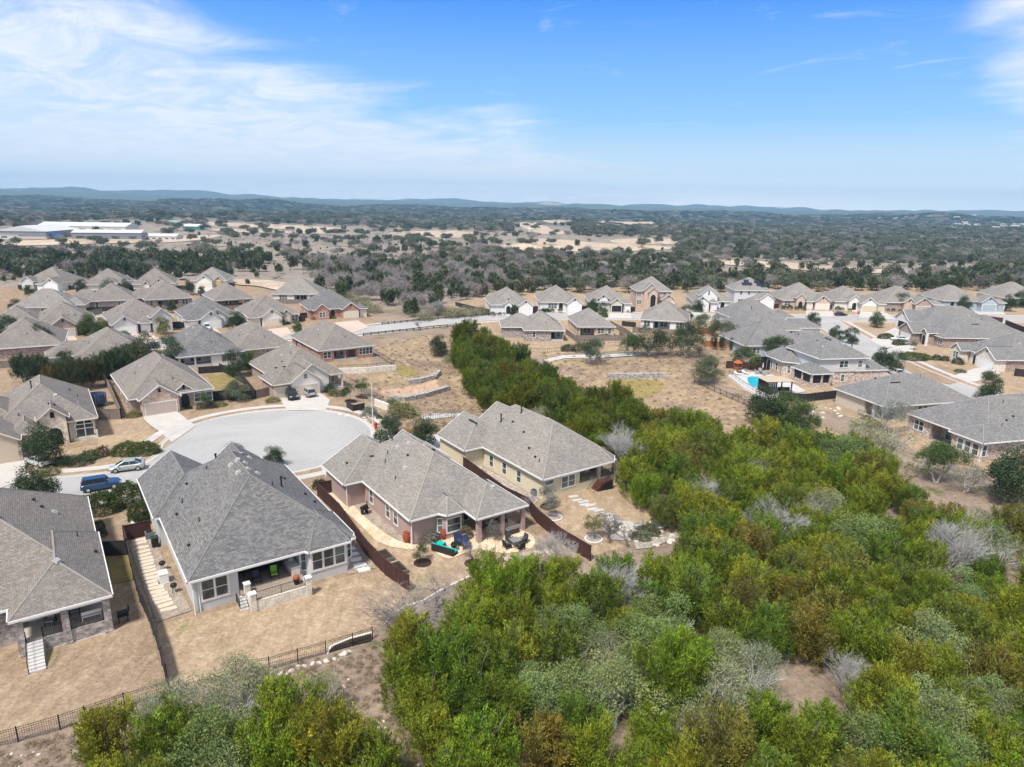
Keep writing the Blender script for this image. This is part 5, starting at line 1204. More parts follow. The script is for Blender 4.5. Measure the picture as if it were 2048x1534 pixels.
def lounge(xy,rz,label,cush,z=None,fr=None,group=None,s=1.):
    t=empty('patio_chair',(xy[0],xy[1],Tz(*xy)+.12 if z is None else z),rz,label,'chair',group); t.scale=(s,s,s); fr=fr or wick
    for x in (-.36,.36):
        for y in (-.35,.35): MB().box((x,y,.17),(.06,.06,.34)).build('leg',fr,t)
        MB().box((x,0,.58),(.07,.75,.05)).build('armrest',fr,t)
    MB().box((0,0,.33),(.76,.76,.06)).build('seat',fr,t); MB().box((0,.03,.42),(.62,.66,.13)).build('seat_cushion',cush,t)
    b=MB().box((0,0,.35),(.7,.07,.72)); o=b.build('backrest',fr,t,loc=(0,-.36,.36)); o.rotation_euler=(R(14),0,0)
    b=MB().box((0,.07,.38),(.6,.1,.6)); o=b.build('back_cushion',cush,t,loc=(0,-.36,.36)); o.rotation_euler=(R(14),0,0)
    return t
lounge(P(919,1091,0),R(215),'left of two navy-cushioned chairs facing the turquoise sofa',blue_c,s=1.2); lounge(P(932,1098,0),R(200),'right of two navy-cushioned chairs facing the turquoise sofa',blue_c,s=1.2)
o=MB().lathe([(0,0),(.3,0),(.12,.15),(.12,.3),(.34,.5),(.38,.75),(.28,.9),(.3,.95),(0,.9)],n=16).build('fire_urn',blackp_m,loc=(*P(908,1103,0),.12)); tag(o,'dark fire urn standing among the patio chairs','fire urn')
def table(xy,label,w_=1.1,d_=1.1,h=.72,m=None,z=None,rz=0):
    t=empty('patio_table',(xy[0],xy[1],Tz(*xy)+.12 if z is None else z),rz,label,'table'); m=m or plain('gray_table',(.20,.21,.22),.5)
    MB().box((0,0,h),(w_,d_,.05)).build('tabletop',m,t)
    for x in (-1,1):
        for y in (-1,1): MB().box((x*(w_/2-.08),y*(d_/2-.08),h/2),(.06,.06,h)).build('leg',m,t)
    return t
tx,ty=P(1030,1093,0); table((tx,ty),'square gray table on the round flagstone terrace',rz=R(35))
dark_c=plain('charcoal_mesh',(.06,.06,.065),.8)
for a,lb in ((35,'far right'),(125,'far left'),(215,'near left'),(305,'near right')): lounge((tx+1.05*math.cos(R(a)),ty+1.05*math.sin(R(a))),R(a+90),f'charcoal chair at the {lb} side of the square gray table',dark_c,group='chairs around the square table')
# patio of the gray house (z = its floor)
for x,y,a,c,lb in ((6.2,1.2,180,dark_c,'striped-back chair nearest the patio railing'),(7.9,1.3,170,plain('lime_cushion',(.24,.46,.06),.8),'patio chair with bright green cushion'),(5.6,3.3,-60,dark_c,'dark patio chair at the left of the fire table'),(8.9,3.4,60,dark_c,'dark patio chair at the right of the fire table')):
    lounge(at(h1,x,y),R(35+a),lb,c,fl+.01)
table(at(h1,7.2,2.6),'low dark fire table on the gray house patio',1.5,.9,.5,wick,fl+.01,R(35))
place('wicker_sofa',[('frame',MB().box((0,0,.2),(2.2,.8,.4)).box((0,.36,.55),(2.2,.1,.5)),wick),('cushion',MB().box((0,-.03,.46),(2.0,.66,.13)),dark_c)],at(h1,7.2,4.),'dark wicker sofa against the patio back wall','sofa',fl+.01,R(35))
place('outdoor_kitchen',[('counter',MB().box((0,0,.45),(.8,3.2,.9)),B_white),('worktop',MB().box((0,0,.93),(.9,3.3,.06)),concw_m),('grill_lid',MB().box((0,.2,1.1),(.6,.8,.32),0,.8),MATS['steel'])],at(h1,9.75,1.9),'white stone grill counter at the right side of the patio','outdoor kitchen',fl+.01,R(35))
o=place('flower_pot',[('pot',MB().lathe([(0,0),(.2,0),(.3,.4),(.32,.5),(.0,.48)],n=14),blackp_m),('flowers',MB().lathe(ball(.34,.8,6),(0,0,.45),9),plain('rust_flowers',(.33,.10,.05),.9,0,.5,9))],at(h1,9.3,-1.2),'pot of rust-red flowers at the patio corner','flower pot',fl+.01)
# porch of the stone house
zA=1.21
lounge(at(hA,-4.7,2.2),R(200),'gray cushioned chair beside the porch door',plain('gray_cushion',(.35,.34,.32),.8),zA); lounge(at(hA,-2.9,2.8),R(215),'gray cushioned chair deep in the stone porch',MATS['gray_cushion'],zA)
place('porch_bench',[('seat',MB().box((0,0,.42),(1.5,.5,.06)),white_m),('backrest',MB().box((0,-.25,.7),(1.5,.05,.5)),white_m),('leg',MB().box((-.7,0,.2),(.07,.45,.4)),white_m),('leg',MB().box((.7,0,.2),(.07,.45,.4)),white_m),('cushion',MB().box((0,.05,.52),(1.2,.45,.14)),plain('red_cushion',(.35,.03,.04),.8))],at(hA,-1.7,1.2),'white porch bench with dark red cushion behind the railing','bench',zA,R(35))
smoker(at(hA,.6,1.2),'black kettle barbecue beside the stone porch corner',R(35))
# mauve porch and cream deck
table(at(h2,10.5,-.8),'dark dining table under the mauve porch',1.6,1.0,.72,wick,.17,R(35)); 
for x,y,a,lb in ((9.2,-.6,90,'left end'),(11.9,-.7,-90,'right end'),(10.4,.4,180,'far side')): lounge(at(h2,x,y),R(35+a),f'navy chair at the {lb} of the shaded porch table',blue_c,.17)
lounge(at(h3,9.2,2.3),R(215),'white chair on the cream house deck',trim,1.36,white_m)
# fire pit circle
fx,fy=P(1250,1062,0); 
o=MB().lathe([(.75,0),(.75,.42),(.5,.42),(.5,.1),(0,.1)],n=18).build('fire_pit',B_white,loc=(fx,fy,Tz(fx,fy)+.13)); tag(o,'round stone fire pit on the pale terrace','fire pit')
for a,lb in ((20,'right of'),(110,'beyond'),(200,'left of'),(290,'nearest the wood at')): lounge((fx+1.7*math.cos(R(a)),fy+1.7*math.sin(R(a))),R(a+90),f'gray slatted chair {lb} the stone fire pit',MATS['gray_cushion'],Tz(fx,fy)+.13,W_gray,'chairs around the fire pit')
# street things
x,y=P(229,1006,0); place('utility_box',[('cabinet',MB().box((0,0,.45),(.75,.75,.9),0,.95),plain('utility_green',(.10,.20,.15),.6)),('lid',MB().box((0,0,.93),(.82,.82,.1)),plain('utility_top',(.25,.38,.32),.6)),('pad',MB().box((0,0,.0),(1.3,1.3,.12)),concw_m)],(x,y),'green utility cabinet between two clipped hedges','utility box')
red=plain('hydrant_red',(.40,.02,.02),.45)
place('fire_hydrant',[('barrel',MB().lathe([(0,0),(.2,0),(.2,.06),(.14,.08),(.14,.6),(.18,.62),(.17,.72),(.08,.82),(0,.85)],n=14),red),('outlet',MB().tube((-.25,0,.5),(.25,0,.5),.07,n=10),red),('outlet',MB().tube((0,-.25,.45),(0,0,.45),.08,n=10),red)],P(752,858,0),'red fire hydrant at the cul-de-sac corner','fire hydrant',s=1.35)
def lamp(px,label,h):
    t=empty('street_lamp',(*P(*px,0),0),0,label,'street lamp'); MB().tube((0,0,0),(0,0,h),.11,.06,8).tube((0,0,0),(0,0,.4),.17,.15,8).build('pole',plain('pale_pole',(.62,.61,.58),.5),t)
    MB().tube((0,0,h-.1),(.1,-.7,h+.1),.04,n=6).build('arm',MATS['pale_pole'],t); MB().box((.14,-.95,h+.1),(.3,.6,.12)).build('lamp_head',metal_m,t)
lamp((746,852),'slim pale street lamp at the right side of the cul-de-sac',7.6); lamp((150,666),'slim pale street lamp beside the brown brick garage',6.6)
t=empty('stop_sign',(*P(1715,640,0),0),0,'red stop sign at the side street junction','road sign'); MB().tube((0,0,0),(0,0,2.9),.04,n=6).build('post',metal_m,t)
oc=[(.55*math.cos(R(22.5+45*k)),.55*math.sin(R(22.5+45*k))) for k in range(8)]
def disc(pts,y,m,name,par,z):
    mb=MB(); mb.poly([(a,y,z+b) for a,b in pts]); mb.poly([(a,y+.03,z+b) for a,b in pts[::-1]]); return mb.build(name,m,par)
disc([(a*1.1,b*1.1) for a,b in oc],-.06,trim,'border',t,2.6); pl=disc(oc,-.09,red,'plate',t,2.6)
tcu=bpy.data.curves.new('lettering','FONT'); tcu.body='STOP'; tcu.size=.42; tcu.align_x='CENTER'; tcu.align_y='CENTER'; tcu.extrude=.003; tcu.materials.append(trim); tq=obj('q',tcu); bpy.context.view_layer.update(); tm=bpy.data.meshes.new_from_object(tq); bpy.data.objects.remove(tq); to=obj('lettering',tm,t,loc=(0,-.11,2.6)); to.rotation_euler=(R(90),0,0)
dr=arc(CC,CRR+.62,10,-4,5); mb=MB()
for a,b in zip(dr[:-1],dr[1:]): mb.poly([(a[0],a[1],.17),(b[0],b[1],.17),(b[0]*1.0+.35,b[1],.17),(a[0]+.35,a[1],.17)])
tag(mb.build('storm_drain',plain('drain_iron',(.05,.035,.025),.8)),'dark storm drain slot in the kerb beside the lamp','storm drain')
# pool garden
sheet('pool_deck',wp([(1457,752),(1520,745),(1545,752),(1560,760),(1590,772),(1612,785),(1560,795),(1525,795),(1485,774)]),.35,concw_m,edge=.5)
wp_=catmull(wp([(1495,758),(1514,757),(1520,770),(1515,777),(1500,773)]),5,True)
wm_,wn_,wb_=nt('pool_water'); wb_.inputs['Base Color'].default_value=(.02,.42,.50,1); wb_.inputs['Roughness'].default_value=.08; bump(wn_,wb_,noise(wn_,1.5,3,.5,geo(wn_)),.15,.05)
sheet('pool_water',wp_,.37,wm_)
pw=[P(*p,0) for p in ((1457,753),(1485,775),(1525,797),(1545,802))]
iron_fence(pw,'white-based iron fence along the pool deck',1.2,world=True,detail=False,z=.3)
wall_run([(1457,754),(1485,776),(1525,798),(1545,803)],.55,'white retaining wall under the pool deck',.3,trim)
def pergola(c,label):
    t=empty('pergola',(*c,.3),R(8),label,'pergola')
    for x in (-2.6,2.6):
        for y in (-1.9,1.9): MB().box((x,y,1.3),(.2,.2,2.6)).build('post',W_dark,t)
    MB().box((0,-1.9,2.65),(5.6,.15,.25)).box((0,1.9,2.65),(5.6,.15,.25)).box((-2.6,0,2.66),(.15,3.8,.25)).box((2.6,0,2.66),(.15,3.8,.25)).build('beam',W_dark,t)
    r=MB(); a,b=3.1,2.4
    r.poly([(-a,-b,2.75),(a,-b,2.75),(1.2,0,3.25),(-1.2,0,3.25)]); r.poly([(a,b,2.75),(-a,b,2.75),(-1.2,0,3.25),(1.2,0,3.25)]); r.poly([(-a,b,2.75),(-a,-b,2.75),(-1.2,0,3.25)]); r.poly([(a,-b,2.75),(a,b,2.75),(1.2,0,3.25)]); r.box((0,0,2.72),(6.2,4.8,.06))
    r.build('roof',plain('tan_roof',(.45,.37,.27),.8),t)
    mb=MB()
    for k in range(9): mb.box((-2.6,-1.7+.42*k,1.3),(.05,.33,2.5))
    for k in range(5): mb.box((-2.4+.42*k,-1.9,1.3),(.33,.05,2.5))
    mb.build('slat_screen',W_dark,t)
pergola(P(1548,786,0),'dark slatted pergola with tan roof beside the pool')
t=empty('trampoline',(*P(1526,737,0),0),0,'round black trampoline with safety net','trampoline')
MB().lathe([(0,.8),(2.,.8),(2.,.74),(0,.74)],n=22).build('mat',blackp_m,t); mb=MB()
for k in range(8): a=2*math.pi*k/8; mb.tube((2.05*math.cos(a),2.05*math.sin(a),0),(2.05*math.cos(a),2.05*math.sin(a),2.6),.04,n=6)
mb.build('frame',metal_m,t); MB().lathe([(2.05,.8),(2.05,2.5)],n=22).build('net',plain('net',(.015,.015,.016),.9),t); MB().lathe([(1.8,.82),(2.15,.82),(2.15,.76),(1.8,.76)],n=22).build('edge_pad',blackp_m,t)
t=empty('trampoline',(*P(193,812,0),0),0,'blue-netted trampoline behind the weathered fence','trampoline')
MB().lathe([(0,.7),(1.7,.7),(1.7,.64),(0,.64)],n=20).build('mat',plain('tramp_blue',(.02,.06,.22),.7),t); MB().lathe([(1.75,.7),(1.75,2.3)],n=20).build('net',plain('net_blue',(.06,.09,.16),.9),t); mb=MB()
for k in range(6): a=2*math.pi*k/6; mb.tube((1.78*math.cos(a),1.78*math.sin(a),0),(1.78*math.cos(a),1.78*math.sin(a),2.4),.04,n=6)
mb.build('frame',metal_m,t)
t=empty('play_tower',(*P(1474,747,0),.35),R(20),'orange and blue play tower at the pool corner','play set')
mb=MB()
for x in (-.6,.6):
    for y in (-.6,.6): mb.box((x,y,1.1),(.1,.1,2.2))
mb.build('frame',W_orange,t); MB().box((0,0,1.1),(1.3,1.3,.08)).build('platform',W_orange,t)
r=MB(); 
for a,b in (((-.8,-.8),(.8,-.8)),((.8,-.8),(.8,.8)),((.8,.8),(-.8,.8)),((-.8,.8),(-.8,-.8))): r.poly([(*a,2.2),(*b,2.2),(0,0,3.0)])
r.build('roof',plain('orange_canvas',(.45,.11,.04),.8),t); MB().box((1.6,0,.6),(2.2,.5,.06)).build('slide',plain('blue_slide',(.03,.16,.35),.4),t)
def lounger(xy,rz,label):
    t=empty('pool_lounger',(*xy,.36),rz,label,'sun lounger','loungers beside the pool'); MB().box((0,0,.3),(.7,1.3,.1)).build('bed',white_m,t); o=MB().box((0,.35,.0),(.7,.7,.08)).build('backrest',white_m,t,loc=(0,.62,.3)); o.rotation_euler=(R(35),0,0)
    for x in (-.3,.3):
        for y in (-.5,.9): MB().box((x,y,.12),(.06,.06,.24)).build('leg',white_m,t)
lounger(P(1477,753,0),R(40),'left white sun lounger below the play tower'); lounger(P(1492,751,0),R(30),'right white sun lounger beside the pool')
t=table(P(1524,751,0),'round patio set table under the closed gray umbrella',1.2,1.2,.72,MATS['gray_table'],.36)
t=empty('garden_umbrella',(*P(1524,751,0),.36),0,'closed pale umbrella over the pool table','umbrella'); MB().tube((0,0,0),(0,0,2.7),.03,n=6).build('pole',metal_m,t); MB().lathe([(0.05,1.5),(.2,1.6),(.1,2.4),(.02,2.75)],n=10).build('canopy',plain('gray_canvas',(.45,.44,.43),.9),t)
for a in (0,90,180,270):
    c=P(1524,751,0); lounge((c[0]+1.2*math.cos(R(a)),c[1]+1.2*math.sin(R(a))),R(a+90),'gray chair around the umbrella table by the pool',MATS['gray_cushion'],.36,metal_m,'chairs around the umbrella table')
place('patio_sofa',[('frame',MB().box((0,0,.2),(2.4,.8,.4)).box((0,.36,.55),(2.4,.1,.5)),blackp_m),('cushion',MB().box((0,-.03,.46),(2.2,.66,.13)),dark_c)],P(1566,784,0),'black sofa under the slatted pergola','sofa',.36,R(190))
# scattered rocks
rr=random.Random(11)
def rock(x,y,s,label,group,m=None):
    pts=[]; mb=MB(); n=7
    ring=[[(s*rr.uniform(.75,1.1)*k*math.cos(2*math.pi*i/n),s*.8*rr.uniform(.75,1.1)*k*math.sin(2*math.pi*i/n),z*s) for i in range(n)] for k,z in ((1,-.2),(1.05,.15),(.6,.45))]
    for a,b in zip(ring[:-1],ring[1:]):
        for i in range(n): mb.poly([a[i],a[(i+1)%n],b[(i+1)%n],b[i]])
    mb.poly(ring[-1]); tag(mb.build('rock',m or B_lime,loc=(x,y,Tz(x,y)+.02),rz=rr.uniform(0,6)),label,'rock',group)
B_lime=plain('limestone_rock',(.62,.57,.50),.95,0,.15,3)
fl_=resample([G(*p)[:2] for p in ((545,1350),(575,1345),(610,1332),(655,1322),(700,1302))],.55)
for x,y in fl_: rock(x+rr.uniform(-.1,.1),y+rr.uniform(-.12,.12),rr.uniform(.2,.36),'pale rock in the row below the iron fence','rocks lining the iron fence')
for k in range(46):
    u,v=rr.choice([(rr.uniform(10,170),rr.uniform(1475,1534)),(rr.uniform(560,760),rr.uniform(1350,1410)),(rr.uniform(745,850),rr.uniform(1400,1534)),(rr.uniform(1450,1600),rr.uniform(1430,1530))])
    x,y,z=G(u,v); rock(x,y,rr.uniform(.07,.17),'small pale stone lying on the brown bank','stones on the bare ground')
for k in range(40):
    u,v=rr.choice([(rr.uniform(1600,1700),rr.uniform(815,845)),(rr.uniform(1270,1355),rr.uniform(1062,1092)),(rr.uniform(680,790),rr.uniform(825,845))])
    x,y,z=G(u,v); rock(x,y,rr.uniform(.25,.5),'pale boulder in a rock bed beside the lawns','boulders of the rock beds')

# ================================================================== VEHICLES
def carmesh(kind):
    D={'sedan':dict(L=4.7,W=1.8,belt=.92,roof=1.42,hood=.86,trunk=.93,ws=(.95,.25),rw=(-1.1,-1.75)),'hatch':dict(L=4.45,W=1.75,belt=.95,roof=1.48,hood=.85,trunk=1.02,ws=(1.35,.35),rw=(-1.0,-2.0)),
       'suv':dict(L=4.6,W=1.85,belt=1.05,roof=1.70,hood=1.02,trunk=1.05,ws=(.95,.45),rw=(-1.9,-2.15)),'truck':dict(L=5.6,W=1.98,belt=1.2,roof=1.88,hood=1.15,trunk=1.2,ws=(1.35,.75),rw=(-.75,-.95)),'bigsuv':dict(L=5.2,W=2.0,belt=1.2,roof=1.9,hood=1.12,trunk=1.2,ws=(1.35,.85),rw=(-2.2,-2.45))}[kind]
    L,W=D['L'],D['W']; f,b=L/2,-L/2; w=W/2
    st=[(b,.5,.7,.78),(b+.12,.32,D['trunk']-.08,.93),(b+.5,.28,D['trunk'],1),(D['rw'][0],.25,D['belt'],1),(0,.25,D['belt'],1),(D['ws'][0],.25,D['belt']-.03,1),(f-.75,.27,D['hood']-.05,.98),(f-.2,.32,D['hood']-.18,.9),(f,.45,.65,.75)]
    mb=MB(); rings=[]
    for x,z0,z1,k in st:
        y=w*k; rings.append([(x,-y*.92,z0),(x,-y,z0+(z1-z0)*.35),(x,-y*.98,z1-.12),(x,-y*.86,z1),(x,y*.86,z1),(x,y*.98,z1-.12),(x,y,z0+(z1-z0)*.35),(x,y*.92,z0)])
    for a,c in zip(rings[:-1],rings[1:]):
        for i in range(8): mb.poly([a[i],c[i],c[(i+1)%8],a[(i+1)%8]][::-1])
    mb.poly(rings[0]); mb.poly(rings[-1][::-1])
    body=mb.mesh('body',paint_m,True)
    zb,zr=D['belt']-.04,D['roof']; x0,x1=D['rw'][1],D['rw'][0]; x3,x2=D['ws'][0],D['ws'][1]; yl,yh=w*.86,w*.70
    lo=[(x0,-yl,zb),(x3,-yl,zb),(x3,yl,zb),(x0,yl,zb)]; hi=[(x1,-yh,zr-.05),(x2,-yh,zr-.05),(x2,yh,zr-.05),(x1,yh,zr-.05)]
    g=MB(); [g.poly([lo[i],lo[(i+1)%4],hi[(i+1)%4],hi[i]]) for i in range(4)]; glassme=g.mesh('windows',cglass_m)
    r=MB(); c1=[(x1-.06,-yh-.03,zr-.07),(x2+.1,-yh-.03,zr-.07),(x2+.1,yh+.03,zr-.07),(x1-.06,yh+.03,zr-.07)]; c2=[(x1+.1,-yh*.85,zr),(x2-.05,-yh*.85,zr),(x2-.05,yh*.85,zr),(x1+.1,yh*.85,zr)]
    for i in range(4): r.poly([c1[i],c1[(i+1)%4],c2[(i+1)%4],c2[i]])
    r.poly(c2)
    for i,j in ((0,0),(1,1),(2,2),(3,3)): r.tube(lo[i],hi[i],.045,n=4)
    for s_ in (-1,1):
        xm=(x1+x2)/2-.05; r.tube((xm,s_*yl,zb),(xm,s_*yh,zr-.05),.04,n=4)
    roofme=r.mesh('roof',paint_m,False)
    t=MB().tube((0,-.11,0),(0,.11,0),.33,n=18).mesh('tyre',tire_m); ri=MB().tube((0,-.12,0),(0,.12,0),.2,n=12).mesh('rim',chrome_m)
    hl=MB().box((0,0,0),(.1,.4,.14)).mesh('headlight',white_l); tl=MB().box((0,0,0),(.08,.28,.22)).mesh('tail_light',red_l)
    bump_=MB().box((0,0,0),(.12,W*.8,.14)).mesh('bumper',blackp_m); mir=MB().box((0,0,0),(.16,.2,.12)).mesh('mirror',paint_m); bed=None
    if kind=='truck': bed=MB().box(((b+D['rw'][1])/2,0,D['belt']-.0),(abs(b-D['rw'][1])-.35,W*.8,.04)).mesh('load_bed',blackp_m)
    return D,body,glassme,roofme,t,ri,hl,tl,bump_,mir,bed
CM={}
def car(kind,rear,front,color,label,group=None,z=None,at_=None,name='parked_car'):
    if kind not in CM: CM[kind]=carmesh(kind)
    D,body,gl,rf,t,ri,hl,tl,bm,mir,bed=CM[kind]; a=P(*rear,0); b=P(*front,0); ang=math.atan2(b[1]-a[1],b[0]-a[0]); c=((a[0]+b[0])/2,(a[1]+b[1])/2)
    nm,ct={'truck':('pickup_truck','pickup truck'),'suv':('parked_suv','car'),'bigsuv':('parked_suv','car')}.get(kind,('parked_car','car'))
    e=empty(nm,(c[0],c[1],.12 if z is None else z),ang,label,ct,group)
    def put(n_,me,loc=(0,0,0),col=None,par=None):
        o=bpy.data.objects.new(n_,me); COL.objects.link(o); o.parent=par or e; o.location=loc; o.color=(*(col or color),1); return o
    put('body',body); put('windows',gl); put('roof',rf); L,w=D['L'],D['W']/2
    for x in (L/2-.85,-L/2+.85):
        for s_ in (-1,1): w_=put('wheel',t,(x,s_*(w-.1),.33)); put('rim',ri,(0,s_*.02,0),par=w_)
    for s_ in (-1,1): put('headlight',hl,(L/2-.13,s_*w*.62,.70 if kind not in('truck','bigsuv') else .85)); put('tail_light',tl,(-L/2+.06,s_*w*.76,.86)); put('mirror',mir,(D['ws'][0]-.35,s_*(w+.05),D['belt']+.05))
    put('bumper',bm,(L/2-.05,0,.42)); put('bumper',bm,(-L/2+.05,0,.45))
    if bed: put('load_bed',bed)
    return e
car('hatch',(288,937),(222,945),(.40,.44,.40),'pale sage-green hatchback parked at the kerb')
car('suv',(166,984),(240,972),(.025,.065,.15),'blue suv parked opposite the sage-green hatchback')
car('bigsuv',(571,786),(594,807),(.025,.03,.03),'black suv with silver grille in the three-bay drive')
car('suv',(627,798),(606,785),(.40,.41,.43),'silver suv seen from behind in the three-bay drive')
car('suv',(410,652),(419,667),(.75,.76,.77),'white suv in the peach drive of the white house')
car('truck',(101,690),(91,672),(.03,.035,.03),'dark pickup outside the brown brick garage')
car('sedan',(113,590),(132,589),(.35,.36,.37),'gray sedan outside the far left white house')
car('truck',(112,600),(134,598),(.03,.05,.045),'dark green pickup behind the gray sedan')
car('suv',(10,917),(4,902),(.72,.73,.74),'white suv half inside the open left garage')
car('sedan',(92,935),(66,926),(.55,.57,.60),'silver sedan half hidden by the front tree')
car('hatch',(1621,618),(1621,613),(.74,.75,.76),'white hatchback, left of three outside the rose brick house'); car('suv',(1636,619),(1636,613),(.30,.31,.32),'gray suv, middle of three outside the rose brick house'); car('bigsuv',(1652,619),(1652,613),(.76,.76,.77),'white van-like suv, right of three outside the rose brick house')
car('sedan',(1668,632),(1694,632),(.02,.022,.028),'black sedan driving across the junction'); car('sedan',(1732,624),(1731,618),(.03,.035,.06),'navy sedan outside the doorway house'); car('truck',(1751,623),(1748,617),(.02,.02,.025),'black pickup right of the navy sedan')
car('sedan',(1812,683),(1785,681),(.70,.71,.72),'white sedan behind the shrub across the side street'); car('sedan',(1816,690),(1790,689),(.28,.30,.34),'gray-blue sedan beside the white one across the side street')
car('suv',(1797,754),(1783,747),(.76,.77,.78),'white suv at the kerb beyond the two-storey house'); car('suv',(1225,622),(1225,616),(.70,.71,.72),'white suv inside the dark open garage'); car('sedan',(1845,622),(1850,617),(.66,.67,.68),'pale sedan beside the brown brick far garage')

# ================================================================== PLANTS
def tri_mesh(name,C,D,L,Wd,tint,mat,rs):
    """leaf sprays: triangle from C along D (length L, width Wd)"""
    N=len(C); r=rs.normal(size=(N,3)); s=np.cross(D,r); s/=np.linalg.norm(s,axis=1)[:,None]+1e-9
    v=np.empty((N,3,3)); v[:,0]=C-s*Wd[:,None]/2; v[:,1]=C+s*Wd[:,None]/2; v[:,2]=C+D*L[:,None]
    return soup(name,v,tint,mat)
def soup(name,v,tint,mat,extra=None):
    N=len(v); me=bpy.data.meshes.new(name); me.vertices.add(N*3); me.vertices.foreach_set('co',v.reshape(-1))
    me.loops.add(N*3); me.loops.foreach_set('vertex_index',np.arange(N*3)); me.polygons.add(N); me.polygons.foreach_set('loop_start',np.arange(N)*3)
    try: me.polygons.foreach_set('loop_total',np.full(N,3))
    except Exception: pass
    a=me.attributes.new('tint','FLOAT_COLOR','POINT'); c=np.ones((N*3,4)); c[:,:3]=np.repeat(tint,3,axis=0); a.data.foreach_set('color',c.reshape(-1))
    me.materials.append(mat); me.update(); me.validate(); return me
def unit(a): return a/(np.linalg.norm(a,axis=1)[:,None]+1e-9)
def tints(rs,n,lo=.62,hi=1.35,warm=.25):
    b=rs.uniform(lo,hi,n); w=rs.uniform(-1,1,n)*warm
    return np.stack([b*(1+w),b*(1+w*.15),b*(1-w*.5)],1)
def juniper_crown(seed,H=6.,Rr=2.3,spires=9,sprays=60,per=11,ll=.34,lw=.11,mat=None,name='crown'):
    rs=np.random.default_rng(seed); C=[];D=[];L=[];Wd=[];TT=[]
    for k in range(spires):
        a=rs.uniform(0,6.28); q=0 if k==0 else Rr*rs.uniform(.3,.78); bx,by=q*math.cos(a),q*math.sin(a)
        top=H*(1-.30*(q/Rr)**1.6)*rs.uniform(.86,1.04); rad=rs.uniform(.8,1.25)*Rr*.36; st=tints(rs,1,.8,1.15,.12)[0]
        n=int(sprays*rs.uniform(.8,1.2)); t=rs.uniform(.12,1,n)**.8; ang=rs.uniform(0,6.28,n); rr=rad*np.clip(1.05-t**2.2,0.03,1)*rs.uniform(.65,1.1,n)
        c=np.stack([bx*(.6+.4*t)+np.cos(ang)*rr,by*(.6+.4*t)+np.sin(ang)*rr,t*top*.93+.15],1)
        d=unit(np.stack([np.cos(ang)*.5+bx*.10,np.sin(ang)*.5+by*.10,np.full(n,1.15)],1)+rs.normal(size=(n,3))*.18)
        tn=tints(rs,n,.42,1.45,.10)*st
        for _ in range(per):
            uu=rs.uniform(-.2,.75,n); off=d*uu[:,None]+rs.normal(size=(n,3))*(.15*(1-.8*np.clip(uu,0,1)))[:,None]
            C.append(c+off); D.append(unit(d+rs.normal(size=(n,3))*.36)); L.append(rs.uniform(.6,1.25,n)*ll); Wd.append(rs.uniform(.7,1.3,n)*lw); TT.append(tn*rs.uniform(.85,1.15,(n,1)))
    return tri_mesh(name,np.concatenate(C),np.concatenate(D),np.concatenate(L),np.concatenate(Wd),np.concatenate(TT),mat or leaf_m,rs)
def oak_crown(seed,H=6.,Rr=3.2,lobes=13,n_=6000,ll=.20,lw=.15,z0=.38,mat=None,name='crown',tuft=.22,flat=.62,per=9,zr=(.35,.75)):
    rs=np.random.default_rng(seed); C=[];D=[];TT=[]
    for k in range(lobes):
        a=rs.uniform(0,6.28); q=Rr*math.sqrt(rs.uniform(0,.62)); lr=Rr*rs.uniform(.27,.42)
        cz=H*(z0+(1-z0)*rs.uniform(*zr)*(1-.45*(q/Rr)**2)); c0=np.array([q*math.cos(a),q*math.sin(a),cz]); st=tints(rs,1,.82,1.15,.12)[0]
        m=int(n_/lobes/per); u=unit(rs.normal(size=(m,3))); u[:,2]=np.abs(u[:,2])*1.0-.28*rs.uniform(0,1,m)
        u=unit(u); c=c0+u*lr*np.array([1,1,flat])*rs.uniform(.72,1.08,(m,1)); tn=tints(rs,m,.72,1.28,.12)*st
        for _ in range(per):
            C.append(c+rs.normal(size=(m,3))*tuft); D.append(unit(u*.6+rs.normal(size=(m,3))*.8)); TT.append(tn*rs.uniform(.85,1.15,(m,1)))
    C=np.concatenate(C);D=np.concatenate(D);TT=np.concatenate(TT); N=len(C)
    return tri_mesh(name,C,D,rs.uniform(.6,1.3,N)*ll,rs.uniform(.6,1.3,N)*lw,TT,mat or leaf_m,rs)
def bush_crown(seed,Rr=1.,H=1.2,n_=2600,ll=.10,lw=.07,box=2.2,per=5,mat=None,jit=.06,name='foliage'):
    rs=np.random.default_rng(seed); m=n_//per; u=unit(rs.normal(size=(m,3))); u[:,2]=np.abs(u[:,2])
    k=(np.abs(u[:,0])**box+np.abs(u[:,1])**box+np.abs(u[:,2])**box)**(-1/box)
    b=1+.06*np.sin(u[:,0]*7+seed)+.06*np.sin(u[:,1]*6+2*seed)
    c=u*(k*b*rs.uniform(.86,1.02,m))[:,None]*np.array([Rr,Rr,H]); tn=tints(rs,m,.7,1.3,.15); C=[];D=[];TT=[]
    for _ in range(per): C.append(c+rs.normal(size=(m,3))*jit); D.append(unit(u*.8+rs.normal(size=(m,3))*.7)); TT.append(tn*rs.uniform(.85,1.15,(m,1)))
    C=np.concatenate(C);D=np.concatenate(D);TT=np.concatenate(TT); N=len(C)
    return tri_mesh(name,C,D,rs.uniform(.6,1.3,N)*ll,rs.uniform(.6,1.3,N)*lw,TT,mat or leaf_m,rs)
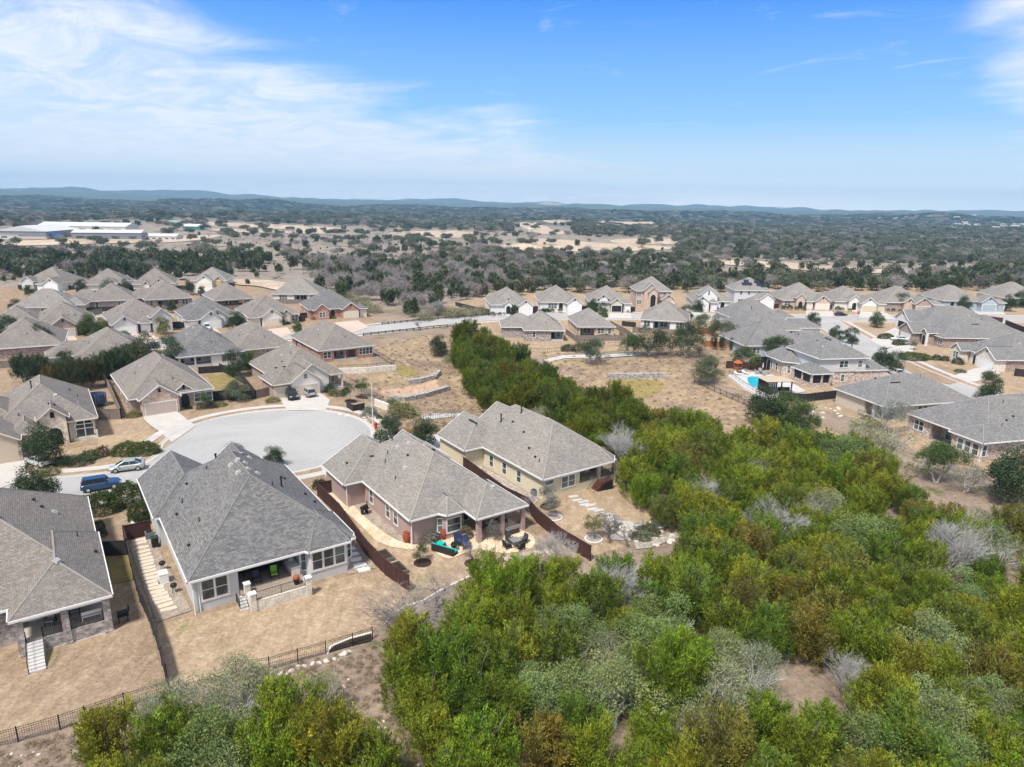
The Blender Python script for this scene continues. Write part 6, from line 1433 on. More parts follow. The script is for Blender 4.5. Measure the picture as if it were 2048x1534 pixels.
def branch_mesh(name,seed,H,spread,mat,levels=4,r0=.16,first=.28,kids=(3,4),n=4,trunks=1,up=.35,thin=.55,zlimit=None):
    rs=random.Random(seed); mb=MB()
    def grow(p,d,L,r,lv):
        q=p+d*L; nn=n if lv<2 else 3
        mid=p+d*L*.5+Vector((rs.uniform(-1,1),rs.uniform(-1,1),rs.uniform(-.5,.5)))*L*.09
        mb.tube(p,mid,r,r*.8,nn,False); mb.tube(mid,q,r*.8,r*thin,nn,False)
        if lv>=levels: return
        for k in range(rs.randint(*kids)):
            a=rs.uniform(0,6.28); nd=(d+Vector((math.cos(a),math.sin(a),up*rs.uniform(-.3,1)))*spread*rs.uniform(.6,1.2)).normalized()
            s=(p+(q-p)*rs.uniform(.45,1.)) if k else q
            grow(s,nd,L*rs.uniform(.6,.85),r*thin*rs.uniform(.75,1),lv+1)
    for t in range(trunks):
        a=rs.uniform(0,6.28); sp_=0.05 if trunks==1 else .35
        grow(Vector((0,0,-.3)),Vector((math.cos(a)*sp_,math.sin(a)*sp_,1)).normalized(),H*first+.3,r0,0)
    return mb.mesh(name,mat,True)
TR={}
def var(kind,i):
    k=(kind,i)
    if k in TR: return TR[k]
    if kind=='juniper': v=(juniper_crown(100+i,4.9+.35*(i%3),2.45+.15*(i%2),15+i%4,25,38,.20,.07),branch_mesh('trunk',i,4.2,.45,bark_m,2,.15,.5,(3,4)))
    elif kind=='oak': v=(oak_crown(200+i,5.8,3.1,18+i%4,12500,.15,.09,.08,flat=.85,zr=(.12,.8),tuft=.17),branch_mesh('trunk',20+i,5.,.75,palebark_m,3,.17,.28,(3,4),trunks=2))
    elif kind=='greyoak': v=(oak_crown(230+i,5.4,3.0,15,6200,.14,.07,.15,tuft=.2,flat=.75,zr=(.2,.8)),branch_mesh('trunk',40+i,5.6,.75,palebark_m,4,.15,.28,(3,4),trunks=2))
    elif kind=='bare': v=(branch_mesh('crown',60+i,6.9,.72,plain('silver_bark',(.40,.385,.365),.9,0,.2,2),6,.085,.21,(3,4),n=4,trunks=3,up=.35,thin=.69),None)
    elif kind=='greybare': v=(branch_mesh('crown',80+i,6.5,.7,graybark_m,5,.12,.24,(3,4),n=4,trunks=2,up=.3,thin=.62),None)
    elif kind=='sapling': v=(oak_crown(300+i,4.2,1.5,10,2700,.16,.09,.15,tuft=.16,flat=1.,zr=(.22,.85)),branch_mesh('trunk',90+i,4.,.5,bark_m,3,.06,.4,(3,3)))
    elif kind=='yardoak': v=(oak_crown(320+i,5.0,2.2,18,8500,.17,.11,-.02,tuft=.2,flat=1.,zr=(.12,.86)),branch_mesh('trunk',95+i,5.,.55,bark_m,3,.1,.36,(3,4)))
    elif kind=='hedge': v=(bush_crown(340+i,1.,1.,4600,.10,.08,3.0),None)
    elif kind=='bush': v=(bush_crown(350+i,1.,1.,1500,.16,.09,2.0,jit=.12),branch_mesh('stem',110+i,.9,.7,bark_m,2,.04,.3,(3,4)))
    elif kind=='scrub': v=(bush_crown(360+i,1.,1.,1500,.45,.035,2.0,jit=.25,per=6),None)
    elif kind=='tuft': v=(bush_crown(365+i,.35,.3,160,.34,.035,2.0,jit=.08,per=4,mat=straw_m),None)
    elif kind=='cone': v=(juniper_crown(370+i,4.6,1.1,5,50,9,.28,.1),branch_mesh('trunk',120+i,4.,.3,bark_m,1,.08,.5,(2,3)))
    elif kind=='farjuniper': v=(juniper_crown(380+i,5.6,2.5,7,22,4,.85,.42,mat=farjun_m),branch_mesh('trunk',130+i,4,.4,bark_m,1,.16,.5,(2,3)))
    elif kind=='faroak': v=(oak_crown(390+i,5.8,3.6,12,1500,.55,.42,.12,mat=faroak_m,tuft=.35,per=4,flat=.75),branch_mesh('trunk',140+i,5.,.7,bark_m,2,.2,.32,(3,3)))
    elif kind=='farbare': v=(oak_crown(420+i,5.8,3.4,12,1700,1.15,.085,.12,mat=farbare_m,tuft=.4,per=4,flat=.8),branch_mesh('trunk',150+i,5.6,.75,palebark_m,3,.15,.26,(3,3),n=3,trunks=2))
    TR[k]=v; return v
NM={'juniper':('juniper_tree','juniper tree'),'oak':('oak_tree','oak tree'),'greyoak':('oak_tree','oak tree'),'bare':('bare_tree','bare tree'),'greybare':('bare_tree','bare tree'),'sapling':('young_tree','young tree'),
 'yardoak':('garden_tree','garden tree'),'hedge':('clipped_hedge','hedge'),'bush':('garden_shrub','shrub'),'scrub':('wild_shrub','shrub'),'tuft':('grass_clump','grass clump'),'cone':('small_evergreen','evergreen tree'),'farjuniper':('distant_juniper','juniper tree'),'faroak':('distant_oak','oak tree'),'farbare':('distant_bare_tree','bare tree')}
GRN={'j':[(.165,.225,.017),(.18,.24,.019),(.21,.25,.02),(.125,.185,.019),(.235,.255,.024),(.155,.205,.028)],'jb':[(.20,.19,.03),(.215,.185,.035),(.18,.185,.035)],
 'o':[(.19,.25,.075),(.22,.28,.095),(.17,.225,.07),(.26,.31,.12)],'go':[(.24,.26,.14),(.29,.31,.17),(.21,.235,.125)],'d':[(.035,.055,.022),(.045,.065,.028),(.06,.08,.035)]}
def plant(kind,x,y,s=1.,color=(.08,.12,.03),label='',group=None,i=0,sz=None,z=None,rz=None,cat=None,name=None):
    nm,ct=NM[kind]; cr,tk=var(kind,i)
    z=Tz(x,y) if z is None else z
    e=empty(name or nm,(x,y,z),random.uniform(0,6.28) if rz is None else rz,label,cat or ct,group)
    sx,sy,szz=(s,s,s*random.uniform(.9,1.12)) if sz is None else sz
    e.scale=(sx,sy,szz)
    o=bpy.data.objects.new('crown' if kind not in('hedge','bush','scrub','tuft') else 'foliage',cr); COL.objects.link(o); o.parent=e; o.color=(*color,1)
    if tk: t=bpy.data.objects.new('trunk' if kind!='bush' else 'stem',tk); COL.objects.link(t); t.parent=e
    return e
# ---- the big wood
def crown_at(u,v,zc=3.):
    z=0
    for _ in range(6): x,y=P(u,v,z+zc); z=Tz(x,y)
    return x,y
WOOD=[crown_at(*p) for p in [(912,668),(965,672),(1015,700),(1075,742),(1135,775),(1180,800),(1260,828),(1350,842),(1450,852),(1560,872),(1640,880),(1730,900),(1790,940),(1840,985),(1900,1015),(2000,1045),(2110,1070),(2300,1120),(2300,1700),(2000,1900),(1500,2100),(1000,1900),(900,1700),(880,1534),(835,1470),(800,1400),(775,1330),(770,1280),(850,1290),(925,1260),(935,1200),(945,1160),(990,1145),(1110,1145),(1160,1165),(1230,1140),(1340,1125),(1400,1085),(1350,1035),(1290,985),(1255,950),(1225,905),(1130,868),(1060,825),(990,812),(955,780),(925,725)]]
CLUMP=[crown_at(*p) for p in [(195,1600),(205,1500),(235,1455),(290,1425),(350,1410),(450,1400),(545,1425),(640,1460),(720,1485),(745,1540),(800,1700),(850,1900),(400,2100),(100,1900)]]
GAPS=[(P(1550,1440,-1),3.6),(P(1640,1400,-1),2.),(P(1310,1010,-2),2.)]
def area_name(u,v):
    if v>1330 and u<800: return 'in the thicket below the iron fence'
    if v>1380: return 'at the bottom edge of the wood, ' + ('left of the bare patch' if u<1450 else 'right of the bare patch')
    if u<1020 and v<860: return 'at the narrow upper end of the wood'
    if v<900: return 'along the upper edge of the wood beyond the cream house' if u<1500 else 'on the wood edge below the pale brick house'
    if v<1060: return 'on the slope beyond the fire-pit lawn' if u<1560 else 'in the wood below the rose brick house'
    if u<1000: return 'at the wood corner by the iron fence'
    if v<1200: return 'in the wood below the stepping-stone lawn' if u<1450 else 'in the wood left of the white bare tree' if u<1880 else 'by the white bare tree at right'
    return 'in the middle of the wood, ' + ('left part' if u<1350 else 'centre' if u<1700 else 'right part')
def project(x,y,z):
    d=Vector((x,y,z-CH)); dep=d.dot(fwd); return (IW/2+F*d.dot(rx)/dep, IH/2-F*d.dot(ry)/dep)
SP=[]  # special trees first: kind,u,v(crown centre),scale,label
taken=[]
special=[('bare',1240,885,1.35,'large gray leafless tree beside the cream house roof'),('bare',1335,852,.7,'small silver leafless tree in the upper wood'),('bare',1420,985,1.05,'gray leafless tree right of the fire-pit lawn'),('bare',1545,1040,1.25,'wide tangle of gray leafless branches in the mid wood'),
 ('bare',1898,1090,1.2,'white-limbed leafless tree standing out in the right of the wood'),('bare',1212,1160,1.15,'gray leafless tree just below the stone fire-pit lawn'),('bare',1112,1092,.75,'thin leafless tree against the end of the red-brown fence'),
 ('bare',2015,1290,.6,'small pale leafless tree at the right edge of the wood'),('bare',1700,1365,.8,'broken white-barked tree over the brown clearing'),
 ('greyoak',1764,872,1.5,'broad sage-green oak against the rose brick house'),('oak',1690,905,1.15,'sage-green oak left of the broad one on the wood edge'),('greyoak',1511,950,1.0,'gray-green oak below the upper wood edge'),('greyoak',1640,1015,1.1,'gray-green oak in the slope wood'),
 ('oak',1728,1075,1.25,'pale green billowy oak in the right of the wood'),('greyoak',1652,1035,.95,'olive-gray oak near the pale billowy one'),('greyoak',1957,1045,1.0,'ash-gray oak beyond the white bare tree'),('greyoak',1995,1100,1.1,'ash-green oak at the right edge'),
 ('oak',1900,1165,1.0,'pale oak below the white bare tree'),('oak',1862,1285,1.05,'feathery pale oak low in the right wood'),('oak',1938,1200,.9,'gray-green oak right of the feathery one'),('oak',1824,1395,.85,'lichen-yellow oak near the lower right'),('oak',1881,1440,.9,'straggly lichen-yellow oak at lower right'),
 ('greyoak',1512,1350,1.0,'cream-gray lichen-covered oak beside the bare patch'),('greyoak',1425,1375,1.1,'pale lichen-covered oak left of the bare patch'),('oak',1442,1300,.8,'light gray-green oak in the centre of the wood'),('oak',1306,1296,1.15,'pale yellow-green oak in the centre of the wood'),
 ('oak',1324,1235,1.05,'pale blue-green oak in the centre of the wood'),('oak',1237,1376,1.1,'mint-green oak low in the centre'),('oak',1150,1258,1.0,'mint-green oak behind the dark junipers'),('greyoak',1209,1313,.9,'thin gray oak between junipers'),('oak',1132,1366,.9,'small gray-green oak low in the wood'),('oak',1070,1400,.9,'upright pale green oak low in the wood'),
 ('greyoak',1085,835,1.0,'gray-green oak behind the cream house ridge'),('greyoak',1130,800,1.0,'ash-green oak at the upper wood'),('oak',1040,760,1.0,'green-gray oak in the narrow upper wood'),('greyoak',975,740,1.0,'dark gray-green oak by the dry basin'),('greyoak',1150,905,.8,'ash-gray oak hugging the cream house'),
 ('greyoak',400,1405,1.0,'gray twiggy oak below the iron fence'),('greyoak',455,1380,1.05,'tall gray-brown oak at the top of the thicket'),('greyoak',500,1400,1.0,'smoke-gray oak at the right of the thicket'),('greyoak',318,1410,.75,'thin gray tree poking over the fence corner'),
 ('greyoak',640,1400,.8,'gray-green shrubby oak beside the brown bank'),('oak',420,1490,1.05,'yellow-green oak at the bottom of the thicket'),('oak',455,1530,.9,'lichen-yellow oak at the bottom edge'),('greyoak',1390,1460,.8,'gray oak at the bottom edge'),('oak',1750,1500,1.,'gray-green oak at the bottom right'),('oak',1900,1500,.9,'pale tufted oak at the bottom right'),('oak',2010,1400,.9,'pale oak at the right margin'),
 ('greyoak',1950,1380,.8,'gray-green oak near the right margin')]
for j,(k,u,v,s,lb) in enumerate(special):
    if k=='bare': s*=1.08
    x,y=crown_at(u,v,3.2*s); taken.append((x,y,2.4*s))
    col=random.choice(GRN['go' if k=='greyoak' else 'o'])
    plant(k,x,y,s,col,lb,i=j%3)
def scatter_in(poly,sp,gaps=(),seed=1,n0=26000,far=260.,tk=True,ymin=24):
    rs=np.random.default_rng(seed); A=np.array(poly)
    X=rs.uniform(A[:,0].min(),A[:,0].max(),n0); Y=rs.uniform(max(ymin,A[:,1].min()),A[:,1].max(),n0)
    ok=inpoly(X,Y,poly)
    for (a,b),r in gaps: ok&=(X-a)**2+(Y-b)**2>(r+sp*.3)**2
    if tk:
        for a,b,r in taken: ok&=(X-a)**2+(Y-b)**2>(r*.8+sp*.3)**2
    X=X[ok];Y=Y[ok]; D=sp*(1+np.maximum(0,np.hypot(X,Y)-60)/far)
    cell=sp; grid={}; out=[]
    for x,y,d in zip(X.tolist(),Y.tolist(),D.tolist()):
        k=int(d/cell)+1; cx_,cy2=int(x//cell),int(y//cell); good=True
        for i in range(cx_-k,cx_+k+1):
            for j in range(cy2-k,cy2+k+1):
                for a,b in grid.get((i,j),()):
                    if (x-a)**2+(y-b)**2<d*d: good=False;break
                if not good: break
            if not good: break
        if good: grid.setdefault((cx_,cy2),[]).append((x,y)); out.append((x,y,d))
    return out
pts=[]
for poly,seed in ((WOOD,1),(CLUMP,2)): pts+=scatter_in(poly,2.75,GAPS,seed)
vis=[]
for x,y,_ in pts:
    z=Tz(x,y); u,v=project(x,y,z+5)
    if -80<u<2130 and v<1640: vis.append((x,y,u,v,math.hypot(x,y)))
vis.sort(key=lambda q:q[4])
open('/tmp/n.txt','w').write(str((len(pts),len(vis))))
rs_=random.Random(5)
tone_names={'j':['bright green','mid green','yellow-green','dark green','golden-green','soft green'],'jb':['rust-brown tipped','ochre-tipped','olive-brown']}
def juni_tone(x,y):
    bn=math.sin(x*.23+1.7)+math.sin(y*.19+x*.11); key='jb' if (bn>1.3 and rs_.random()<.35) or rs_.random()<.04 else 'j'
    return key,rs_.randrange(len(GRN[key]))
NIND=290
keep=sorted(vis,key=lambda q:q[4]+rs_.uniform(0,30))[:NIND]; rest=[q for q in vis if q not in keep]
for k,(x,y,u,v,d) in enumerate(keep):
    key,j=juni_tone(x,y); s=rs_.uniform(.82,1.22)
    sizes='tall' if s>1.09 else 'small' if s<.92 else 'bushy'
    c=GRN[key][j]; c=tuple(q*rs_.uniform(.92,1.08) for q in c)
    lab=f"{sizes} {tone_names[key][j]} juniper {area_name(u,v)}"
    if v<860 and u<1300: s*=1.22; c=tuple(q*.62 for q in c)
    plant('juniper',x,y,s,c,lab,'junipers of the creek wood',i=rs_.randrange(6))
def stuff(name,pts,sc,srcs,label=None):
    """countless far plants: one object, each point carrying a copy of one of srcs"""
    k=len(srcs); rs=np.random.default_rng(len(pts))
    me=bpy.data.meshes.new(name); me.from_pydata(pts,[],[])
    a=me.attributes.new('sc','FLOAT_VECTOR','POINT'); s3=np.repeat(np.array(sc,dtype=np.float32)[:,None],3,1); s3[:,2]=np.minimum(s3[:,2],1.45); a.data.foreach_set('vector',s3.reshape(-1))
    a=me.attributes.new('pick','INT','POINT'); a.data.foreach_set('value',rs.integers(0,k,len(pts)).astype(np.int32))
    o=obj(name,me); ng=bpy.data.node_groups.new(name,'GeometryNodeTree'); ng.interface.new_socket('Geometry',in_out='INPUT',socket_type='NodeSocketGeometry'); ng.interface.new_socket('Geometry',in_out='OUTPUT',socket_type='NodeSocketGeometry')
    N=ng.nodes.new; gi=N('NodeGroupInput'); go=N('NodeGroupOutput'); jn=N('GeometryNodeJoinGeometry')
    for q,src in enumerate(srcs):
        cm=N('FunctionNodeCompare'); cm.data_type='INT'; cm.operation='EQUAL'; na=N('GeometryNodeInputNamedAttribute'); na.data_type='INT'; na.inputs[0].default_value='pick'
        ng.links.new(na.outputs[0],[x for x in cm.inputs if x.enabled][0]); [x for x in cm.inputs if x.enabled][1].default_value=q
        oi=N('GeometryNodeObjectInfo'); oi.inputs['Object'].default_value=src; oi.transform_space='ORIGINAL'
        ip=N('GeometryNodeInstanceOnPoints'); ng.links.new(gi.outputs[0],ip.inputs['Points']); ng.links.new(cm.outputs[0],ip.inputs['Selection']); ng.links.new(oi.outputs['Geometry'],ip.inputs['Instance'])
        rv_=N('FunctionNodeRandomValue'); rv_.data_type='FLOAT_VECTOR'; rv_.inputs[0].default_value=(-.06,-.06,0); rv_.inputs[1].default_value=(.06,.06,6.283); ng.links.new(rv_.outputs[0],ip.inputs['Rotation'])
        ns=N('GeometryNodeInputNamedAttribute'); ns.data_type='FLOAT_VECTOR'; ns.inputs[0].default_value='sc'; ng.links.new(ns.outputs[0],ip.inputs['Scale'])
        ng.links.new(ip.outputs[0],jn.inputs[0])
    ng.links.new(jn.outputs[0],go.inputs[0]); md=o.modifiers.new('copies','NODES'); md.node_group=ng
    return tag(o,label,None,None,'stuff')

# ================================================================== GARDEN PLANTS
DK=(.06,.085,.035); MG=(.085,.125,.035); OG=(.11,.13,.07); GY=(.20,.21,.175); SG=(.15,.175,.10); YG=(.20,.20,.08)
garden=[('yardoak',92,930,1.02,DK,'dark spreading tree in front of the arched-entry house'),('yardoak',70,1012,.95,DK,'bushy dark tree at the road edge by the stone house'),
('yardoak',470,935,.62,OG,'olive-green tree behind the tall gray gable'),('yardoak',548,932,.58,DK,'dark round tree between the gray and mauve roofs'),('sapling',408,818,.85,MG,'small vase-shaped tree beside the cul-de-sac walk'),
('sapling',700,803,.95,DK,'dark small tree on the corner lawn, left of a pair'),('sapling',723,792,1.,MG,'bright green small tree on the corner lawn, right of a pair'),('yardoak',478,802,.85,SG,'gray-green tree beside the black fence'),
('yardoak',775,903,.95,DK,'dark tree at the mauve house front corner'),('yardoak',845,900,.9,DK,'dark tree standing before the cream house drive'),('sapling',845,1127,.62,DK,'slim young tree in the round mulch ring'),
('yardoak',218,608,1.35,SG,'large gray-green oak in front of the half-hidden brick house'),('yardoak',34,630,1.0,DK,'dark round tree in the tan brick garden'),('yardoak',377,590,1.0,DK,'dark round tree right of the dark brick house'),('yardoak',403,592,.7,DK,'smaller dark tree beside the back-row drive'),
('yardoak',165,585,.9,DK,'dark tree before the arched tower house'),('yardoak',252,583,.95,OG,'olive tree between the tower and tall gable houses'),('yardoak',283,578,.85,DK,'dark tree before the tall plain gable'),('yardoak',180,672,1.05,MG,'green spreading tree by the street lamp'),('yardoak',203,668,.8,YG,'yellowish shrubby tree left of the stacked gables'),
('yardoak',328,668,.8,YG,'yellow-green tree right of the tall arched window'),('yardoak',473,658,.85,DK,'dark tree right of the white garage house'),('yardoak',492,662,.6,OG,'small olive tree before the pale stone house'),
('yardoak',20,675,1.1,DK,'dark tree at the left margin above the gray roof'),('yardoak',45,690,1.,MG,'green tree beside the black pickup'),('yardoak',80,708,1.2,DK,'dark tree rising over the left roofs'),
('yardoak',475,752,.95,DK,'dark tree below the squeezed brick house'),('yardoak',505,745,.8,MG,'green tree beside the patio clutter'),('yardoak',300,735,1.35,OG,'tall thin-leaved oak left of the roofed patio'),('yardoak',350,735,1.25,OG,'tall thin-leaved oak over the white patio wall'),
('yardoak',878,712,1.0,DK,'lone dark upright tree in the brown basin'),('oak',1186,728,1.0,OG,'round oak with bare gray trunk in the meadow'),('oak',1300,712,1.35,DK,'broad dark oak, left of the meadow pair'),('oak',1372,712,1.45,DK,'broad dark oak, right of the meadow pair'),('oak',1262,712,.9,MG,'green oak at the left end of the meadow group'),
('oak',1412,765,1.15,OG,'low round olive oak beside the iron fence'),('oak',1490,738,.95,MG,'green oak behind the pool deck'),('oak',1553,722,1.05,DK,'dark oak against the blue-gray wall'),('oak',1430,672,.9,OG,'olive oak before the orange fence'),('oak',1455,685,.9,SG,'gray-green oak beside the orange fence'),('oak',1405,660,.75,SG,'gray-green oak behind the meadow pair'),
('cone',1426,700,.8,DK,'dark cone evergreen, left of three by the orange fence'),('cone',1443,701,.8,DK,'dark cone evergreen, middle of three by the orange fence'),('cone',1461,702,.8,MG,'green cone evergreen, right of three by the orange fence'),
('yardoak',1372,638,.9,DK,'dark tree left of the far white porch'),('yardoak',1395,625,.8,DK,'dark tree under the far white porch gable'),('yardoak',1186,625,.8,DK,'dark tree before the cream house with open garage'),('yardoak',1206,628,.65,OG,'olive tree by the open garage'),('yardoak',1010,628,.6,OG,'small tree before the arched white house'),('yardoak',1030,632,.6,DK,'small dark tree right of the arched white porch'),
('yardoak',1492,612,.8,DK,'dark tree before the solar-roofed house'),('yardoak',1625,652,.85,DK,'dark young tree on the junction corner lawn'),('yardoak',1672,682,.8,DK,'dark small tree beyond the street roofs'),('yardoak',1700,688,.8,DK,'dark small tree at the near kerb of the side street'),
('yardoak',1752,655,.95,MG,'green round tree in a white ring on the corner lawn'),('yardoak',1762,738,.95,DK,'dark tree leaning over the side street, upper of two'),('yardoak',1785,748,.95,DK,'dark tree leaning over the side street, lower of two'),('sapling',1826,700,.8,SG,'thin pale tree before the brown brick house'),
('sapling',1972,768,.85,YG,'yellow-green small tree before the rose brick wall'),('yardoak',1978,802,1.,DK,'dark conical tree at the side street kerb'),('yardoak',1800,622,1.25,DK,'large dark tree before the rose gable in the far row'),('yardoak',1834,622,.95,DK,'smaller dark tree beside the large one in the far row'),('yardoak',1685,612,.85,DK,'dark tree before the square doorway'),
('yardoak',1925,628,1.1,DK,'dark spreading tree before the pale blue garage'),('yardoak',2012,622,1.1,DK,'dark tree at the far right drive'),('yardoak',2040,615,1.1,DK,'dark tree at the far right edge'),
('greyoak',1772,868,1.3,GY,'smoky gray-green tree in front of the pale brick house'),('oak',1872,965,1.0,MG,'tall green-topped tree in front of the rose brick porch'),('greyoak',1928,985,.85,GY,'ashen leafless-looking tree right of the green-topped one'),('yardoak',2018,1005,1.4,DK,'dark open tree at the right edge below the fence'),
('yardoak',1525,848,1.3,DK,'dark tree with pale trunk at the end of the iron fence'),('yardoak',1565,855,1.15,MG,'green tree right of the pale-trunked one'),('yardoak',1600,868,1.1,MG,'bright green tree below the black fence'),
('sapling',1095,1014,.75,GY,'thin gray tree by the cream house rear corner'),('sapling',1108,1036,.8,GY,'thin leafless young tree in the ring near the fence'),('sapling',1187,1078,.9,YG,'yellowish young tree in the lower edging ring'),('sapling',1316,1043,.9,MG,'green young tree in the right edging ring'),('sapling',975,1082,.8,GY,'thin gray tree at the patio edge'),
('greybare',1222,1085,.7,GY,'leafless brown tree beside the fire pit'),('greybare',1255,1092,.6,GY,'second leafless tree behind the fire pit'),('greybare',946,1128,.55,GY,'small leafless tree in the dark ring'),('greybare',1062,1030,.55,GY,'small leafless tree beside the mauve porch'),
('greybare',908,835,.45,GY,'small leafless shrub tree by the basin path'),('greybare',838,660,.6,GY,'leafless small tree at the guard rail'),('greybare',1395,715,.7,GY,'dead gray tree stem by the meadow pair')]
for j,(k,u,v,s,c,lb) in enumerate(garden):
    x,y,z=G(u,v); plant(k,x,y,s*(1.22 if k in('yardoak','oak') else 1.),c,lb,i=j%3)
for j,(u,v,a,h_,lb) in enumerate(((800,1262,1.75,.85,'wide low leafless tree over the lawn corner curb'),(868,1225,1.35,.8,'leafless rust-tinged tree below the mauve lawn'),(845,1290,1.2,.7,'gray leafless thicket against the green wood edge'))):
    x,y,z=G(u,v); plant('greybare',x,y,1,GY,lb,i=j%3,sz=(a,a,h_))
# beds and gates of the street houses
qr=random.Random(44)
for (h,lb,w,d,g0,g1,gy,my) in YARD:
    short=' '.join(lb.split()[:7])
    xs=[x for x in (1.2,3.,5.2,7.4,9.4,11.4,w-1.2) if not (g0-1.4<x<g1+1.2)]
    for k,x in enumerate(xs[:4]):
        X_,Y_=h.W(x+qr.uniform(-.4,.4),my-.5-qr.uniform(0,.5)-(1.2 if qr.random()<.3 else 0)); a=qr.uniform(.55,1.05)
        plant('bush',X_,Y_,1,qr.choice((DK,MG,OG,YG,DK)),'shrub in the front bed of the '+short,'front-bed shrubs of the street houses',i=k%3,sz=(a,a*.9,a*qr.uniform(.8,1.2)),z=h.zg)
    for sx,side_n in ((-.1,'left'),(w+.1,'right')):
        A_=h.W(sx,my+2.5); B_=h.W(sx+(-2.2 if sx<1 else 2.2),my+2.5)
        if side_n=='left' and g0<2: continue
        wood_fence([A_,B_],f'gate fence on the {side_n} of the '+short,1.7,W_dark if qr.random()<.6 else W_red,world=True)
for (h,lb,w,d) in REAR:
    short=' '.join(lb.split()[:7]); n_=5 if h.y0>180 else 8
    A_=h.W(-1.6,-n_); B_=h.W(w+1.6,-n_); C_=h.W(w+1.6,2.)
    if 'retaining' in lb or 'furnished' in lb or 'roofed patio' in lb: continue
    wood_fence([A_,B_,C_],'garden fence behind the '+short,1.65,W_dark if qr.random()<.5 else W_gray,world=True,posts=False)
    for k in range(3):
        X_,Y_=h.W(qr.uniform(0,w),-n_+1.2+qr.uniform(0,1.)); a=qr.uniform(.6,1.2)
        plant('bush',X_,Y_,1,qr.choice((DK,MG,OG,GY)),'shrub along the garden fence of the '+short,'shrubs along the garden fences',i=k%3,sz=(a,a,a*1.1),z=h.zg)
for j,(u,v,s,c,lb) in enumerate(((60,592,.8,DK,'small dark tree before the far left white house'),(236,590,.8,OG,'small olive tree between the tower and gable houses'),(142,640,.75,DK,'small dark tree between the brick and stacked-gable houses'),(345,625,.8,DK,'dark tree between the two white front-gabled houses'),
  (455,612,.75,OG,'olive tree at the mustard house corner'),(560,650,.75,DK,'small dark tree between pale stone and red brick houses'),(596,668,.7,MG,'small green tree below the red brick gables'),(395,700,.8,DK,'dark tree right of the roofed white patio roof'),(12,705,1.1,DK,'dark tree at the left margin over the lower roof'),
  (250,690,.8,MG,'green tree at the peach drive edge'),(525,690,.8,DK,'dark tree between two gray-brown back roofs'),(130,745,1.0,DK,'dark tree at the hidden house corner'))):
    x,y,z=G(u,v); plant('yardoak',x,y,s*1.1,c,lb,i=j%3)
# dark trees grouped behind the arched-entry house
for j,(u,v,s,c,lb) in enumerate(((48,765,1.1,DK,'dark juniper at the far left of the roof-top group'),(78,775,1.2,DK,'wide dark juniper behind the arched-entry roof'),(108,782,1.0,(.14,.10,.03),'rusty juniper in front of the dark group'),(132,778,1.2,DK,'dark juniper over the hidden house'),(160,780,1.25,(.075,.09,.03),'olive dark juniper in the middle of the group'),(185,775,1.2,(.08,.075,.03),'brownish dark juniper by the weathered fence'),(212,760,1.15,MG,'green juniper left of the rose stone house'),(238,757,1.2,DK,'dark juniper nearest the rose stone house'),(258,745,1.05,MG,'green juniper behind the rose stone roof'),(275,748,.9,(.11,.09,.035),'brown-tipped juniper beside the rose stone roof'))):
    x,y,z=G(u,v); plant('juniper',x,y,s,c,lb,i=j%6)
hedges=[(203,1024,2.1,1.6,1.75,'round clipped hedge left of the utility box'),(258,1006,1.9,1.7,1.85,'tall clipped hedge right of the utility box'),(283,1036,1.3,1.3,1.4,'dark clipped hedge against the gray house wall'),(257,908,2.0,1.5,1.3,'clipped hedge mound, left of the lawn pair'),(289,908,2.0,1.5,1.3,'clipped hedge mound, right of the lawn pair'),
 (1828,718,3.6,2.8,1.2,'broad oval hedge on the lawn across the side street'),(1771,677,2.5,1.5,1.1,'oval hedge beside the white sedan'),(1798,690,2.0,1.2,1.2,'yellowish hedge hiding the silver cars'),(1205,635,1.8,1.2,1.3,'round hedge on the far street verge'),(1650,620,1.8,1.3,1.2,'round hedge by the white van'),(1090,624,2.2,1.,.7,'low hedge before the second far white house')]
for j,(u,v,a,b,h_,lb) in enumerate(hedges):
    x,y,z=G(u,v); plant('hedge',x,y,1,(.075,.10,.03) if j<3 else (.11,.13,.04),lb,i=j%2,sz=(a,b,h_*1.3),rz=R(20))
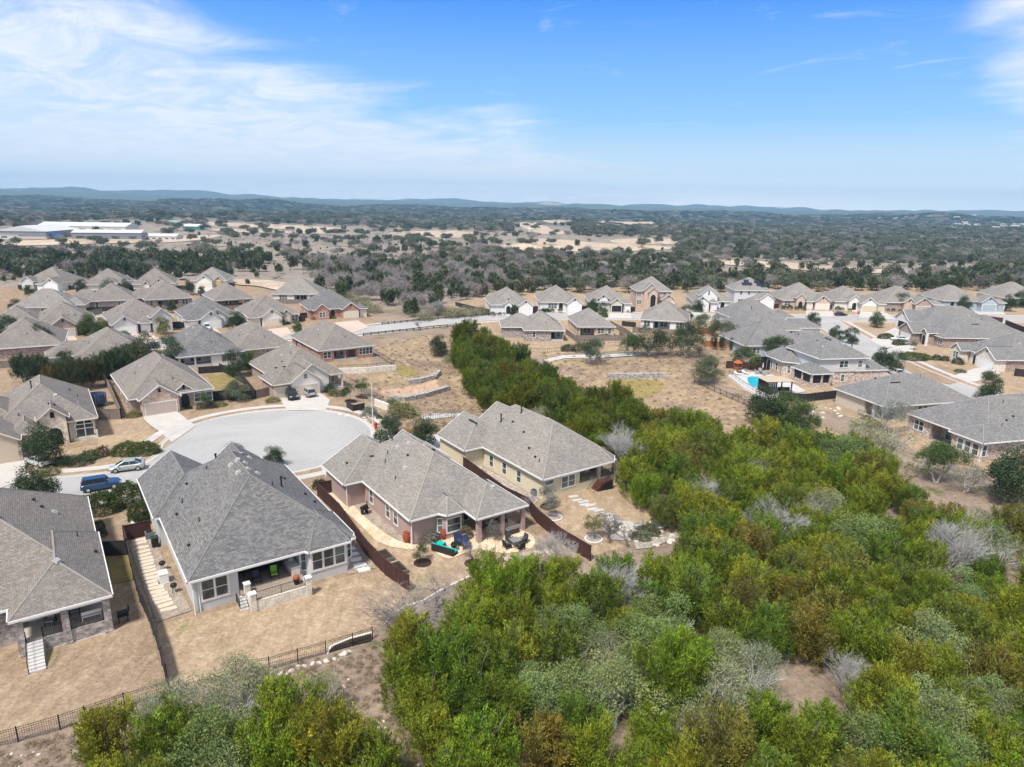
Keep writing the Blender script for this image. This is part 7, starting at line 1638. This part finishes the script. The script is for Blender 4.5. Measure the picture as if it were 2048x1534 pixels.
shr=[(853,1078,1.5,1.1,GY,'silver shrub against the mauve wall'),(870,1072,1.3,1.2,GY,'silver-green shrub left of the red jar'),(740,832,1.5,1.5,GY,'silver-gray round bush by the lamp'),(783,852,1.6,1.5,GY,'larger silver-gray bush above the hydrant'),(758,838,.6,.7,(.09,.10,.03),'small dark green bush between silver bushes'),(806,832,2.6,2.2,YG,'olive feathery bush in the rocky slope'),(785,815,1.3,1.6,YG,'small olive bush beside the pale block wall'),
 (160,928,1.8,1.0,DK,'low dark shrub in the front bed, left'),(180,918,1.6,1.2,(.12,.14,.05),'green shrub under the tall arched window'),(205,912,1.2,1.3,(.13,.08,.05),'reddish shrub at the corner of the tan house'),(128,930,1.4,1.2,DK,'dark shrub beside the arched entry'),(100,950,1.3,.9,YG,'yellow-green flower bed shrub beside the drive'),(80,952,1.1,.8,YG,'yellow-green shrub at the drive corner'),
 (268,833,1.5,.9,YG,'straw-yellow shrub beside the tan garage door'),(545,803,1.5,.7,YG,'straw-yellow grass clump left of the three-bay drive'),(660,785,1.2,1.6,DK,'dark shrub by the white house porch'),(672,790,1.6,1.,(.15,.15,.06),'brownish hedge before the white house porch'),(197,1058,.8,.9,DK,'small dark shrub against the stone house wall'),(203,1072,.7,.9,(.09,.08,.05),'brown shrub against the stone house wall'),
 (820,872,2.4,.9,(.26,.16,.06),'rust-colored grass clump on the slope'),(640,976,1.0,1.1,DK,'dark shrub behind the mauve gate'),(930,1075,1.0,1.2,(.20,.17,.11),'dry brown shrub beside the mauve porch'),(1280,1078,1.2,.9,SG,'sage shrub beside the fire pit'),(1300,1068,1.2,1.2,OG,'olive shrub at the terrace end'),(1232,1060,.7,.6,SG,'low sage plant on the terrace'),
 (440,812,1.3,.7,YG,'yellow shrub by the tri-window wall'),(425,815,1.,.9,OG,'olive shrub by the tri-window wall'),(1755,712,1.,.9,DK,'low dark shrub at the brown brick entry'),(1872,720,1.3,1.3,DK,'dark shrub before the white pillar'),(1890,722,1.,1.2,DK,'dark shrub right of the white pillar'),(1915,728,1.5,1.5,DK,'round dark shrub before the white stone house'),(1920,745,1.3,.8,SG,'gray-green shrub by the white stone walk'),
 (1735,1000-160,1.,.8,(.16,.06,.04),'rust-red shrub between the two right houses'),(1745,852,1.4,1.0,(.18,.07,.04),'wide rust-red shrub between the two right houses'),(1905,868,1.,1.6,(.2,.13,.09),'brown shrub before the rose brick porch'),(1110,672,1.4,1.6,DK,'dark shrub beside the furnished patio'),(1135,702,1.8,1.6,DK,'dark round shrub at the meadow fence'),(1160,702,2.4,1.8,(.07,.10,.04),'wide dark shrub beside the gray-trunk oak')]
for j,(u,v,a,h_,c,lb) in enumerate(shr):
    x,y,z=G(u,v); plant('bush',x,y,1,c,lb,i=j%3,sz=(a,a*.85,h_))
# pale broom shrubs of the creek bank
for j,(u,v,a,h_) in enumerate(((925,735,2.2,2.2),(905,725,1.8,1.8),(945,745,2.4,2.0),(690,602,3,2.6),(655,592,3,2.6),(720,612,3,2.6),(630,586,2.6,2.2),(745,625,2.6,2.2),(880,630,2.8,2.4),(905,634,3,2.6),(935,632,3,2.4),(850,640,2.6,2.),(960,628,2.6,2.),(795,834,1.2,1.2))):
    x,y,z=G(u,v); plant('scrub',x,y,1,(.26,.25,.15),'pale feathery broom shrub on the creek bank','broom shrubs of the creek bank',i=j%2,sz=(a*1.1,a,h_))
# ================================================================== COUNTRY BEYOND
def far_grid(r0,r1,d0,k,azm=46,seed=0):
    rs=np.random.default_rng(seed); X=[];Y=[];Dd=[]; r=r0
    while r<r1:
        d=d0*(1+r/k); n=max(1,int(2*R(azm)*r/d)); a=np.linspace(-R(azm),R(azm),n)+rs.uniform(-.45,.45,n)*d/r; rr=r+rs.uniform(-.48,.48,n)*d
        X.append(rr*np.sin(a)); Y.append(rr*np.cos(a)); Dd.append(np.full(n,d)); r+=d*.9
    return np.concatenate(X),np.concatenate(Y),np.concatenate(Dd)
X,Y,Dd=far_grid(195,4200,4.3,560,seed=3)
Zt=T(X,Y); dep=Y*fwd.y+(Zt-CH)*fwd.z; U=IW/2+F*(X*rx.x+Y*rx.y+(Zt-CH)*rx.z)/dep; V=IH/2-F*(X*ry.x+Y*ry.y+(Zt-CH)*ry.z)/dep
rs=np.random.default_rng(9); Q=rs.uniform(0,1,len(X)); rad=np.hypot(X,Y)
nz=np.zeros(len(X)); r2=np.random.default_rng(12)
for i in range(10):
    a=r2.uniform(0,6.28); k=2*math.pi/(50+45*i); nz+=np.sin(k*(X*math.cos(a)+Y*math.sin(a))+r2.uniform(0,6.28))
nz/=4.
V0=V+ (U-1024)*-.019   # height in the picture with the tilt taken out, 0 at image centre
dens=np.zeros(len(X))
def zone(c,val): dens[c]=np.broadcast_to(val,(len(X),))[c] if np.ndim(val)==0 else val[c]
clus=.5+.5*np.tanh(nz*2.2)
zone(V0<640,.0); zone((V0<560),.08+.22*clus); zone(V0<500,.05+.20*clus); zone(V0<470,.25+.5*clus); zone(V0<452,.55+.45*clus); zone(V0<425,.92)
zone((U>1350)&(V0<520),.55+.45*clus); zone((U>1500)&(V0<500),.95); zone((U>1000)&(U<1450)&(V0<545)&(V0>512),.55+.45*clus); zone((U>640)&(U<1050)&(V0<610)&(V0>508),.75+.25*clus)
zone((U>1390)&(V0>512)&(V0<560),.10+.22*clus)
zone((U<520)&(V0>528)&(V0<585),.55+.4*clus); zone((U<900)&(V0>462)&(V0<530),.05+.17*clus)
belt=[(620,560),(680,585),(760,600),(800,632),(862,640),(905,628),(880,612),(960,600),(1000,588),(1080,586),(1300,586),(1700,584),(2100,584),(2100,545),(1500,548),(1000,545),(620,545)]
inb=inpoly(U,V,belt); dens[inb]=.97
free=[[(880,640),(885,605),(1000,592),(1500,589),(2100,589),(2100,900),(880,900)],[(-200,568),(500,562),(470,570),(620,590),(700,605),(790,650),(790,900),(-200,900)],
 [(1000,510),(1000,475),(1350,475),(1350,506)],[(760,480),(760,460),(1010,465),(1010,480)],[(-50,506),(-50,470),(200,442),(390,440),(400,466),(450,490),(330,500)],[(1025,475),(1025,443),(1150,440),(1140,475)],[(1180,456),(1180,440),(1315,438),(1315,456)],[(410,470),(410,442),(660,450),(660,470)],
 [(1430,562),(1440,522),(1700,530),(1950,540),(1950,562)],[(450,600),(460,555),(560,560),(640,585)],[(640,900),(880,640),(1000,640),(1000,900)]]
for j,p in enumerate(free):
    m_=inpoly(U,V,p); dens[m_]=np.minimum(dens[m_],0 if j in (0,1,10) else .16 if j==8 else .05)
dens[(U<-60)|(U>2110)]*=1
ok=(Q<dens)&(V<648)
X,Y,Zt,Dd,U,V,rad,inb=[a[ok] for a in (X,Y,Zt,Dd,U,V,rad,inb)]
N_=len(X); kq=rs.uniform(0,1,N_); nb=np.sin(X*.021+1)+np.sin(Y*.017+X*.006)
pb=np.where((U>640)&(U<1010)&(V>500),.42,.12)+.10*(nb>.8); pj=np.where(V>535,.62,.22); pj=np.where((U<560)&(V>520),.85,pj)
kind=np.where(kq<pb,2,np.where(kq<pb+pj,0,1)); sc=Dd/ (4.3*1.45)*rs.uniform(.62,1.12,N_)*np.where((V>470)&(rs.uniform(0,1,N_)<.25),.5,1.)
sc=np.where(inb|((U<520)&(V>515)),sc*1.15,sc); sc=np.clip(sc,.35,6); sc=np.where(V<452,sc*1.15,sc)
order=np.argsort(-(sc/rad)*rs.uniform(.8,1.2,N_)); ind=set(); cnt=[0,0,0]; lim=[60,215,90]
seen_=(U>-20)&(U<2070)
KN=['farjuniper','faroak','farbare']
def farlab(u,v):
    h_='far left' if u<350 else 'left' if u<750 else 'centre' if u<1200 else 'right' if u<1650 else 'far right'
    w_='just behind the last houses' if v>548 else 'in the scrub field' if v>500 else 'in the open range' if v>462 else 'in the distant woodland'
    return w_,h_
for i in order.tolist():
    k=kind[i]
    if cnt[k]>=lim[k] or not seen_[i]: continue
    cnt[k]+=1; ind.add(i); w_,h_=farlab(U[i],V[i]); size='large' if sc[i]>1.05 else 'middling' if sc[i]>.8 else 'small'
    lb=f"{size} {('dark juniper','gray-green oak','gray leafless tree')[k]} {w_}, {h_} of view"
    plant(KN[k],float(X[i]),float(Y[i]),float(sc[i]),label=lb,group=('junipers of the open country','oaks of the open country','leafless trees of the open country')[k],i=int(rs.integers(0,3)),z=float(Zt[i])-.1)
msk=np.array([i not in ind for i in range(N_)])
firsts={}
for o in COL.objects:
    if o.name.startswith('crown') and o.parent is not None:
        nm=o.parent.name.split('.')[0]; firsts.setdefault((nm,o.data.name),o)
for k,nm,lb in ((0,'juniper_woodland','dark juniper woodland covering the far country'),(1,'oak_woodland','gray-green oak woodland covering the far country'),(2,'leafless_woodland','gray leafless thickets among the far woodland')):
    m_=msk&(kind==k); src=[o for (n_,_),o in firsts.items() if n_==NM[KN[k]][0]][:3]
    pts_=np.stack([X[m_],Y[m_],Zt[m_]-.15],1).tolist(); stuff(nm,pts_,sc[m_],src,lb)
# the rest of the creek wood, and low growth under it
wj=[bpy.data.meshes.new('x')][:0]
srcs=[]
cols=[(.14,.20,.017),(.17,.225,.019),(.205,.25,.021),(.14,.185,.024),(.205,.22,.028),(.15,.21,.017)]
wood_m=leafm('wood_foliage',False,.25,cols)
def rest_src(i):
    me=juniper_crown(900+i,5.0,2.5,9,34,22,.27,.085,mat=wood_m,name='crown'); return me
anchor=rest[:3] if len(rest)>3 else []
for i,q in enumerate(anchor):
    e=empty('juniper_tree',(q[0],q[1],Tz(q[0],q[1])),i,'low green juniper '+area_name(q[2],q[3]),'juniper tree','junipers of the creek wood'); o=bpy.data.objects.new('crown',rest_src(i)); COL.objects.link(o); o.parent=e; srcs.append(o)
    t=bpy.data.objects.new('trunk',var('juniper',0)[1]); COL.objects.link(t); t.parent=e
under=scatter_in(WOOD,3.1,GAPS,31,tk=False,ymin=26)+scatter_in(CLUMP,3.1,GAPS,32,tk=False,ymin=26)
pz=[(q[0],q[1],Tz(q[0],q[1])-.1) for q in rest[3:]]; ps=[random.uniform(.75,1.05) for _ in pz]
for q in under: 
    pz.append((q[0],q[1],Tz(q[0],q[1])-.2)); ps.append(random.uniform(.32,.55))
if srcs: stuff('cedar_thicket',pz,ps,srcs,'low green cedar growth filling the wood between the trees')
# dry grass tufts on the rough banks
gsrc=[]
for i,(u,v) in enumerate(((640,1372),(900,748),(1440,800))):
    x,y,z=G(u,v); e=plant('tuft',x,y,1,(.38,.30,.19),('dry straw clump on the bank below the iron fence','dry straw clump in the brown basin','dry straw clump on the pool side meadow')[i],i=i%2,sz=(1.1,1.1,1.1)); gsrc.append([c for c in e.children][0])
tp=[];ts=[]
for poly,sp,n0 in (([G(*q)[:2] for q in ((430,1365),(760,1290),(800,1400),(880,1600),(700,1700),(540,1420))],.75,5000),([G(*q)[:2] for q in ((-40,1520),(190,1455),(180,1620),(-40,1650))],.8,3000),
    ([G(*q)[:2] for q in ((747,694),(860,670),(962,684),(965,722),(990,790),(978,842),(905,852),(840,838),(790,800),(745,770),(795,742))],1.7,9000),
    ([G(*q)[:2] for q in ((1080,705),(1180,716),(1290,718),(1400,682),(1470,700),(1480,740),(1390,757),(1450,790),(1505,815),(1620,838),(1560,880),(1400,860),(1250,835),(1150,790))],1.9,16000),
    ([G(*q)[:2] for q in ((775,845),(800,862),(900,868),(960,845),(900,850),(840,838))],.9,2000),([G(*q)[:2] for q in ((1440,1440),(1600,1420),(1620,1560),(1440,1560))],.7,1500)):
    for x,y,_ in scatter_in(poly,sp,(),77,n0,400.,False,20): tp.append((x,y,Tz(x,y)+.04)); ts.append(random.uniform(.45,1.0))
stuff('dry_grass',tp,ts,gsrc,'dry straw-colored grass tufts covering the rough banks and basins')
# small cedar bushes dotted over the open field
X,Y,Dd=far_grid(240,900,5.,700,seed=8); Zt=T(X,Y); dep=Y*fwd.y+(Zt-CH)*fwd.z; U=IW/2+F*(X*rx.x+Y*rx.y+(Zt-CH)*rx.z)/dep; V=IH/2-F*(X*ry.x+Y*ry.y+(Zt-CH)*ry.z)/dep
cl_=np.sin(X*.045+.5)+np.sin(Y*.05-X*.02+2); okk=(((U<1000)&(V>468)&(V<550))|((U>1380)&(V>515)&(V<572)))&(rs.uniform(0,1,len(X))<.18+.16*cl_)
for p in free[2:8]: okk&=~inpoly(U,V,p)
fs=[o for (n_,_),o in firsts.items() if n_=='distant_juniper'][:3]
stuff('cedar_bushes',np.stack([X,Y,Zt-.1],1)[okk].tolist(),rs.uniform(.12,.3,okk.sum()),fs,'small dark cedar bushes dotted over the open field')

# ================================================================== DISTANT BUILDINGS
def shed(c,w_,d_,h_,rise,rz,wm,rm,label,cat='building',name='school_building',axis=0,wins=0,base=None):
    t=empty(name,(c[0],c[1],Tz(*c)-.3),rz,label,cat)
    MB().box((0,0,h_/2),(w_,d_,h_)).build('wall',wm,t)
    r=MB(); a,b=w_/2+.5,d_/2+.5
    r.poly([(-a,-b,h_-.05),(a,-b,h_-.05),(a,0,h_+rise),(-a,0,h_+rise)]); r.poly([(a,b,h_-.05),(-a,b,h_-.05),(-a,0,h_+rise),(a,0,h_+rise)]); r.poly([(-a,-b,h_-.1),(-a,0,h_+rise-.05),(-a,b,h_-.1)]); r.poly([(a,-b,h_-.1),(a,b,h_-.1),(a,0,h_+rise-.05)])
    r.build('roof',rm,t)
    if base: MB().box((0,0,h_*.17),(w_+.3,d_+.3,h_*.34)).build('stone_base',base,t)
    for k in range(wins): MB().box((-w_/2+(k+.5)*w_/wins,-d_/2-.03,h_*.5),(w_/wins*.45,.1,h_*.28)).build('window',glass,t)
    return t
mgr=plain('metal_roof',(.56,.56,.55),.7,.0,.05,.2); bgy=plain('slate_metal_wall',(.22,.225,.24),.6,0,.06,.2); wht=plain('pale_wall',(.62,.58,.50),.8,0,.05,.2); crm=plain('cream_base',(.55,.47,.37),.9,0,.08,.2)
g=lambda u,v:G(u,v)[:2]
shed(g(80,474),70,46,7.5,5,R(98),bgy,mgr,'large slate-gray school hall with pale gabled roof at left',base=crm,wins=3); shed(g(10,477),70,26,5,3,R(10),wht,mgr,'long low white school wing at the left edge',wins=6)
shed(g(180,463),95,40,7,4,R(8),wht,mgr,'broad white-roofed school block behind the slate hall',wins=5)
shed(g(222,482),58,24,8.5,2.5,R(16),bgy,mgr,'slate-gray school gymnasium beside the drive',base=crm,wins=4); shed(g(308,479),46,22,4,2.2,R(12),wht,mgr,'low school building with wide pale roof and dark windows',wins=8)
shed(g(388,458),22,15,4,2.5,R(5),plain('green_wall',(.05,.20,.17),.7),plain('white_metal_roof',(.72,.73,.73),.5),'small green-walled building with white roof'); shed(g(352,447),16,10,3.5,1.5,0,wht,plain('teal_roof',(.25,.42,.40),.6),'tiny pale shed with teal roof')
t=empty('sun_canopy',(*g(112,478),Tz(*g(112,478))),R(10),'bright blue shade canopy beside the school hall','canopy'); MB().box((0,0,4.4),(12,8,.25)).box((0,-3.9,4.0),(12,.2,.8)).build('canvas',plain('blue_canvas',(.02,.16,.55),.7),t)
for x in (-5.6,5.6):
    for y in (-3.6,3.6): MB().box((x,y,2.2),(.3,.3,4.4)).build('post',metal_m,t)
rr=random.Random(21)
HP=[(560,406,34),(590,405,40),(750,415,18),(830,397,22),(905,408,26),(930,407,30),(975,411,20),(1020,404,16),(1085,414,18),(1130,420,22),(1165,414,16),(1190,419,22),(1245,409,16),(1265,419,26),(1310,411,16),(1390,407,20),(1440,420,26),(1470,417,20),(1510,422,24),(1680,426,18),(1600,420,14),(1780,437,20),(2010,432,16),(1545,474,12),(1325,462,12),(1060,462,10),(62,383,18),(430,424,14)]
for u,v,w_ in HP:
    x,y=g(u,v); 
    if math.hypot(x,y)>11000: continue
    k=math.hypot(x,y)/2500
    where='on the horizon ridge' if v<412 else 'in the distant wooded plain'
    shed((x,y),w_*max(.5,k*.7),9*max(.7,k*.5),4*max(.8,k*.4),2*max(.8,k*.4),rr.uniform(-.3,.3),wht,mgr,f"tiny pale building {where}",'building','distant_building'); COL.objects[-1]
for o in list(COL.objects):
    if o.name.startswith('distant_building'): o['group']='buildings scattered over the plain'
for k in range(26):
    u=rr.choice([rr.uniform(1905,1955),rr.uniform(1985,2060)]); v=449+rr.uniform(-5,7)+(5 if u>1980 else 0); x,y=g(u,v)
    o=shed((x,y),rr.uniform(14,20),rr.uniform(12,16),5,4,rr.uniform(-.6,.6),wht,plain('far_tan_roof',(.42,.37,.33),.8),'pale house of the far right hillside estate','house','estate_house'); o['group']='houses of the far hillside estate'
